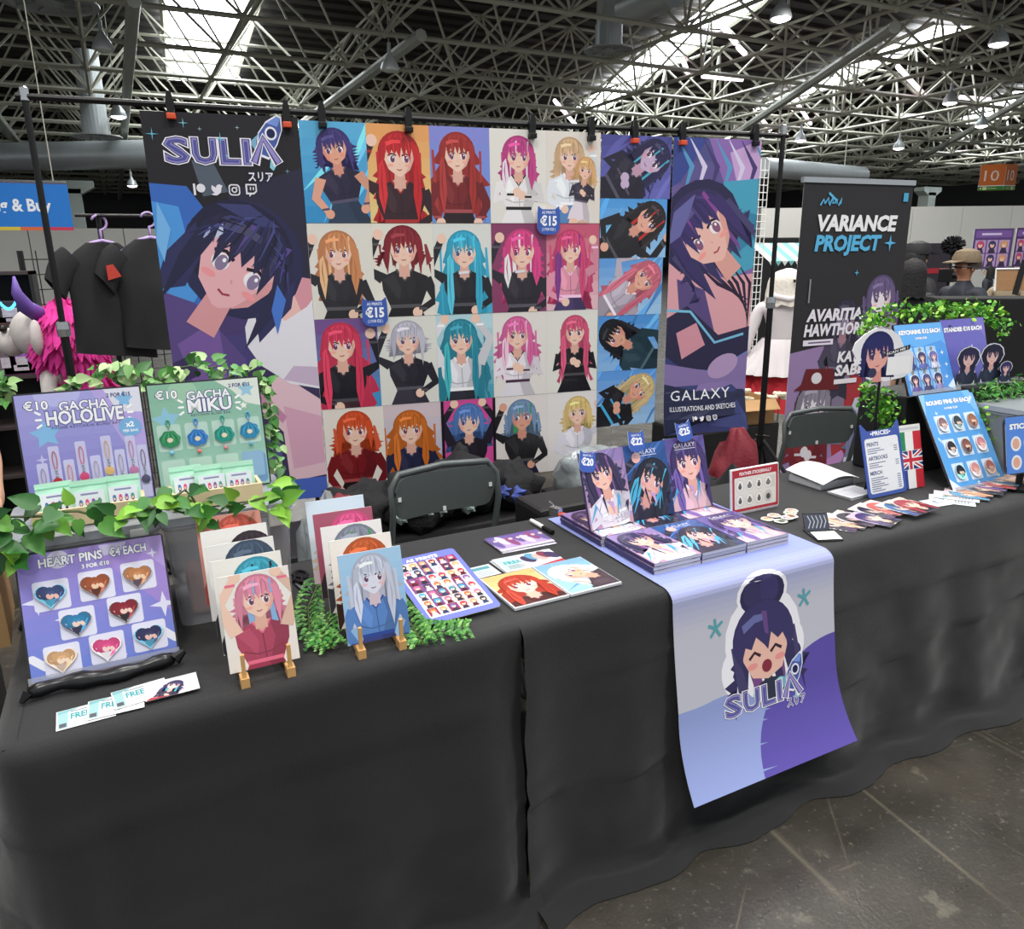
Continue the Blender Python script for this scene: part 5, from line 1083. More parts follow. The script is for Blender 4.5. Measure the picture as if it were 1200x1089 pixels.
# --- open notebook and papers behind the price list
mb = MB(); n = 10
for i in range(n+1):
    t = i/n; mb.v += [(2.29+.2*t, 1.93, T+.03+.02*sin(pi*t)), (2.29+.2*t, 2.12, T+.045+.02*sin(pi*t))]
for i in range(n): mb.f.append((2*i, 2*i+2, 2*i+3, 2*i+1))
o = empty('open_notebook', label='open notebook with white pages behind the price list', cat='notebook'); mb.build('page', M_PAPER, o, smooth=True); MB().rbox(2.30, 1.95, T, 2.48, 2.11, T+.028, .004).build('block', M_PAGE, o)
ar = Art(.15, .1)
ar.rect(0, 0, .15, .1, 'd4d6dc'); [ar.line([(.01, .015+.012*k), (.14, .02+.012*k)], .003, ('8a9ab0', 'b87a8c', '6a8a9c')[k % 3]) for k in range(6)]; cards(2.30, 1.81, .15, .1, 4, ar, 'printed leaflet in the pile left of the price list', 'leaflets beside the price list', rz=.05)
# --- price list with two small peaks
a = Art(.21, .275); W_, H_ = .21, .275
ol = [(0, .008), (.008, 0), (W_-.008, 0), (W_, .008), (W_, H_-.004), (W_-.006, H_), (W_-.035, H_-.028), (.035, H_-.028), (.006, H_), (0, H_-.004)]
a.poly(ol, '3c57a8'); a.rr(.014, .014, W_-.014, H_-.056, .012, 'e9ebf0'); a.text('•PRICES•', W_/2, H_-.047, .015, 'ffffff', .03, align='C', width=.11)
for t, y in (('PRINTS', .190), ('ARTBOOKS', .138), ('MERCH', .083)): a.text(t, .024, y, .0135, '3a4878', .03)
for y in (.178, .170, .162, .125, .117, .109, .07, .062, .054, .046, .038, .030, .022): a.rect(.024, y, .024+.05+.06*((y*1000) % 3)/3, y+.0032, '6a7290'); a.rect(W_-.042, y, W_-.024, y+.0032, '6a7290')
o, _ = board('price_list', a, (2.362, 1.785, T+.004), R(16), 'blue price list board headed PRICES, standing beside small flags', 'sign', rim=False, lip=False, r=.004, group=None) if 0 else (None, None)
o = empty('price_list', (2.362, 1.785, T+.003), (R(-16), 0, 0), 'blue price list board headed PRICES, standing beside small flags', 'sign')
a.build('print', o, (0, 0, 0), m=GLOSS, thick=.003, outline=ol, back='3c57a8'); MB().add([(.07, .001, .18), (.14, .001, .18), (.14, .075, .018), (.07, .075, .018), (.07, .004, .18), (.14, .004, .18), (.14, .078, .018), (.07, .078, .018)], [(0, 1, 2, 3), (7, 6, 5, 4), (1, 5, 6, 2), (0, 3, 7, 4)]).build('prop', M_ACR, o)
# --- board of flags
a = Art(.125, .245); a.rect(0, 0, .125, .245, 'e6e6e2'); [a.rect(.012+.0105*k, .226, .02+.0105*k, .236, 'bfc3d0') for k in range(10)]
def vflag(y, h, cs): [a.rect(.125*k/3, y, .125*(k+1)/3, y+h, c) for k, c in enumerate(cs)]
vflag(.147, .072, ('2a8a5a', 'eeeeec', 'c83440')); vflag(.0, .072, ('2a3f8c', 'eeeeec', 'c83440'))
a.box = (0, .074, .125, .145); a.rect(0, .074, .125, .145, '24387c'); cx, cy = .0625, .1095
for wd, c in ((.018, 'f0f0f0'), (.007, 'c83040')): a.line([(0, .074), (.125, .145)], wd, c); a.line([(0, .145), (.125, .074)], wd, c)
a.rect(cx-.013, .074, cx+.013, .145, 'f0f0f0'); a.rect(0, cy-.012, .125, cy+.012, 'f0f0f0'); a.rect(cx-.0075, .074, cx+.0075, .145, 'c83040'); a.rect(0, cy-.007, .125, cy+.007, 'c83040'); a.box = (0, 0, .125, .245)
o = empty('flag_board', (2.56, 1.80, T+.003), (R(-14), 0, R(-4)), 'small board with Italian, British and French flags beside the price list', 'sign'); a.build('print', o, m=GLOSS, thick=.002); MB().box(.04, .002, 0, .085, .006, .2).build('prop', M_ACR, o)
# --- black riser, round pins board, keychain board, stands board
M_RISER = mat('black_riser', '1c1c1f', .6)
tag(MB().rbox(2.71, 1.93, T, 2.99, 2.15, 1.07, .01).build('display_riser', M_RISER), 'black box riser behind the blue round pins board', 'riser')
BLU, BL2 = '4f9be0', '77b6ec'
a = Art(.3, .39); a.rect(0, 0, .3, .39, '5aa2e2'); a.poly([(0, .05), (.06, 0), (0, 0)], 'e0ecf8'); a.poly([(.0, .3), (.03, .39), (.0, .39)], '8cc4f0'); a.poly([(.24, .39), (.3, .39), (.3, .25)], '7ab8ee'); a.push(.27, .35, .8, .01); a.rr(-2, -.6, 2, .6, .59, 'cfe4f8'); a.pop(); a.push(.26, .04, -.6, .01); a.rr(-2, -.6, 2, .6, .59, 'e0eefa'); a.pop(); a.push(.03, .2, -.9, .008); a.rr(-2, -.6, 2, .6, .59, 'bcdcf6'); a.pop()
for x, y in ((.15, .02), (.06, .31), (.25, .2)): a.star(x, y, .01, 'f0f6fc')
a.otext('ROUND PINS €4 EACH', .15, .345, .016, 'ffffff', '3c6cb4', .05, .05, align='C', width=.25); a.otext('3 FOR €10', .15, .322, .008, 'ffffff', '3c6cb4', .04, .04, align='C', width=.075)
RP = [(x, y) for y in (.262, .165, .068) for x in (.068, .152, .236)]
for x, y in RP: a.rr(x-.032, y-.037, x+.032, y+.037, .005, 'cfe2f6')
o, RM = board('round_pins_board', a, (2.706, 1.69, T+.004), R(31), 'light blue board of round pins leaning in the middle of the long table', yaw=R(-3))
RC = [('8a6a6c', 'b0b0bc', 'grey-brown'), ('2c3a40', '8aa0a4', 'dark green-grey'), ('a06a50', '6a4a44', 'brown'), ('2c2a34', 'c8c8d0', 'black and white'), ('8a5a50', '3a2c30', 'dark brown'), ('d08a94', 'f0c8cc', 'pink'), ('2c2c38', '7ac0b8', 'black and teal'), ('e09a9a', 'f0d0c8', 'pale pink'), ('b86a60', 'e0a898', 'coral')]
RN = ('top row', 'middle row', 'bottom row')
for i, (x, y) in enumerate(RP):
    k = .0265; hc, tc_, nm = RC[i]; o = empty('round_pin', label=f'{nm} round pin, {("left","middle","right")[i%3]} of the {RN[i//3]} on the light blue board', cat='pin', group='round pins on the light blue board')
    ol = [(k*cos(q), k*1.12*sin(q)) for q in [2*pi*j/24 for j in range(24)]]
    place('face', pin_art(k*1.12, hc, 'f0cbb8', tc_, ol).mesh('face', GLOSS, .001, hc, outline=[(p[0]+k*1.12, p[1]+k*1.12) for p in ol]), o, (-k*1.12, -.004, -k*1.12)); MB().prism(ol, -.004, 0).build('rim', M_CHR, o); put(o, RM, x, y, .0055)
a = Art(.285, .285); a.rect(0, 0, .285, .285, '4a92de'); a.poly([(.0, .21), (.12, .19), (.26, .21), (.285, .19), (.285, .285), (0, .285)], '5fa8e8'); a.poly([(.24, .02), (.285, 0), (.285, .05)], 'cfe4f8')
for x, y in ((.25, .16), (.26, .11), (.245, .06)): a.star(x, y, .012, 'dcecfa')
a.otext('KEYCHAINS €12 EACH', .143, .245, .016, 'ffffff', '2c5ca8', .05, .05, align='C', width=.25); a.otext('2 FOR €20', .143, .222, .008, 'ffffff', '2c5ca8', .04, .04, align='C', width=.07)
KP = [(x, y) for y in (.135, .045) for x in (.045, .115, .185)]
for x, y in KP: a.rr(x-.03, y-.032, x+.03, y+.055, .005, '9cc8f2')
o, KM = board('keychain_board', a, (2.70, 1.915, 1.075), R(22), 'mid blue board of keychains standing above the round pins board')
def standee_outline(s=1.0, kind=0):
    P = [(-.3, 0), (.3, 0), (.34, .2), (.26, .5), (.36, .62), (.44, .8), (.36, 1.0), (.22, 1.1), (0, 1.15), (-.22, 1.1), (-.36, 1.0), (-.44, .8), (-.36, .62), (-.26, .5), (-.34, .2)]
    return [(x*s, y*s) for x, y in P]
def doll(s, hair, top, skin='f0c4b8', hl='4ab0d0'):
    """flat acrylic figure about 1.15 s tall"""
    ol = standee_outline(s); a = Art(s, 1.2*s); a.push(.5*s, 0, 0, 1); a.poly(ol, 'e4e6f0'); a.poly([(x*.92, y*.96+.02*s) for x, y in ol], dk(hair, .3))
    a.push(0, .8*s, 0, .25*s); body(a, skin, top, dk(top, .3), 0, None, True, hl, dk(top, .2)); face(a, hair, skin, detail=False, hair2=hl); a.pop(); a.pop()
    return a, [(x+.5*s, y) for x, y in ol]
for i, (x, y) in enumerate(KP):
    o = empty('acrylic_keychain', label=f'acrylic figure keychain, {("left","middle","right")[i%3]} of the {("upper","lower")[i//3]} row on the mid blue board', cat='keychain', group='keychains on the mid blue board')
    ar, ol = doll(.062, ('4a3c74', '3a3a68', '6a6ab0', '3a2c54', '4a4a80', '2c3460')[i], ('3a4a8c', '5a6ab0', 'd0d4ea', '6a5aa0', '3a3a6c', '8a8ac4')[i]); place('charm', ar.mesh('charm', GLOSS, .003, 'dfe2ee', outline=ol), o, (-.031, 0, -.03))
    MB().tube([(.005*cos(q), 0, .007*sin(q)) for q in [2*pi*k/12 for k in range(12)]], .0013, 5, closed=True).build('ring', mat('brass', 'c8a050', .3, .8), o, (0, 0, .05)); MB().tube([(0, 0, .036), (0, 0, .044)], .002, 5).build('link', _mats['brass'], o); put(o, KM, x, y-.005, .007)
a = Art(.29, .285); a.grad(0, 0, .29, .285, '5a5ab4', '6e68c0', 5); a.poly([(.2, .285), (.29, .285), (.29, .2)], '7a72c8'); a.star(.19, .17, .008, 'e8e8fa'); a.otext('STANDEE €10 EACH', .145, .235, .016, 'ffffff', '4a4894', .05, .05, align='C', width=.25)
tag(MB().rbox(3.01, 1.99, T, 3.30, 2.15, 1.066, .01).build('display_riser', M_RISER), 'black box riser behind the violet standee board', 'riser')
board('standee_board', a, (3.0, 1.96, 1.070), R(16), 'violet board titled STANDEE beside the keychain board', lip=False)
# --- clear bin at the right with a black frame, acrylic standees on it
bin_(3.03, 3.4, 1.64, 1.86, T, 1.03, 'clear plastic bin below the acrylic standees')
tag(MB().rbox(3.0, 1.865, T, 3.45, 1.945, 1.09, .006).build('display_riser', M_RISER), 'black step carrying the acrylic standees', 'riser')
for i, (x, y, s, hc, t) in enumerate(((2.975, 1.93, .135, '2c2a4c', 'acrylic standee of dark-haired figure, nearest the violet board'), (3.11, 1.92, .14, '23243c', 'acrylic standee of dark figure, middle one of three'), (3.20, 1.885, .075, '3a3068', 'small round-headed acrylic standee, rightmost of three'))):
    ar, ol = doll(s, hc, '2a3048', 'e8bcb4'); o = empty('acrylic_standee', (x, y, 1.091), (0, 0, R(-12)), t, 'standee', 'acrylic standees on the black step'); place('figure', ar.mesh('figure', GLOSS, .003, '30344c', outline=ol), o, (0, 0, .003)); MB().prism(rrect(.1*s, -.0, .9*s, .004, .0015), -.02, .02).build('base', M_CLEAR, o)
# --- acrylic sign with a blank code field
a = Art(.30, .20); ol = [(.02, .09), (.0, .12), (.01, .15), (.05, .18), (.10, .2), (.17, .19), (.21, .165), (.24, .12), (.285, .1), (.29, .03), (.25, .01), (.17, .0), (.09, .01), (.04, .03), (.045, .06), (.015, .07)]
a.poly(ol, 'f2f2f6'); a.push(.115, .105, .1, .062); hairback(a, '26285c', .5, 1.3, random.Random(3), '4a4a9c'); face(a, '2c2e68', 'f0b0a4', hair2='4a58b0', detail=False); a.pop(); a.ell(.1, .035, .02, .018, '3a3c5c'); a.rr(.165, .022, .275, .09, .004, 'fafafa'); a.poly([(.15, .092), (.265, .115), (.265, .132), (.15, .108)], '1c1c22'); a.text('SCAN ME !', .158, .097, .009, 'ffffff', .02, width=.1, rot=.2)
o = empty('acrylic_sign', (2.345, 1.91, T), (0, 0, R(-8)), 'white die-cut sign with a blue-haired head and SCAN ME beside the keychain board', 'sign'); a.build('plate', o, (0, 0, .415), m=GLOSS, thick=.004, outline=ol); MB().tube([(.15, .006, .45), (.15, .006, .01)], .005, 8).build('rod', M_BLK, o); MB().lathe([(.045, 0), (.045, .008), (.01, .012)], 16).build('base', M_BLK, o, (.15, .006, .0))
# --- sticker board at the right edge
a = Art(.24, .21); a.rect(0, 0, .24, .21, '4f86dc'); a.otext('STICKERS', .02, .165, .018, 'ffffff', '2c5ca8', .05, .05, width=.15)
for k in range(6): a.ell(.05+.065*(k % 3), .11-.07*(k//3), .026, .028, 'e8ecf4'); a.ell(.05+.065*(k % 3), .11-.07*(k//3), .018, .02, ('e0a890', '5a6ab0', 'd06a80')[k % 3])
board('sticker_board', a, (2.84, 1.585, T+.08), R(12), 'blue board titled STICKERS at the right edge of the picture', lip=False, r=.03, yaw=R(-8))
tag(MB().lathe([(.05, 0), (.05, .012), (.012, .02), (.012, .078), (.03, .083)], 16).build('board_foot', M_BLK, None, (2.96, 1.60, T)), 'black round foot under the blue STICKERS board', 'stand')
# ------------------------------------------------------------------ behind the tables: chairs, bags, roll-up banner
M_CHAIR = mat('chair_plastic', '5a6160', .45, 0, .06, 30, .1, 300); M_TUBE2 = mat('chair_tube', '5c6262', .4, .3, .05)
def chair(loc, rot, label, k=1.0):
    o = empty('folding_chair', loc, (0, 0, rot), label, 'chair', 'folding chairs behind the tables')
    W_, zt, zb = .215, .865, .70; mb = MB(); n = 14; V = []
    def cy(x): return .03*(1-(x/W_)**2)
    ol = rrect(-W_+.01, zb, W_-.01, zt, .05, 6)
    # curved backrest with rounded corners: columns of a grid clipped to the outline
    cols = 24; rows = []
    for i in range(cols+1):
        x = -W_+.012+2*(W_-.012)*i/cols; e = max(0, abs(x)-(W_-.012-.05)); dz = .05-math.sqrt(max(0, .05**2-e**2))
        rows.append((x, zb+dz, zt-dz))
    for d, s in ((-.008, 1), (.008, -1)):
        for x, a_, b_ in rows:
            for t in range(5): V.append((x, cy(x)+d+.02*(1-t/4), a_+(b_-a_)*t/4))
    m5 = (cols+1)*5; Fc = []
    for i in range(cols):
        for t in range(4):
            q = i*5+t; Fc += [(q, q+5, q+6, q+1), (m5+q+1, m5+q+6, m5+q+5, m5+q)]
    for i in range(cols): Fc += [(i*5, m5+i*5, m5+i*5+5, i*5+5), (i*5+4, i*5+9, m5+i*5+9, m5+i*5+4)]
    mb.v, mb.f = V, Fc; b = mb.build('backrest', M_CHAIR, o, smooth='auto')
    for x, z in ((-.185, .785), (.185, .785), (0, .855), (0, .715)): MB().box(x-.006, cy(x)-.012+.01, z-.008, x+.006, cy(x)-.009+.012, z+.008).build('slot', M_PAPER, b)
    MB().tube([(-W_, .16, .01), (-W_, .05, .55), (-W_, .0, .74), (-W_+.002, .015, .83), (-W_+.035, .02, .875), (0, .035, .885), (W_-.035, .02, .875), (W_-.002, .015, .83), (W_, 0, .74), (W_, .05, .55), (W_, .16, .01)], .0125, 8).build('frame', M_TUBE2, o, smooth=True)
    for s in (-1, 1): MB().tube([(s*(W_-.03), -.26, .01), (s*(W_-.03), .0, .44), (s*(W_-.03), .06, .52)], .0115, 8).build('leg', M_TUBE2, o)
    MB().rbox(-W_+.02, -.26, .42, W_-.02, .10, .45, .012).build('seat', M_CHAIR, o); MB().tube([(-W_, .12, .2), (W_, .12, .2)], .009, 6).build('crossbar', M_TUBE2, o)
    return o
chair((.985, 2.50, 0), R(3), 'dark grey folding chair in front of the wall of prints')
chair((2.98, 2.55, -.07), R(-8), 'dark grey folding chair behind the price list').location.z = 0
def lump(name, loc, sx, sy, sz, m, label, cat, group=None, jit=.35, seed=0, rz=0):
    mb = MB(); n, k = 26, 14; sd = Vector((seed*5.1, seed*2.3, seed))
    for i in range(k+1):
        th = pi*i/k
        for j in range(n):
            d = Vector((sin(th)*cos(2*pi*j/n), sin(th)*sin(2*pi*j/n), cos(th))); q = 1+jit*noise.noise(d*2+sd)+jit*.5*noise.noise(d*5+sd)+jit*.22*noise.noise(d*11+sd)
            mb.v.append((d.x*sx*q, d.y*sy*q, sz*.5+max(-sz*.5, d.z*sz*q*.62)))
    for i in range(k):
        for j in range(n): mb.f.append((i*n+j, (i+1)*n+j, (i+1)*n+(j+1) % n, i*n+(j+1) % n))
    o = mb.build(name, m, None, loc, (0, 0, rz), smooth=True); return tag(o, label, cat, group)
M_GARM = mat('black_jersey', '17171a', .85, 0, .2, 25, .4, 90); M_BAG = mat('clear_wrap', 'a8b0b2', .15, .1, .35, 6, .5, 30, alpha=.8); M_TEAL = mat('teal_wrap', '6a8894', .25, 0, .4, 8, .4, 30); M_RED = mat('red_cloth', '7a1c2a', .7, 0, .2, 12, .3, 60)
M_CASE = mat('black_case', '121214', .6, 0, .1, 20)
# low black cases that carry the clothes
tag(MB().rbox(.45, 2.85, 0, 1.72, 3.3, .50, .02).build('storage_case', M_CASE), 'black case under the heap of clothes behind the first chair', 'case', 'black cases behind the tables')
tag(MB().rbox(1.76, 2.9, 0, 2.66, 3.2, .50, .02).build('storage_case', M_CASE), 'black case under the silver bags below the purple banner', 'case', 'black cases behind the tables')
o = empty('travel_case', (1.30, 2.36, 0), label='black upright case with white lettering behind the runner', cat='case'); MB().rbox(0, 0, 0, .34, .22, .70, .02).build('shell', M_CASE, o); a = Art(.12, .04); a.text('Mav', .005, .008, .024, 'd8d8dc', .02, shear=.2); a.build('lettering', o, (.16, -.0005, .60), back='141416', m=PRINT, thick=.0004)
for i, (x, y, z, sx, sz, t) in enumerate(((.80, 3.03, .50, .16, .17, 'crumpled black garment at the left of the heap behind the first chair'), (1.02, 3.0, .50, .19, .20, 'black garment with pale print in the middle of the heap'), (1.28, 3.04, .50, .17, .24, 'black garment at the right of the heap behind the first chair'), (1.52, 3.04, .50, .13, .18, 'black garment with blue print at the end of the heap'))):
    g_ = lump('folded_garment', (x, y, z), sx, .15, sz, M_GARM, t, 'clothes', 'heap of black clothes', .45, i+3)
    if i in (1, 3, 2):
        for k in range(4 if i == 1 else 2):
            r = random.Random(k+i*7); MB().ball((0, 0, 0), .035+.02*r.random(), sz=.7, n=9, m=6, jit=.7).build('print', mat(('pale_print', 'blue_print')[i == 3], ('9fb0ac', '4a5aa8')[i == 3], .6, 0, .4, 40), g_, (-.09+.06*k, -.115, .08+.04*r.random())) 
lump('plastic_bag', (.58, 2.70, .0), .13, .12, .66, M_BAG, 'crumpled clear plastic bag left of the first chair', 'bag', 'plastic bags behind the tables', .35, 11)
lump('plastic_bag', (1.98, 3.04, .50), .21, .12, .20, M_BAG, 'silver crumpled bag below the landscape prints', 'bag', 'plastic bags behind the tables', .4, 12)
lump('plastic_bag', (2.40, 3.04, .50), .21, .12, .17, M_TEAL, 'teal shiny bag below the purple banner', 'bag', 'plastic bags behind the tables', .4, 13)
lump('plastic_bag', (.62, 2.68, .66), .09, .08, .1, M_RED, 'red folded cloth on the plastic bag left of the first chair', 'cloth', None, .4, 14)
lump('red_sack', (2.88, 3.02, .0), .16, .15, .62, M_RED, 'dark red sack below the right end of the purple banner', 'bag', None, .25, 15)
lump('black_sack', (1.93, 2.66, .0), .2, .2, .56, M_GARM, 'black sack behind the upright artbooks', 'bag', None, .3, 16)
lump('black_sack', (2.46, 2.6, .0), .2, .18, .56, M_GARM, 'black sack behind the red-edged sticker sign', 'bag', None, .3, 17)
# roll-up banner
RUX, RUY, RUW, RUH = 3.60, 3.38, .87, 1.97
a = Art(RUW, RUH); a.rect(0, 0, RUW, RUH, '2b292c')
def Z(z): return z
a.poly([(0, 0), (RUW, 0), (RUW, 1.22), (.62, 1.12), (.3, 1.02), (0, .98)], '9a80ac'); a.poly([(.42, .28), (RUW, .2), (RUW, 1.0), (.56, .92), (.3, .9), (.35, .6)], 'a8343c'); a.poly([(0, .1), (.5, .32), (.62, .18), (RUW, .16), (RUW, 0), (0, 0)], 'c08ac0'); a.poly([(.62, 1.12), (RUW, 1.22), (RUW, 1.0), (.7, .98)], 'b8a0c4')
a.box = (0, .2, RUW, 1.5)
a.push(.70, 1.30, .1, .10); hairback(a, '5a4a74', 2.4, 1.7, random.Random(2), '8a70a0'); body(a, 'e6dce6', 'c8bcd0', '6a5a78', 3); face(a, '6a5a84', 'efe4ea', detail=True); a.pop()
a.push(.42, 1.18, -.1, .09); hairback(a, '2c2838', 2.6, 1.6, random.Random(3), '5a5070'); body(a, '8a809a', '4a4458', '3a3448', 0); face(a, '332e44', '8f869c'); a.pop()
a.push(.22, .64, -.1, .12); hairback(a, '3a2c30', 1.4, 1.4, random.Random(4)); body(a, 'e4dce4', '7a2028', '4a1820', 3, trim='d8d0d8'); face(a, '8a8494', 'e8e2ea'); a.poly([(-1.5, .75), (1.6, .9), (1.2, 1.3), (.95, 2.0), (-.9, 1.9), (-1.05, 1.1)], '6a1c22'); a.ell(-.1, 1.45, .35, .3, 'e0dce0'); a.pop()
a.push(.68, .50, .05, .12); hairback(a, '6a6c8c', 2.2, 1.5, random.Random(5), '9a9cb8'); body(a, 'dfe2ec', 'ccd0de', 'b8bccc', 3); face(a, '8a8cac', 'e4e6f0'); a.poly([(-1.2, .7), (1.2, .7), (.9, 1.4), (-.9, 1.4)], 'c4c6d4'); a.pop()
a.box = (0, 0, RUW, RUH)
a.text('VARIANCE', .12, 1.70, .083, 'f0f0f2', .045, shear=.12, width=.64); a.text('PROJECT', .115, 1.585, .083, '5ab4e0', .045, shear=.12, width=.53); a.star(.72, 1.625, .05, '5ab4e0', inner=.25); a.star(.47, 1.45, .02, '5ab4e0', inner=.25)
a.text('AVARITIA', .10, 1.17, .066, 'ece6f0', .045, shear=.12, width=.45); a.text('HAWTHORNE', .09, 1.08, .066, 'ece6f0', .045, shear=.12, width=.57); a.rect(.09, 1.02, .33, 1.055, 'e8e0ec'); a.rect(.13, 1.033, .31, 1.042, '6a5a78')
a.text('KAT', .38, .905, .062, 'f0ecf0', .045, shear=.12); a.text('SABLE', .37, .82, .062, 'f0ecf0', .045, shear=.12, width=.3); a.rect(.37, .765, .56, .795, 'ece4ea')
for k in range(5): a.line([(.13+.035*k, 1.84+.012*(k % 2)), (.155+.035*k, 1.875+.01*(k % 3)), (.165+.03*k, 1.85)], .01, '5ab4e0')
a.line([(.19, 1.91), (.25, 1.87)], .014, '5ab4e0'); a.poly([(.79, 1.87), (.83, 1.87), (.83, 1.92), (.79, 1.92)], '4aa4cc'); a.rect(.10, 1.28, .112, 1.42, '8a8890')
o = empty('rollup_banner', (RUX, RUY, 0), (0, 0, R(-4)), 'tall dark roll-up banner reading VARIANCE PROJECT', 'banner')
a.build('print', o, (0, -.004, .05), m=VINYL, thick=.001); MB().box(-.01, -.012, RUH+.045, RUW+.01, .012, RUH+.075).build('top_rail', M_CHR, o); MB().rbox(-.02, -.07, 0, RUW+.02, .07, .06, .015).build('cassette', M_CHR, o); MB().tube([(RUW/2, .02, .06), (RUW/2, .012, RUH+.05)], .01, 8).build('mast', M_CHR, o)
# cardboard box with white roses behind the right tripod
M_KRAFT = mat('kraft_cardboard', 'b08a5c', .8, 0, .1, 15)
tag(MB().rbox(3.05, 3.55, 0, 3.75, 4.0, .56, .02).build('storage_case', M_CASE), 'black case under the open cardboard box', 'case', 'black cases behind the tables')
o = empty('cardboard_box', (3.18, 3.62, .56), (0, 0, R(-10)), 'open brown cardboard box beside the right tripod', 'box')
for nm, b in (('front', (0, 0, 0, .5, .006, .16)), ('back', (0, .3, 0, .5, .306, .16)), ('side', (0, 0, 0, .006, .3, .16)), ('side', (.494, 0, 0, .5, .3, .16)), ('base', (0, 0, 0, .5, .3, .005))): MB().box(*b).build(nm, M_KRAFT, o)
MB().add([(0, 0, .16), (.5, 0, .16), (.48, -.09, .11), (.02, -.09, .11)], [(0, 1, 2, 3)]).add([(0, .002, .163), (.5, .002, .163), (.48, -.088, .113), (.02, -.088, .113)], [(0, 1, 2, 3)]).build('flap', M_KRAFT, o)
M_ROSE = mat('cream_petals', 'e8e2c8', .7)
def at2(px, py, Y): v = at(px, py, Y); return (v.x, v.y, v.z)
for i, (px, py) in enumerate(((872, 458), (880, 468), (891, 463), (903, 466), (914, 462), (922, 466))):
    o = empty('white_rose', at2(px, py, 3.78), label=f'cream artificial rose, {("first","second","third","fourth","fifth","sixth")[i]} from the left above the cardboard box', cat='flower', group='cream roses above the cardboard box')
    for k in range(7):
        q = k*2.4; r = .008+.004*k; MB().ball((r*cos(q), r*sin(q), .004*k*.0), .022, sx=.9, sz=.75, n=8, m=5, jit=.25).build('petal', M_ROSE, o)
    MB().tube([(0, 0, -.01), (.0, .005, -.2)], .004, 5).build('stem', mat('stem_green', '3c5a2c', .6), o)
# ------------------------------------------------------------------ people in the hall
def skinbody(name, J, E, zones, mats, parent, sub=2):
    """one continuous body grown over a skeleton; zones maps joint -> material index"""
    names = list(J); me = bpy.data.meshes.new(name); me.from_pydata([J[n][0] for n in names], [(names.index(a_), names.index(b_)) for a_, b_ in E], [])
    o = bpy.data.objects.new(name, me); COL.objects.link(o); o.modifiers.new('skin', 'SKIN'); sv = me.skin_vertices[0].data
    for i, n in enumerate(names):
        r = J[n][1]; sv[i].radius = r if isinstance(r, tuple) else (r, r)
    sv[names.index('pelvis')].use_root = True
    m = o.modifiers.new('sub', 'SUBSURF'); m.levels = sub
    bpy.context.view_layer.update(); dg = bpy.context.evaluated_depsgraph_get(); nm = bpy.data.meshes.new_from_object(o.evaluated_get(dg))
    bpy.data.objects.remove(o)
    nm.materials.clear()
    for q in mats: nm.materials.append(q)
    P = {n: Vector(J[n][0]) for n in names}
    for f in nm.polygons:
        c = f.center; n = min(names, key=lambda k: (P[k]-c).length); f.material_index = zones(n, c)
        f.use_smooth = True
    return place(name, nm, parent)
SKIN = mat('skin', 'd8a98c', .5, 0, .04, 30); SKIN2 = mat('tan_skin', 'b98466', .5, 0, .04, 30)
def standing(h=1.65, lean=0, arms=((-.25, 0, .78), (.25, 0, .78)), elbows=((-.27, .03, 1.05), (.27, .03, 1.05)), wide=1.0):
    s = h/1.7
    def v(x, y, z): return (x*s*wide, y*s, z*s)
    J = {'pelvis': (v(0, 0, .92), (.15*s*wide, .11*s)), 'waist': (v(0, 0, 1.08), (.125*s*wide, .095*s)), 'chest': (v(0, lean, 1.28), (.155*s*wide, .11*s)), 'neck': (v(0, lean, 1.46), .055*s), 'nape': (v(0, lean, 1.51), .05*s), 'head': (v(0, lean-.01, 1.58), (.078*s, .092*s)), 'crown': (v(0, lean, 1.655), (.06*s, .07*s)),
         'hipl': (v(-.1, 0, .86), .095*s), 'hipr': (v(.1, 0, .86), .095*s), 'kneel': (v(-.11, 0, .48), .06*s), 'kneer': (v(.11, 0, .48), .06*s), 'anklel': (v(-.11, .02, .09), .042*s), 'ankler': (v(.11, .02, .09), .042*s), 'toel': (v(-.12, -.12, .035), .036*s), 'toer': (v(.12, -.12, .035), .036*s),
         'shl': (v(-.18, lean, 1.40), .066*s), 'shr': (v(.18, lean, 1.40), .066*s), 'ell': (v(*elbows[0]), .046*s), 'elr': (v(*elbows[1]), .046*s), 'wrl': (v(*arms[0]), .032*s), 'wrr': (v(*arms[1]), .032*s)}
    E = [('pelvis', 'waist'), ('waist', 'chest'), ('chest', 'neck'), ('neck', 'nape'), ('nape', 'head'), ('head', 'crown'), ('pelvis', 'hipl'), ('pelvis', 'hipr'), ('hipl', 'kneel'), ('hipr', 'kneer'), ('kneel', 'anklel'), ('kneer', 'ankler'), ('anklel', 'toel'), ('ankler', 'toer'), ('chest', 'shl'), ('chest', 'shr'), ('shl', 'ell'), ('shr', 'elr'), ('ell', 'wrl'), ('elr', 'wrr')]
    for sd, w_, e_ in (('l', arms[0], elbows[0]), ('r', arms[1], elbows[1])):
        d = (Vector(w_)-Vector(e_)).normalized(); sx = -1 if sd == 'l' else 1; b = Vector(w_)+d*.07
        J['palm'+sd] = (v(*b), (.034*s, .02*s)); E.append(('wr'+sd, 'palm'+sd))
        side = d.cross(Vector((sx, 0, 0)));  side = side.normalized() if side.length > .1 else Vector((0, 1, 0))
        for k in range(4):
            f0 = b+d*.03+side*(.017*(k-1.5)); f1 = f0+d*(.045, .055, .05, .038)[k]+Vector((-sx*.012, 0, 0))
            J[f'f{sd}{k}'] = (v(*f1), .0085*s); E.append(('palm'+sd, f'f{sd}{k}'))
        J['th'+sd] = (v(*(Vector(w_)+d*.05-side*.045)), .0095*s); E.append(('wr'+sd, 'th'+sd))
    return J, E
HEADJ = ('head', 'crown', 'nape'); ARMJ = ('ell', 'elr', 'shl', 'shr')
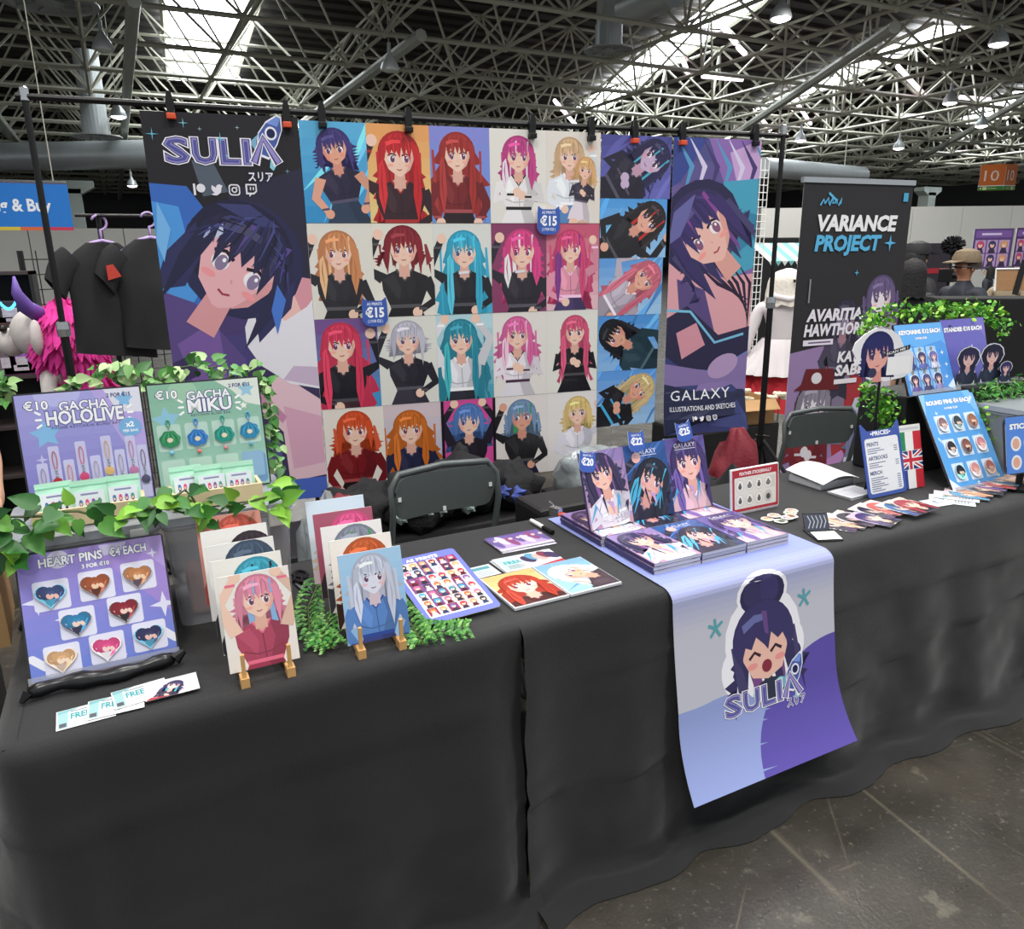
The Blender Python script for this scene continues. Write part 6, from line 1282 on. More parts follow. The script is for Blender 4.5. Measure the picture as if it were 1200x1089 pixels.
def face_parts(o, h, y=0, sk=None):
    s = h/1.7
    f = empty('face', (0, y-.10*s, 1.585*s), parent=o) if 0 else None
    MB().ball((0, y-.105*s, 1.575*s), .014*s, sy=1.3, sz=1.5, n=8, m=6).build('nose', sk or SKIN, o, smooth=True)
    for k in (-1, 1):
        MB().ball((k*.034*s, y-.088*s, 1.60*s), .012*s, sz=.7, n=8, m=6).build('eye', mat('eye_dark', '201818', .3), o); MB().ball((k*.083*s, y, 1.585*s), .02*s, sx=.4, sz=1.5, n=8, m=6).build('ear', sk or SKIN, o, smooth=True)
    MB().box(-.022*s, y-.098*s, 1.532*s, .022*s, y-.09*s, 1.538*s).build('mouth', mat('lip', '8a4a44', .5), o)
def hair(o, h, m, y=0, length=.12, wide=1.0, back=1.0):
    s = h/1.7; mb = MB(); n, k = 30, 12
    for i in range(k+1):
        t = i/k; z = 1.715-(.13+length)*t
        r = .108*math.sqrt(max(.02, 1-(1-min(1, t*(.13+length)/.12))**2))*(1+.12*t*wide)
        for j in range(n):
            q = 2*pi*j/n; fr = max(0, -sin(q)); cut = 0 if z > 1.63 else fr
            rr = r*(1+.05*noise.noise(Vector((cos(q)*3, sin(q)*3, t*4)))+.09*t*noise.noise(Vector((cos(q)*9, sin(q)*9, t*1.5))))*(1-.55*cut); zj = .05*t*noise.noise(Vector((cos(q)*7, sin(q)*7, 2.2)))
            mb.v.append((rr*cos(q)*s*.95*wide**.5, y+(rr*sin(q)*1.05+.01)*s, (z+zj)*s))
    for i in range(k):
        for j in range(n): mb.f.append((i*n+j, (i+1)*n+j, (i+1)*n+(j+1) % n, i*n+(j+1) % n))
    mb.f.append(tuple(range(n)))
    return mb.build('hair', m, o, smooth=True)
def person(loc, rot, h, label, top, bottom, hairm, sk=SKIN, length=.12, sleeve=True, group='people standing at other stalls', **kw):
    o = empty('person', loc, (0, 0, rot), label, 'person', group); J, E = standing(h, **kw)
    def zn(n, c):
        if n in HEADJ: return 0
        if n[:2] in ('wr', 'pa', 'th') or (n[0] == 'f'): return 0
        if n.startswith('toe'): return 3
        if n.startswith(('hip', 'knee', 'ankle')) or (n == 'pelvis' and c.z < .95*h/1.7): return 2
        return 1 if sleeve or n not in ('ell', 'elr') else 0
    skinbody('body', J, E, zn, [sk, top, bottom, M_BLK], o); face_parts(o, h, kw.get('lean', 0), sk); hair(o, h, hairm, kw.get('lean', 0), length) if hairm else None
    return o
M_BH = mat('black_hair', '141215', .75, 0, .3, 40, .5, 60); M_BT = mat('black_jacket', '1b1b1f', .7, 0, .15, 20); M_NAVY = mat('navy_jacket', '232833', .7, 0, .12, 20); M_PANT = mat('dark_trousers', '202026', .8)
# costumed person seen from behind, white wig and blouse, red skirt
M_WIG = mat('white_wig', 'dcd6cc', .6, 0, .2, 40, .5, 50); M_BLOUSE = mat('white_blouse', 'd8d2d4', .7, 0, .05, 10); M_SKIRT = mat('red_skirt', 'c01c2c', .7, 0, .12, 10)
c = at(916, 420, 4.35)
o = person((c.x, 4.35, 0), R(180-38), 1.50, 'person in white wig, white blouse and red skirt, seen from behind', M_BLOUSE, M_SKIRT, None, group='people near the stand', arms=((-.22, -.12, .86), (.22, -.12, .86)), wide=1.18)
s = 1.50/1.7
hair(o, 1.50, M_WIG, 0, .19, 2.2)
mb = MB(); n = 40      # skirt and frilled peplum
for i, (r, z) in enumerate(((.16, 1.0), (.22, .9), (.28, .75), (.33, .58), (.35, .5))):
    for j in range(n): q = 2*pi*j/n; mb.v.append(((r+.02*i*.4*sin(q*9))*cos(q), (r*.85+.02*i*.4*sin(q*9))*sin(q), z*s*1.02))
for i in range(4):
    for j in range(n): mb.f.append((i*n+j, (i+1)*n+j, (i+1)*n+(j+1) % n, i*n+(j+1) % n))
mb.build('skirt', M_SKIRT, o, smooth=True)
mb = MB()
for i, (r, z) in enumerate(((.155, 1.12), (.22, 1.02), (.29, .90), (.33, .85), (.345, .82))):
    for j in range(n*2): q = pi*j/n; k = .006*i*sin(q*22); mb.v.append(((r+k)*cos(q), ((r+k)*.85)*sin(q), z*s))
for i in range(4):
    for j in range(n*2): mb.f.append((i*n*2+j, (i+1)*n*2+j, (i+1)*n*2+(j+1) % (n*2), i*n*2+(j+1) % (n*2)))
mb.build('peplum', M_BLOUSE, o, smooth=True)
MB().tube([(-.12, .1, 1.49*s), (.0, .13, 1.46*s), (.12, .1, 1.49*s)], .022, 8).build('collar', M_BLOUSE, o, smooth=True); MB().rbox(-.12, .125, 1.60*s, -.02, .14, 1.625*s, .004).build('hair_clip', M_BLK, o)
# people beyond the right tables
def capo(o, h, m, lean=0):
    s = h/1.7; mb = MB(); mb.lathe([(.112*s, 0), (.115*s, .04*s), (.09*s, .095*s), (.03*s, .118*s)], 16, Matrix.Translation((0, lean, 1.635*s))); mb.add([(-.08*s, lean-.09*s, 1.645*s), (.08*s, lean-.09*s, 1.645*s), (.06*s, lean-.2*s, 1.632*s), (-.06*s, lean-.2*s, 1.632*s), (-.08*s, lean-.09*s, 1.655*s), (.08*s, lean-.09*s, 1.655*s), (.06*s, lean-.2*s, 1.64*s), (-.06*s, lean-.2*s, 1.64*s)], [(0, 1, 2, 3), (7, 6, 5, 4), (1, 5, 6, 2), (2, 6, 7, 3), (3, 7, 4, 0)]); mb.build('cap', m, o, smooth='auto')
def px_person(px, pytop, Y, rot, label, top, hairm, **k):
    c = at(px, pytop, Y); return person((c.x, Y, 0), rot, max(1.35, min(1.95, c.z-.01)), label, top, M_PANT, hairm, **k), max(1.35, min(1.95, c.z-.01))
# each is sized so that the crown meets its place in the hall
o, hh = px_person(1071, 303, 3.95, R(150), 'person with black hair and black jacket seen from behind, nearest the roll-up banner', M_BT, M_BH, length=.2)
o, hh = px_person(1076, 288, 4.6, R(80), 'person in black cap and black clothes behind the black-haired person', M_BT, M_BH); capo(o, hh, M_BT)
o, hh = px_person(1134, 297, 4.0, R(-100), 'person in tan cap and navy vest turned to the left', M_NAVY, mat('brown_hair', '2c221c', .5), sk=SKIN2, length=.0); capo(o, hh, mat('tan_cap', '7a6a54', .8, 0, .35, 60))
MB().tube([(-.10, -.06, 1.6*hh/1.7), (-.04, -.115, 1.6*hh/1.7), (.04, -.115, 1.6*hh/1.7), (.10, -.06, 1.6*hh/1.7)], .006, 6).build('glasses', M_BLK, o)
o, hh = px_person(1184, 312, 5.6, R(120), 'distant person in beige jacket at the right edge', mat('beige_jacket', 'a09078', .8), M_BH, length=.15)
o, hh = px_person(1160, 314, 8.6, R(200), 'distant dark-haired person between the tan cap and the beige jacket', M_NAVY, M_BH, length=.15)
# camera rig with a fluffy black microphone between the two
c = at(1117, 288, 5.0); o = empty('microphone_stand', (c.x, 5.0, 0), label='fluffy black microphone on a stand beside the person in the tan cap', cat='microphone')
mb = MB()
for k in range(160):
    r = random.Random(k); d = Vector((r.gauss(0, 1), r.gauss(0, 1), r.gauss(0, 1))).normalized(); q = Vector((0, 0, c.z)); mb.tube([q+d*.05, q+Vector((d.x*.14, d.y*.1, d.z*.1))], [.022, .003], 4, cap=False)
mb.build('windscreen', mat('black_fur', '141418', .9), o); MB().tube([(0, 0, c.z-.05), (0, 0, 0.02)], .015, 8).build('pole', M_BLK, o); MB().rbox(-.06, -.08, c.z-.35, .06, .08, c.z-.22, .01).build('camera', M_BLK, o); MB().tube([(-.04, -.08, c.z-.28), (-.04, -.16, c.z-.28)], .035, 10).build('lens', M_BLK, o)
for k in range(3): q = 2*pi*k/3; MB().tube([(0, 0, .45), (.35*cos(q), .35*sin(q), .01)], .012, 6).build('leg', M_BLK, o)
# neighbour stalls at the right: black cloth partition, pinboards, posters on the white wall
def slab(name, p0, p1, z0, z1, th, m, label, cat, group=None, arts=None):
    d = Vector((p1[0]-p0[0], p1[1]-p0[1], 0)); L = d.length; o = empty(name, (p0[0], p0[1], z0), (0, 0, atan2(d.y, d.x)), label, cat, group)
    MB().rbox(0, 0, 0, L, th, z1-z0, .01).build('panel', m, o)
    return o, L
pA, pB = at(1098, 400, 3.2), at(1330, 400, 2.5)
o, L = slab('neighbour_table', (pA.x, pA.y), (pB.x, pB.y), 0, at(1150, 352, 2.95).z, .35, mat('black_felt', '131315', .9), 'black cloth-covered counter of the neighbouring stall behind the boards', 'counter')
o, L = slab('poster_panel', at2(1040, 340, 8.2)[:2], at2(1110, 340, 8.2)[:2], 0, 1.75, .05, mat('dark_print_panel', '2c2630', .6, 0, .5, 9), 'dark merchandise panel with a red strip behind the black-haired person', 'panel'); MB().box(.1, -.01, 1.28, L, 0, 1.36).build('red_strip', mat('red_strip', 'b02030', .6), o)
for i, (px, py, w_, h_, c1) in enumerate(((1152, 292, .75, .8, '5a3f78'), (1198, 290, .6, .8, '4a2c60'))):
    p = at(px, py, 10.2); a = Art(w_, h_); a.rect(0, 0, w_, h_, c1); a.rect(.05*w_, .78*h_, .95*w_, .95*h_, '7a58a0'); a.rect(.2*w_, .84*h_, .7*w_, .89*h_, 'd8c8e8')
    for k in range(6): mini(a, .06*w_+.3*w_*(k % 3), .06*h_+.34*h_*(k//3), .27*w_, .32*h_, ('c84a70', '3a3a60', 'd8a070')[k % 3], '3a2c48', 'b89ac8')
    tag(a.build('wall_poster', None, (p.x-w_/2, 10.2, p.z-h_/2), (0, 0, R(-35)), thick=.02), ('purple poster on the far stall right of the tan cap', 'purple poster at the right edge of the picture')[i], 'poster', 'purple posters on a far stall'); MB().tube([(0, 0, 0), (0, 0, -(p.z-h_/2)+.005)], .02, 6).tube([(w_, 0, 0), (w_, 0, -(p.z-h_/2)+.005)], .02, 6).build('legs', M_CHR, COL.objects[-1])
p0 = at(1162, 364, 3.6); o = empty('pinboard', (p0.x, 3.6, at(1150, 352, 2.95).z+.001), (R(-8), 0, R(-30)), 'brown board with pale frame and black strap, standing on the neighbouring counter', 'board'); hb = at(1162, 336, 3.6).z-o.location.z
MB().box(0, 0, 0, .42, .012, .16).build('panel', mat('cork', '9a7450', .8, 0, .2, 30), o); MB().tube([(0, 0, 0), (0, 0, .16), (.42, 0, .16), (.42, 0, 0)], .008, 6).build('frame', M_PAPER, o); MB().box(.13, -.012, 0, .17, -.002, .26, Matrix.Rotation(R(12), 4, 'Y')).build('strap', M_BLK, o)
# hanging hall sign with the number 10
p0 = at(1164, 210, 26)
sw = 1.15
o = empty('hall_sign', (p0.x-1.15, 26, p0.z-.6), (0, 0, R(-42)), 'orange two-faced hall sign with the number 10 above a green strip', 'sign')
def sign_face(w_, big):
    a = Art(w_, 1.25); a.rect(0, .24, w_, 1.25, 'd9702c'); a.text('10', w_*.18, .46, .5, 'f4e8dc', 0, width=w_*.58); a.rect(0, 0, w_, .2, '3f8a30')
    a.poly([(w_*.04, .1), (w_*.12, .16), (w_*.12, .04)] if big else [(w_*.96, .1), (w_*.86, .16), (w_*.86, .04)], 'eaf0b0'); x_ = .17 if big else .62; a.rect(w_*x_, .03, w_*(x_+.16), .17, 'eaf0b0'); a.rect(w_*(x_+.2 if big else .2), .08, w_*(x_+.55 if big else .5), .11, 'dfe8a8'); return a
sign_face(sw, True).build('face', o, m=PRINT, thick=.02); sign_face(.85, False).build('face', o, (sw, .0, 0), (0, 0, R(38)), m=PRINT, thick=.02)
MB().add([(0, .01, 0), (sw, .01, 0), (sw+.67, .53, 0), (.65, .6, 0), (0, .01, 1.25), (sw, .01, 1.25), (sw+.67, .53, 1.25), (.65, .6, 1.25)], [(0, 3, 2, 1), (4, 5, 6, 7), (2, 3, 7, 6), (3, 0, 4, 7)]).build('case', mat('sign_case', 'b8602a', .6), o)
for x in (.15, sw-.05): MB().tube([(x, .1, 1.25), (x, .1, 11.2-p0.z+.6)], .015, 5).build('cable', M_BAR, o)
# blue banner over the left aisle
p0 = at(-160, 214, 16); p1 = at(78, 214, 16); zb = at(40, 270, 16).z
W_, H_ = p1.x-p0.x, p1.z-zb; a = Art(W_, H_); a.rect(0, 0, W_, H_, '2379d0')
for k, c in enumerate(('d8c040', '48a858', '3aa0c8', '48a858', 'd8c040', 'd86a40', 'c83a58')): a.rect(W_*k/7, 0, W_*(k+1)/7, H_*.07, c)
a.rect(0, H_*.96, W_, H_, 'a8788c'); gx = at(2, 245, 16).x-p0.x; tx = at(62, 245, 16).x-p0.x
gs = text_tris('Brin', .03)[1]; al = text_tris('Bring & Buy', .03)[1]; fw_ = (gs[2]-gs[0])/(al[2]-al[0]); Wt = (tx-gx)/(1-fw_)
a.text('Bring & Buy', gx-fw_*Wt-.02, H_*.40, H_*.24, 'f0f4fa', .03, width=Wt)
o = empty('aisle_banner', (p0.x, 16, zb), (0, 0, 0), 'blue hanging banner reading Bring & Buy at the left edge', 'banner'); a.build('print', o, m=VINYL, thick=.004); MB().tube([(0, 0, H_), (W_, 0, H_)], .03, 8).build('rail', M_CHR, o)
for x in (.2, W_-.2): MB().tube([(x, 0, H_), (x, 0, 11.2-zb)], .01, 5).build('cable', M_BAR, o)
# ------------------------------------------------------------------ left background: shirts on hangers, costume, shelf
M_LILAC = mat('lilac_plastic', 'b49ad0', .35); M_SHIRT = mat('black_tshirt', '1d1d20', .85, 0, .15, 8, .2, 150)
YS = 4.4
def tshirt(px, py, label, rz, patch=None, w=.26, h=.66):
    t = at(px, py, YS); o = empty('t_shirt', (t.x, YS, t.z), (0, 0, rz), label, 'shirt', 'black shirts on lilac hangers'); mb = MB(); n, k = 24, 14
    for i in range(k+1):
        q = i/k; hw = (.075 if i == 0 else w*(.70+.30*min(1, q*5))) if q < .2 else w*(1-.06*sin(q*3)); z = -.02-.045*min(1, q*5)-h*q if i else -.01
        for j in range(n):
            g = 2*pi*j/n; fold = .03*noise.noise(Vector((cos(g)*2.2+px, q*1.5, sin(g))))*min(1, q*3)+.008*sin(6*g+q*3)*q; mb.v.append((hw*cos(g)*(1+fold*2), (.045+.02*q)*sin(g)+fold, z-(.03*(cos(g)) if i == k else 0)))
    for i in range(k):
        for j in range(n): mb.f.append((i*n+j, (i+1)*n+j, (i+1)*n+(j+1) % n, i*n+(j+1) % n))
    mb.build('torso', M_SHIRT, o, smooth=True)
    for s in (-1, 1):
        mb = MB(); m_ = 10
        for i, (x, z, r) in enumerate(((w*.72, -.085, .075), (w*.95, -.12, .078), (w*1.12, -.175, .074), (w*1.22, -.225, .072))):
            for j in range(m_): g = 2*pi*j/m_; mb.v.append((s*(x+r*.55*cos(g)), r*.5*sin(g), z+r*.85*cos(g)*.9))
        for i in range(3):
            for j in range(m_): mb.f.append((i*m_+j, (i+1)*m_+j, (i+1)*m_+(j+1) % m_, i*m_+(j+1) % m_))
        sl = mb.build('sleeve', M_SHIRT, o, smooth=True)
        if patch and s < 0: MB().prism([(-.035, -.03), (.03, -.035), (.02, .03), (-.012, .035)], -.004, .004).build('patch', mat('red_patch', 'b8382c', .7), sl, (-w*1.08, -.046, -.165), (0, R(-20), 0))
    h_ = empty('clothes_hanger', (t.x, YS, t.z), (0, 0, rz), 'lilac plastic hanger holding '+label.split(' hanging')[0], 'hanger', 'lilac hangers')
    MB().tube([(-w*.85, 0, -.085), (-.05, 0, -.012), (0, 0, .0), (.05, 0, -.012), (w*.85, 0, -.085)], .009, 8).build('arms', M_LILAC, h_, smooth=True); MB().tube([(-w*.85, 0, -.085), (w*.85, 0, -.085)], .006, 6).build('bar', M_LILAC, h_)
    MB().tube([(0, 0, 0), (0, 0, .05)]+[(.035*cos(q)-.0, 0, .085+.035*sin(q)) for q in [R(-90)+R(250)*k_/9 for k_ in range(10)]], .006, 6).build('hook', M_LILAC, h_, smooth=True)
    return t
t1 = tshirt(119, 282, 'black shirt hanging nearer the pink costume', R(22), w=.2, h=.5)
t2 = tshirt(176, 278, 'black shirt with a red sleeve patch hanging beside the SULIA banner', R(16), True, w=.2, h=.5)
zr = t1.z+.118; o = empty('garment_rail', (t1.x, YS, 0), label='thin black garment rail carrying the shirts', cat='rail')
MB().tube([(0, .03, .02), (0, .03, zr)], .012, 8).build('upright', M_BLK, o); MB().tube([(-.1, 0, zr), (1.0, 0, zr)], .008, 8).build('bar', M_BLK, o); MB().tube([(.95, .03, .02), (.95, .03, zr)], .012, 8).build('upright', M_BLK, o); MB().box(-.25, -.2, 0, .25, .25, .02).build('foot', M_BLK, o); MB().box(.75, -.2, 0, 1.15, .25, .02).build('foot', M_BLK, o)
# costume with pink mane and purple horns, seen from behind
M_PINK = mat('pink_fur', 'e03c9c', .9, 0, .25, 30); M_FURW = mat('white_fur', 'cfc8c4', .9, 0, .12, 30); M_HORN = mat('purple_horn', '6a4fa4', .6)
YC = 5.0; pc = at(66, 400, YC); o = empty('costume_wearer', (pc.x, YC, 0), (0, 0, R(-112)), 'person in a costume with shaggy pink mane, white head and purple horns', 'person', 'people near the stand')
J, E = standing(1.25, wide=1.15); skinbody('body', J, E, lambda n, c: 0, [M_FURW], o)
def tufts(name, c, R3, n, m, parent, down=.6, seed=0, ln=.12):
    mb = MB(); c = Vector(c)
    mb.ball(c, 1, *R3, n=14, m=9)
    for k in range(n):
        r = random.Random(k+seed*999); d = Vector((r.gauss(0, 1), r.gauss(0, 1), r.gauss(0, 1))).normalized(); p = c+Vector((d.x*R3[0], d.y*R3[1], d.z*R3[2])); e = (d*.6+Vector((r.uniform(-.3, .3), 0, -down))).normalized()*ln*r.uniform(.6, 1.3)
        mb.tube([p-e*.3, p+e*.4, p+e], [.028, .02, .002], 4, cap=False)
    return mb.build(name, m, parent)
zc = pc.z
tufts('mane', (.0, .07, zc+.0), (.16, .15, .21), 420, M_PINK, o, .8, 1, .1); tufts('back_mane', (-.05, .13, zc-.28), (.15, .09, .2), 260, M_PINK, o, .9, 2, .1)
MB().ball((0, -.08, zc+.05), .135, sy=1.1, sz=1.05, n=16, m=10).build('head', M_FURW, o, smooth=True); MB().ball((0, -.24, zc), .08, n=12, m=8).build('muzzle', M_FURW, o, smooth=True)
for s in (-1, 1):
    MB().tube([(s*.11, -.02, zc+.16), (s*.19, -.03, zc+.20), (s*.24, -.04, zc+.28), (s*.22, -.05, zc+.36)], [.045, .04, .025, .006], 10).build('horn', M_HORN, o, smooth=True); MB().ball((s*.2, .0, zc+.04), .08, sx=.6, sy=.35, sz=1.2, n=10, m=7).build('ear', M_FURW, o, smooth=True)
    MB().ball((s*.06, -.24, zc+.08), .022, n=8, m=6).build('eye', mat('eye_dark', '201818', .3), o)
# wire grid rack
o = empty('wire_grid', (at(24, 300, 6.2).x, 6.2, 0), (0, 0, R(8)), 'black wire grid rack behind the pink costume', 'rack'); zt = at(24, 294, 6.2).z
for k in range(11): MB().tube([(.09*k, 0, .0), (.09*k, 0, zt)], .004 if 0 < k < 10 else .02, 5).build('wire', M_BLK, o)
for k in range(int(zt/.1)): MB().tube([(0, 0, .1*k+.05), (.9, 0, .1*k+.05)], .004, 5).build('crosswire', M_BLK, o)
# dark shelf with goods and a blue light string at the left edge
x0 = at(-60, 360, 5.6).x; x1 = at(44, 360, 5.6).x; o = empty('display_shelf', (x0, 5.6, 0), label='black display shelf with goods at the left edge', cat='shelf'); Wd = x1-x0
ztop = at(20, 318, 5.6).z
MB().box(0, .3, 0, Wd, .33, ztop).build('back', M_CASE, o)
for k in range(5): MB().box(0, 0, ztop*(k+1)/5-.02, Wd, .3, ztop*(k+1)/5).build('board', mat('shelf_board', '3a3030', .6), o)
for k in (0, 1): MB().box(k*(Wd-.02), 0, 0, k*(Wd-.02)+.02, .3, ztop).build('side', M_CASE, o)
for i, (px, py, c1, w_, h_, t) in enumerate(((2, 412, '6a5a64', .12, .16, 'small framed picture at the left edge of the shelf'), (22, 414, '8a5aa8', .15, .16, 'framed purple picture on the shelf beside the costume'), (12, 380, '2a2830', .2, .14, 'dark box with white emblem on the shelf'), (25, 440, 'c06aa0', .2, .09, 'pink box on the lower shelf'), (30, 345, '8a3040', .1, .1, 'dark red plush on top of the shelf'), (10, 352, 'd89a90', .2, .05, 'salmon folded cloth on the shelf'))):
    p = at(px, py, 5.55); lev = min([ztop*(k+1)/5 for k in range(5)], key=lambda z: abs(z-(p.z-h_/2))); q = empty('shelf_item', (p.x-w_/2, 5.63, lev+.001), label=t, cat='box', group='goods on the dark shelf'); MB().rbox(0, 0, 0, w_, .1, h_, .008).build('body', mat('goods_'+c1, c1, .6, 0, .4, 25), q); MB().box(w_*.3, -.003, h_*.3, w_*.7, 0, h_*.7).build('label', mat('goods_label', 'b8b0b8', .6, 0, .4, 60), q)
p = at(-10, 342, 5.5); mb = MB(); q = at(22, 346, 5.5)
o = empty('light_string', label='string of small blue lights on the dark shelf', cat='lights'); pts = [p.lerp(q, t)+Vector((0, 0, -.09*sin(pi*t))) for t in [i/16 for i in range(17)]]
MB().tube(pts, .004, 5).build('cable', M_BLK, o)
for v in pts: MB().ball(v, .009, n=6, m=4).build('bulb', mat('blue_led', '3ab0ff', .4, emit=4), o)
# brown cardboard box beside the bins, and the neighbour seated at the left edge
o = empty('cardboard_box', (-.66, 1.98, T), (0, 0, R(4)), 'brown cardboard box left of the clear bins', 'box'); tag(MB().rbox(-1.3, 1.75, 0, -.45, 2.45, T, .01).build('side_table', M_CASE), 'dark side table under the cardboard box at the left edge', 'table')
for nm, b in (('front', (0, 0, 0, .32, .005, .30)), ('back', (0, .25, 0, .32, .255, .30)), ('side', (0, .005, 0, .005, .25, .30)), ('side', (.315, .005, 0, .32, .25, .30)), ('top', (0, 0, .30, .32, .255, .305))): MB().box(*b).build(nm, M_KRAFT, o)

person((-.70, 2.74, 0), 0, 1.66, 'person at the left edge with only a bare forearm in view', M_BT, M_PANT, M_BH, group='people near the stand', sleeve=False, elbows=((-.27, .03, 1.05), (.28, -.02, 1.08)), arms=((-.25, 0, .8), (.30, -.22, 1.0)))
# stall with striped awning and a white wire panel beyond the purple banner
p0 = at(878, 285, 7.5); p1 = at(952, 285, 7.5); L = p1.x-p0.x; o = empty('striped_awning', (p0.x, 7.5, p0.z), label='teal and white striped awning of a far stall beside the roll-up banner', cat='awning'); n_ = 10
for k in range(n_): MB().add([(L*k/n_, 0, 0), (L*(k+1)/n_, 0, 0), (L*(k+1)/n_, -.35, -.22), (L*k/n_, -.35, -.22), (L*(k+.5)/n_, -.35, -.28)], [(0, 1, 2, 3), (3, 2, 4)]).build('stripe', mat('teal_stripe', '7ab4b4', .7) if k % 2 else mat('white_stripe', 'd4dcd8', .7), o)
for k in (0, 1): MB().tube([(L*k, 0, 0), (L*k, 0, -p0.z+.005)], .025, 6).build('post', M_PAPER, o)
p0 = at(868, 185, 5.2); p1 = at(902, 185, 5.2); o = empty('wire_rack', (p0.x, 5.2, 0), label='white wire grid panel behind the right edge of the purple banner', cat='rack'); L = p1.x-p0.x
for k in range(8): MB().tube([(L*k/7, 0, .0), (L*k/7, 0, p0.z)], .004, 5).build('wire', M_PAPER, o)
for k in range(int(p0.z/.06)): MB().tube([(0, 0, .06*k+.03), (L, 0, .06*k+.03)], .004, 5).build('crosswire', M_PAPER, o)
p0 = at(893, 318, 9.0); o = empty('stall_counter', (p0.x, 9.0, 0), label='dark stall counter with boxes far behind the costumed person', cat='counter'); MB().rbox(0, 0, 0, 2.2, .6, p0.z+.5, .02).build('body', M_CASE, o); MB().rbox(.2, -.02, .9, .7, .1, 1.25, .02).build('panel', M_PAPER, o)
# ------------------------------------------------------------------ artificial greenery
def leafmat(name, c0, c1, c2):
    m = bpy.data.materials.new(name); m.use_nodes = True; nt = m.node_tree; b = nt.nodes['Principled BSDF']
    oi = nt.nodes.new('ShaderNodeObjectInfo'); gi = nt.nodes.new('ShaderNodeNewGeometry'); ad = nt.nodes.new('ShaderNodeMath'); ad.operation = 'ADD'
    fr = nt.nodes.new('ShaderNodeMath'); fr.operation = 'FRACT'; nt.links.new(oi.outputs['Random'], ad.inputs[0]); nt.links.new(gi.outputs['Random Per Island'], ad.inputs[1]); nt.links.new(ad.outputs[0], fr.inputs[0])
    r = nt.nodes.new('ShaderNodeValToRGB'); e = r.color_ramp.elements; e[0].color = (*lin(c0), 1); e[1].color = (*lin(c2), 1); q = e.new(.55); q.color = (*lin(c1), 1); nt.links.new(fr.outputs[0], r.inputs[0]); nt.links.new(r.outputs[0], b.inputs['Base Color'])
    b.inputs['Roughness'].default_value = .45; b.inputs['Subsurface Weight'].default_value = .0
    return m
L_IVY = leafmat('ivy_leaf', '174a18', '33782a', '8cc43a'); L_SMALL = leafmat('small_ivy_leaf', '2c6428', '5a9a48', 'c4dca0'); L_BOX = leafmat('boxwood_leaf', '2f7a1e', '58a82c', 'a4d848'); L_CEDAR = leafmat('cedar_leaf', '2a6a30', '4c9a3c', '9cd070')
M_STEM = mat('plant_stem', '4a5a2c', .7)
def leaf_mesh(name, m, fold=.25, tip=1.0):
    """heart shaped leaf of unit length along +y, folded along the rib"""
    half = [(0, 0), (.13, -.05), (.27, .04), (.33, .22), (.30, .42), (.20, .66), (.08, .86), (0, 1.0*tip)]
    V = [(0, .0, 0), (0, .25, .01), (0, .5, .0), (0, .75, -.03), (0, 1.0*tip, -.1)]; Fc = []
    for s in (1, -1):
        b = len(V); V += [(s*x, y, abs(x)*fold-.1*max(0, y-.4)**2) for x, y in half[1:-1]]
        idx = [b+i for i in range(6)]
        F_ = [(0, idx[0], idx[1]), (0, idx[1], idx[2], 1), (1, idx[2], idx[3], 2), (2, idx[3], idx[4], 3), (3, idx[4], idx[5]), (3, idx[5], 4)]
        Fc += F_ if s > 0 else [f[::-1] for f in F_]
    me = bpy.data.meshes.new(name); me.from_pydata(V, [], Fc); me.update(); me.materials.append(m); me.shade_smooth(); return me
LEAF = leaf_mesh('leaf', L_IVY); LEAF2 = leaf_mesh('leaf', L_SMALL, .2)
def path_at(P, t):
    n = len(P)-1; k = min(n-1, int(t*n)); f = t*n-k; return Vector(P[k]).lerp(Vector(P[k+1]), f)
def garland(label, P, n, size, me, seed, spread=.03, stem=.003, droop=.5, name='ivy_garland', face_=-1):
    rng = random.Random(seed); o = empty(name, Vector(P[0]), label=label, cat='garland', group='artificial leaf garlands'); base = Vector(P[0])
    pts = [path_at(P, i/30)-base+Vector((rng.uniform(-.006, .006), rng.uniform(-.006, .006), rng.uniform(-.006, .006))) for i in range(31)]
    MB().tube(pts, stem, 5).build('stem', M_STEM, o)
    for i in range(n):
        p = path_at(P, (i+rng.random())/n)-base; d = Vector((rng.uniform(-1, 1), rng.uniform(-1.1, .3), rng.uniform(-droop-.5, .6))).normalized()
        p = p+Vector((rng.uniform(-spread, spread), rng.uniform(-spread, spread*.5), rng.uniform(-spread, spread)))
        nrm = (Vector((rng.uniform(-.6, .6), -1, .7+rng.uniform(-.5, .5)))).normalized(); x = d.cross(nrm)
        if x.length < .1: continue
        x.normalize(); z = x.cross(d).normalized(); s = size*rng.uniform(.7, 1.25)
        l = place('leaf', me, o); l.matrix_local = Matrix.Translation(p) @ Matrix((x, d, z)).transposed().to_4x4() @ Matrix.Scale(s, 4)
def V3(*l): return [at(px, py, Y) for px, py, Y in l]
garland('large-leaved ivy garland lying along the front of the clear bins', V3((-12, 640, 1.83), (8, 606, 1.84), (45, 608, 1.85), (80, 600, 1.86), (120, 606, 1.86), (160, 600, 1.86), (195, 592, 1.86), (215, 575, 1.9), (240, 602, 1.86), (275, 592, 1.87), (318, 584, 1.88), (345, 574, 1.9)), 66, .054, LEAF, 3, .032)
garland('ivy strand hanging over the left front corner of the clear bins', V3((-8, 590, 1.9), (8, 630, 1.84), (12, 665, 1.82)), 14, .052, LEAF, 8, .02)
garland('small-leaved ivy garland draped over the tops of the two gacha boards', V3((70, 462, 2.16), (100, 445, 2.16), (130, 434, 2.17), (160, 440, 2.17), (185, 452, 2.14), (205, 432, 2.17), (235, 424, 2.17), (262, 436, 2.15), (300, 428, 2.16)), 95, .034, LEAF2, 4, .022, .002)
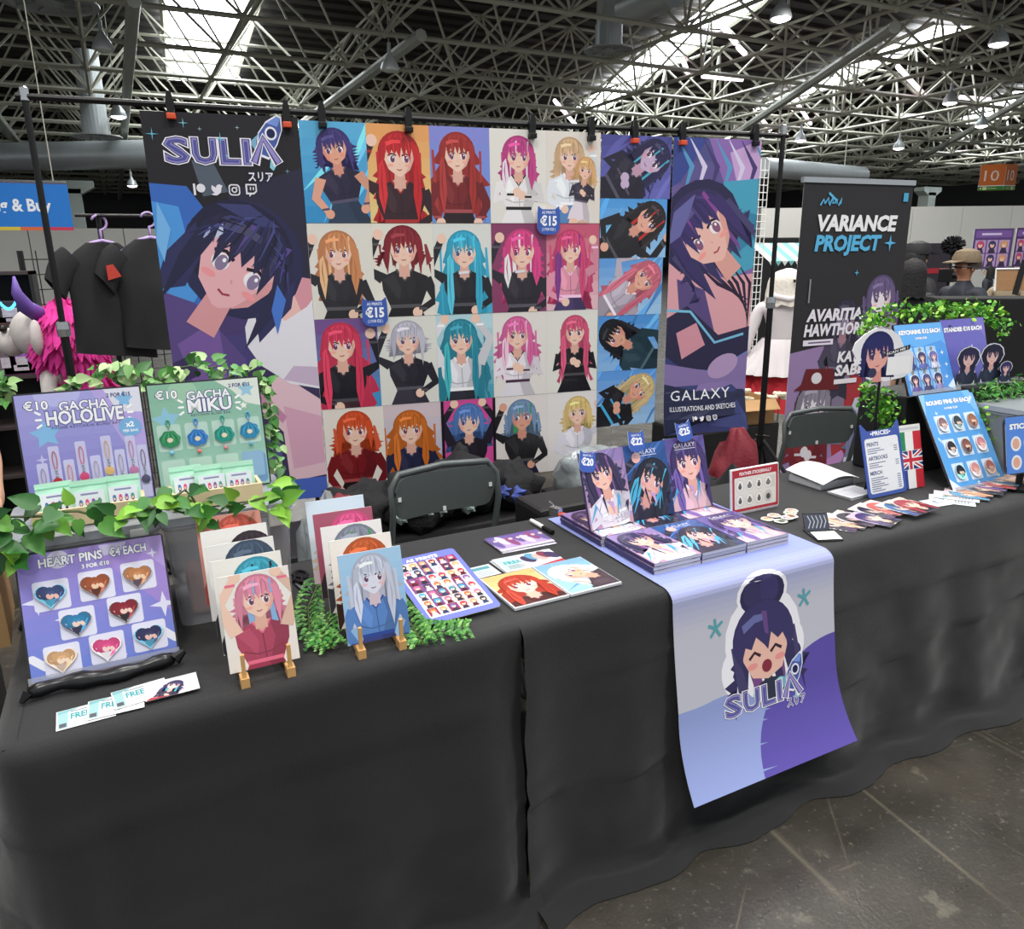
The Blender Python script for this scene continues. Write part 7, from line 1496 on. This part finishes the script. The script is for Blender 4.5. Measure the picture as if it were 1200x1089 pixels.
garland('small-leaved ivy hanging down beside the green MIKU board', V3((300, 440, 2.14), (312, 462, 2.13), (318, 500, 2.12), (322, 535, 2.11), (333, 575, 2.08)), 80, .03, LEAF2, 5, .02, .002, 1.0)
garland('small ivy sprig at the left edge above the cardboard box', V3((-6, 440, 2.3), (6, 455, 2.3), (4, 475, 2.28)), 16, .034, LEAF2, 6, .02, .002)
def bushy(name, label, P, n, size, m, seed, spread, kind=0, cat='garland', group='artificial leaf garlands', down=0):
    rng = random.Random(seed); o = empty(name, Vector(P[0]), label=label, cat=cat, group=group); base = Vector(P[0])
    MB().tube([path_at(P, i/20)-base for i in range(21)], .003, 5).build('stem', M_STEM, o); mb = MB()
    for i in range(n):
        p = path_at(P, rng.random())-base+Vector((rng.gauss(0, spread), rng.gauss(0, spread), rng.gauss(0, spread)-down*abs(rng.gauss(0, spread)))); d = Vector((rng.gauss(0, 1), rng.gauss(0, 1)-.3, rng.gauss(0, 1))).normalized()
        x = d.orthogonal().normalized(); x = Matrix.Rotation(rng.random()*6, 3, d) @ x; z = x.cross(d); s = size*rng.uniform(.7, 1.3); w_ = .34 if kind == 0 else .16
        mb.add([p, p+(d*.35+x*w_+z*.06)*s, p+(d*.75+x*w_*.8+z*.04)*s, p+d*s, p+(d*.75-x*w_*.8+z*.04)*s, p+(d*.35-x*w_+z*.06)*s], [(0, 1, 2, 3), (0, 3, 4, 5)])
    l = MB(); l.v, l.f = mb.v, mb.f; me = bpy.data.meshes.new('leaves'); me.from_pydata(l.v, [], l.f); me.update(); me.materials.append(m); q = place('leaves', me, o); q['kind'] = 'stuff'
    return o
bushy('leaf_garland', 'bright green leaf garland along the top of the blue and violet boards', V3((1012, 392, 2.08), (1024, 372, 2.08), (1060, 366, 2.08), (1098, 364, 2.08), (1130, 364, 2.08), (1160, 366, 2.08), (1178, 388, 2.08)), 620, .022, L_BOX, 21, .022)
bushy('leaf_garland', 'bright green leaf garland hanging below the die-cut sign', V3((1012, 452, 1.98), (1030, 470, 1.97), (1038, 490, 1.96), (1052, 512, 1.95)), 330, .021, L_BOX, 22, .024)
bushy('leaf_garland', 'dense green leaf mat draped over the clear bin with the standees', V3((1128, 466, 1.90), (1142, 464, 1.88), (1165, 458, 1.86), (1195, 456, 1.84), (1225, 458, 1.82)), 620, .024, L_CEDAR, 23, .022, 1)
bushy('leaf_garland', 'thin leaf sprig hanging between the round pins board and the clear bin', V3((1150, 480, 1.82), (1156, 510, 1.79), (1168, 528, 1.76)), 90, .02, L_BOX, 24, .015)
def sprig(label, P, seed, n=26):
    """cedar sprig: side twigs set with short needles"""
    rng = random.Random(seed); o = empty('cedar_sprig', Vector(P[0]), label=label, cat='sprig', group='cedar sprigs on the table'); base = Vector(P[0]); pts = [path_at(P, i/20)-base for i in range(21)]
    MB().tube(pts, .0025, 5).build('stem', M_STEM, o); mb = MB()
    for i in range(n):
        t = i/n; p = path_at(P, t)-base; q = path_at(P, min(1, t+.04))-base; d = (q-p).normalized() if (q-p).length > 1e-6 else Vector((0, -1, 0)); s = 1 if i % 2 else -1; side = Vector((-d.y, d.x, .25)).normalized()*s
        e = (d*.7+side).normalized()*(.05*(1-.4*t)); 
        for k in range(10):
            u = (k+1)/10; c = p+e*u+Vector((0, 0, .012*sin(u*3))); r = .011*(1.1-u*.4)
            for sg in (-1, 1):
                dd = (e.normalized()*.8+Vector((-e.y, e.x, 0)).normalized()*sg*.6+Vector((0, 0, rng.uniform(-.1, .5)))).normalized(); x = dd.orthogonal().normalized()*.25
                mb.add([c, c+(dd*.5+x)*r*1.3, c+dd*r*1.4, c+(dd*.5-x)*r*1.3], [(0, 1, 2, 3)])
    me = bpy.data.meshes.new('needles'); me.from_pydata(mb.v, [], mb.f); me.update(); me.materials.append(L_CEDAR); q = place('needles', me, o); q['kind'] = 'stuff'
sprig('green cedar sprig between the two easels', [(.40, 2.02, T+.008), (.33, 1.85, T+.012), (.305, 1.72, T+.014), (.335, 1.60, T+.012)], 31, 30)
sprig('short cedar sprig at the left foot of the second easel', [(.36, 1.80, T+.008), (.35, 1.70, T+.012), (.30, 1.62, T+.01)], 32, 18)
sprig('green cedar sprig under the blue-edged sheet, hanging over the table edge', [(.55, 1.88, T+.008), (.525, 1.75, T+.012), (.53, 1.62, T+.016), (.525, 1.52, T+.012)], 33, 30)
sprig('small cedar sprig at the front corner of the blue-edged sheet', [(.52, 1.60, T+.006), (.58, 1.555, T+.010), (.65, 1.545, T+.006)], 34, 14)
# neighbour seated behind the left bins, mostly outside the picture
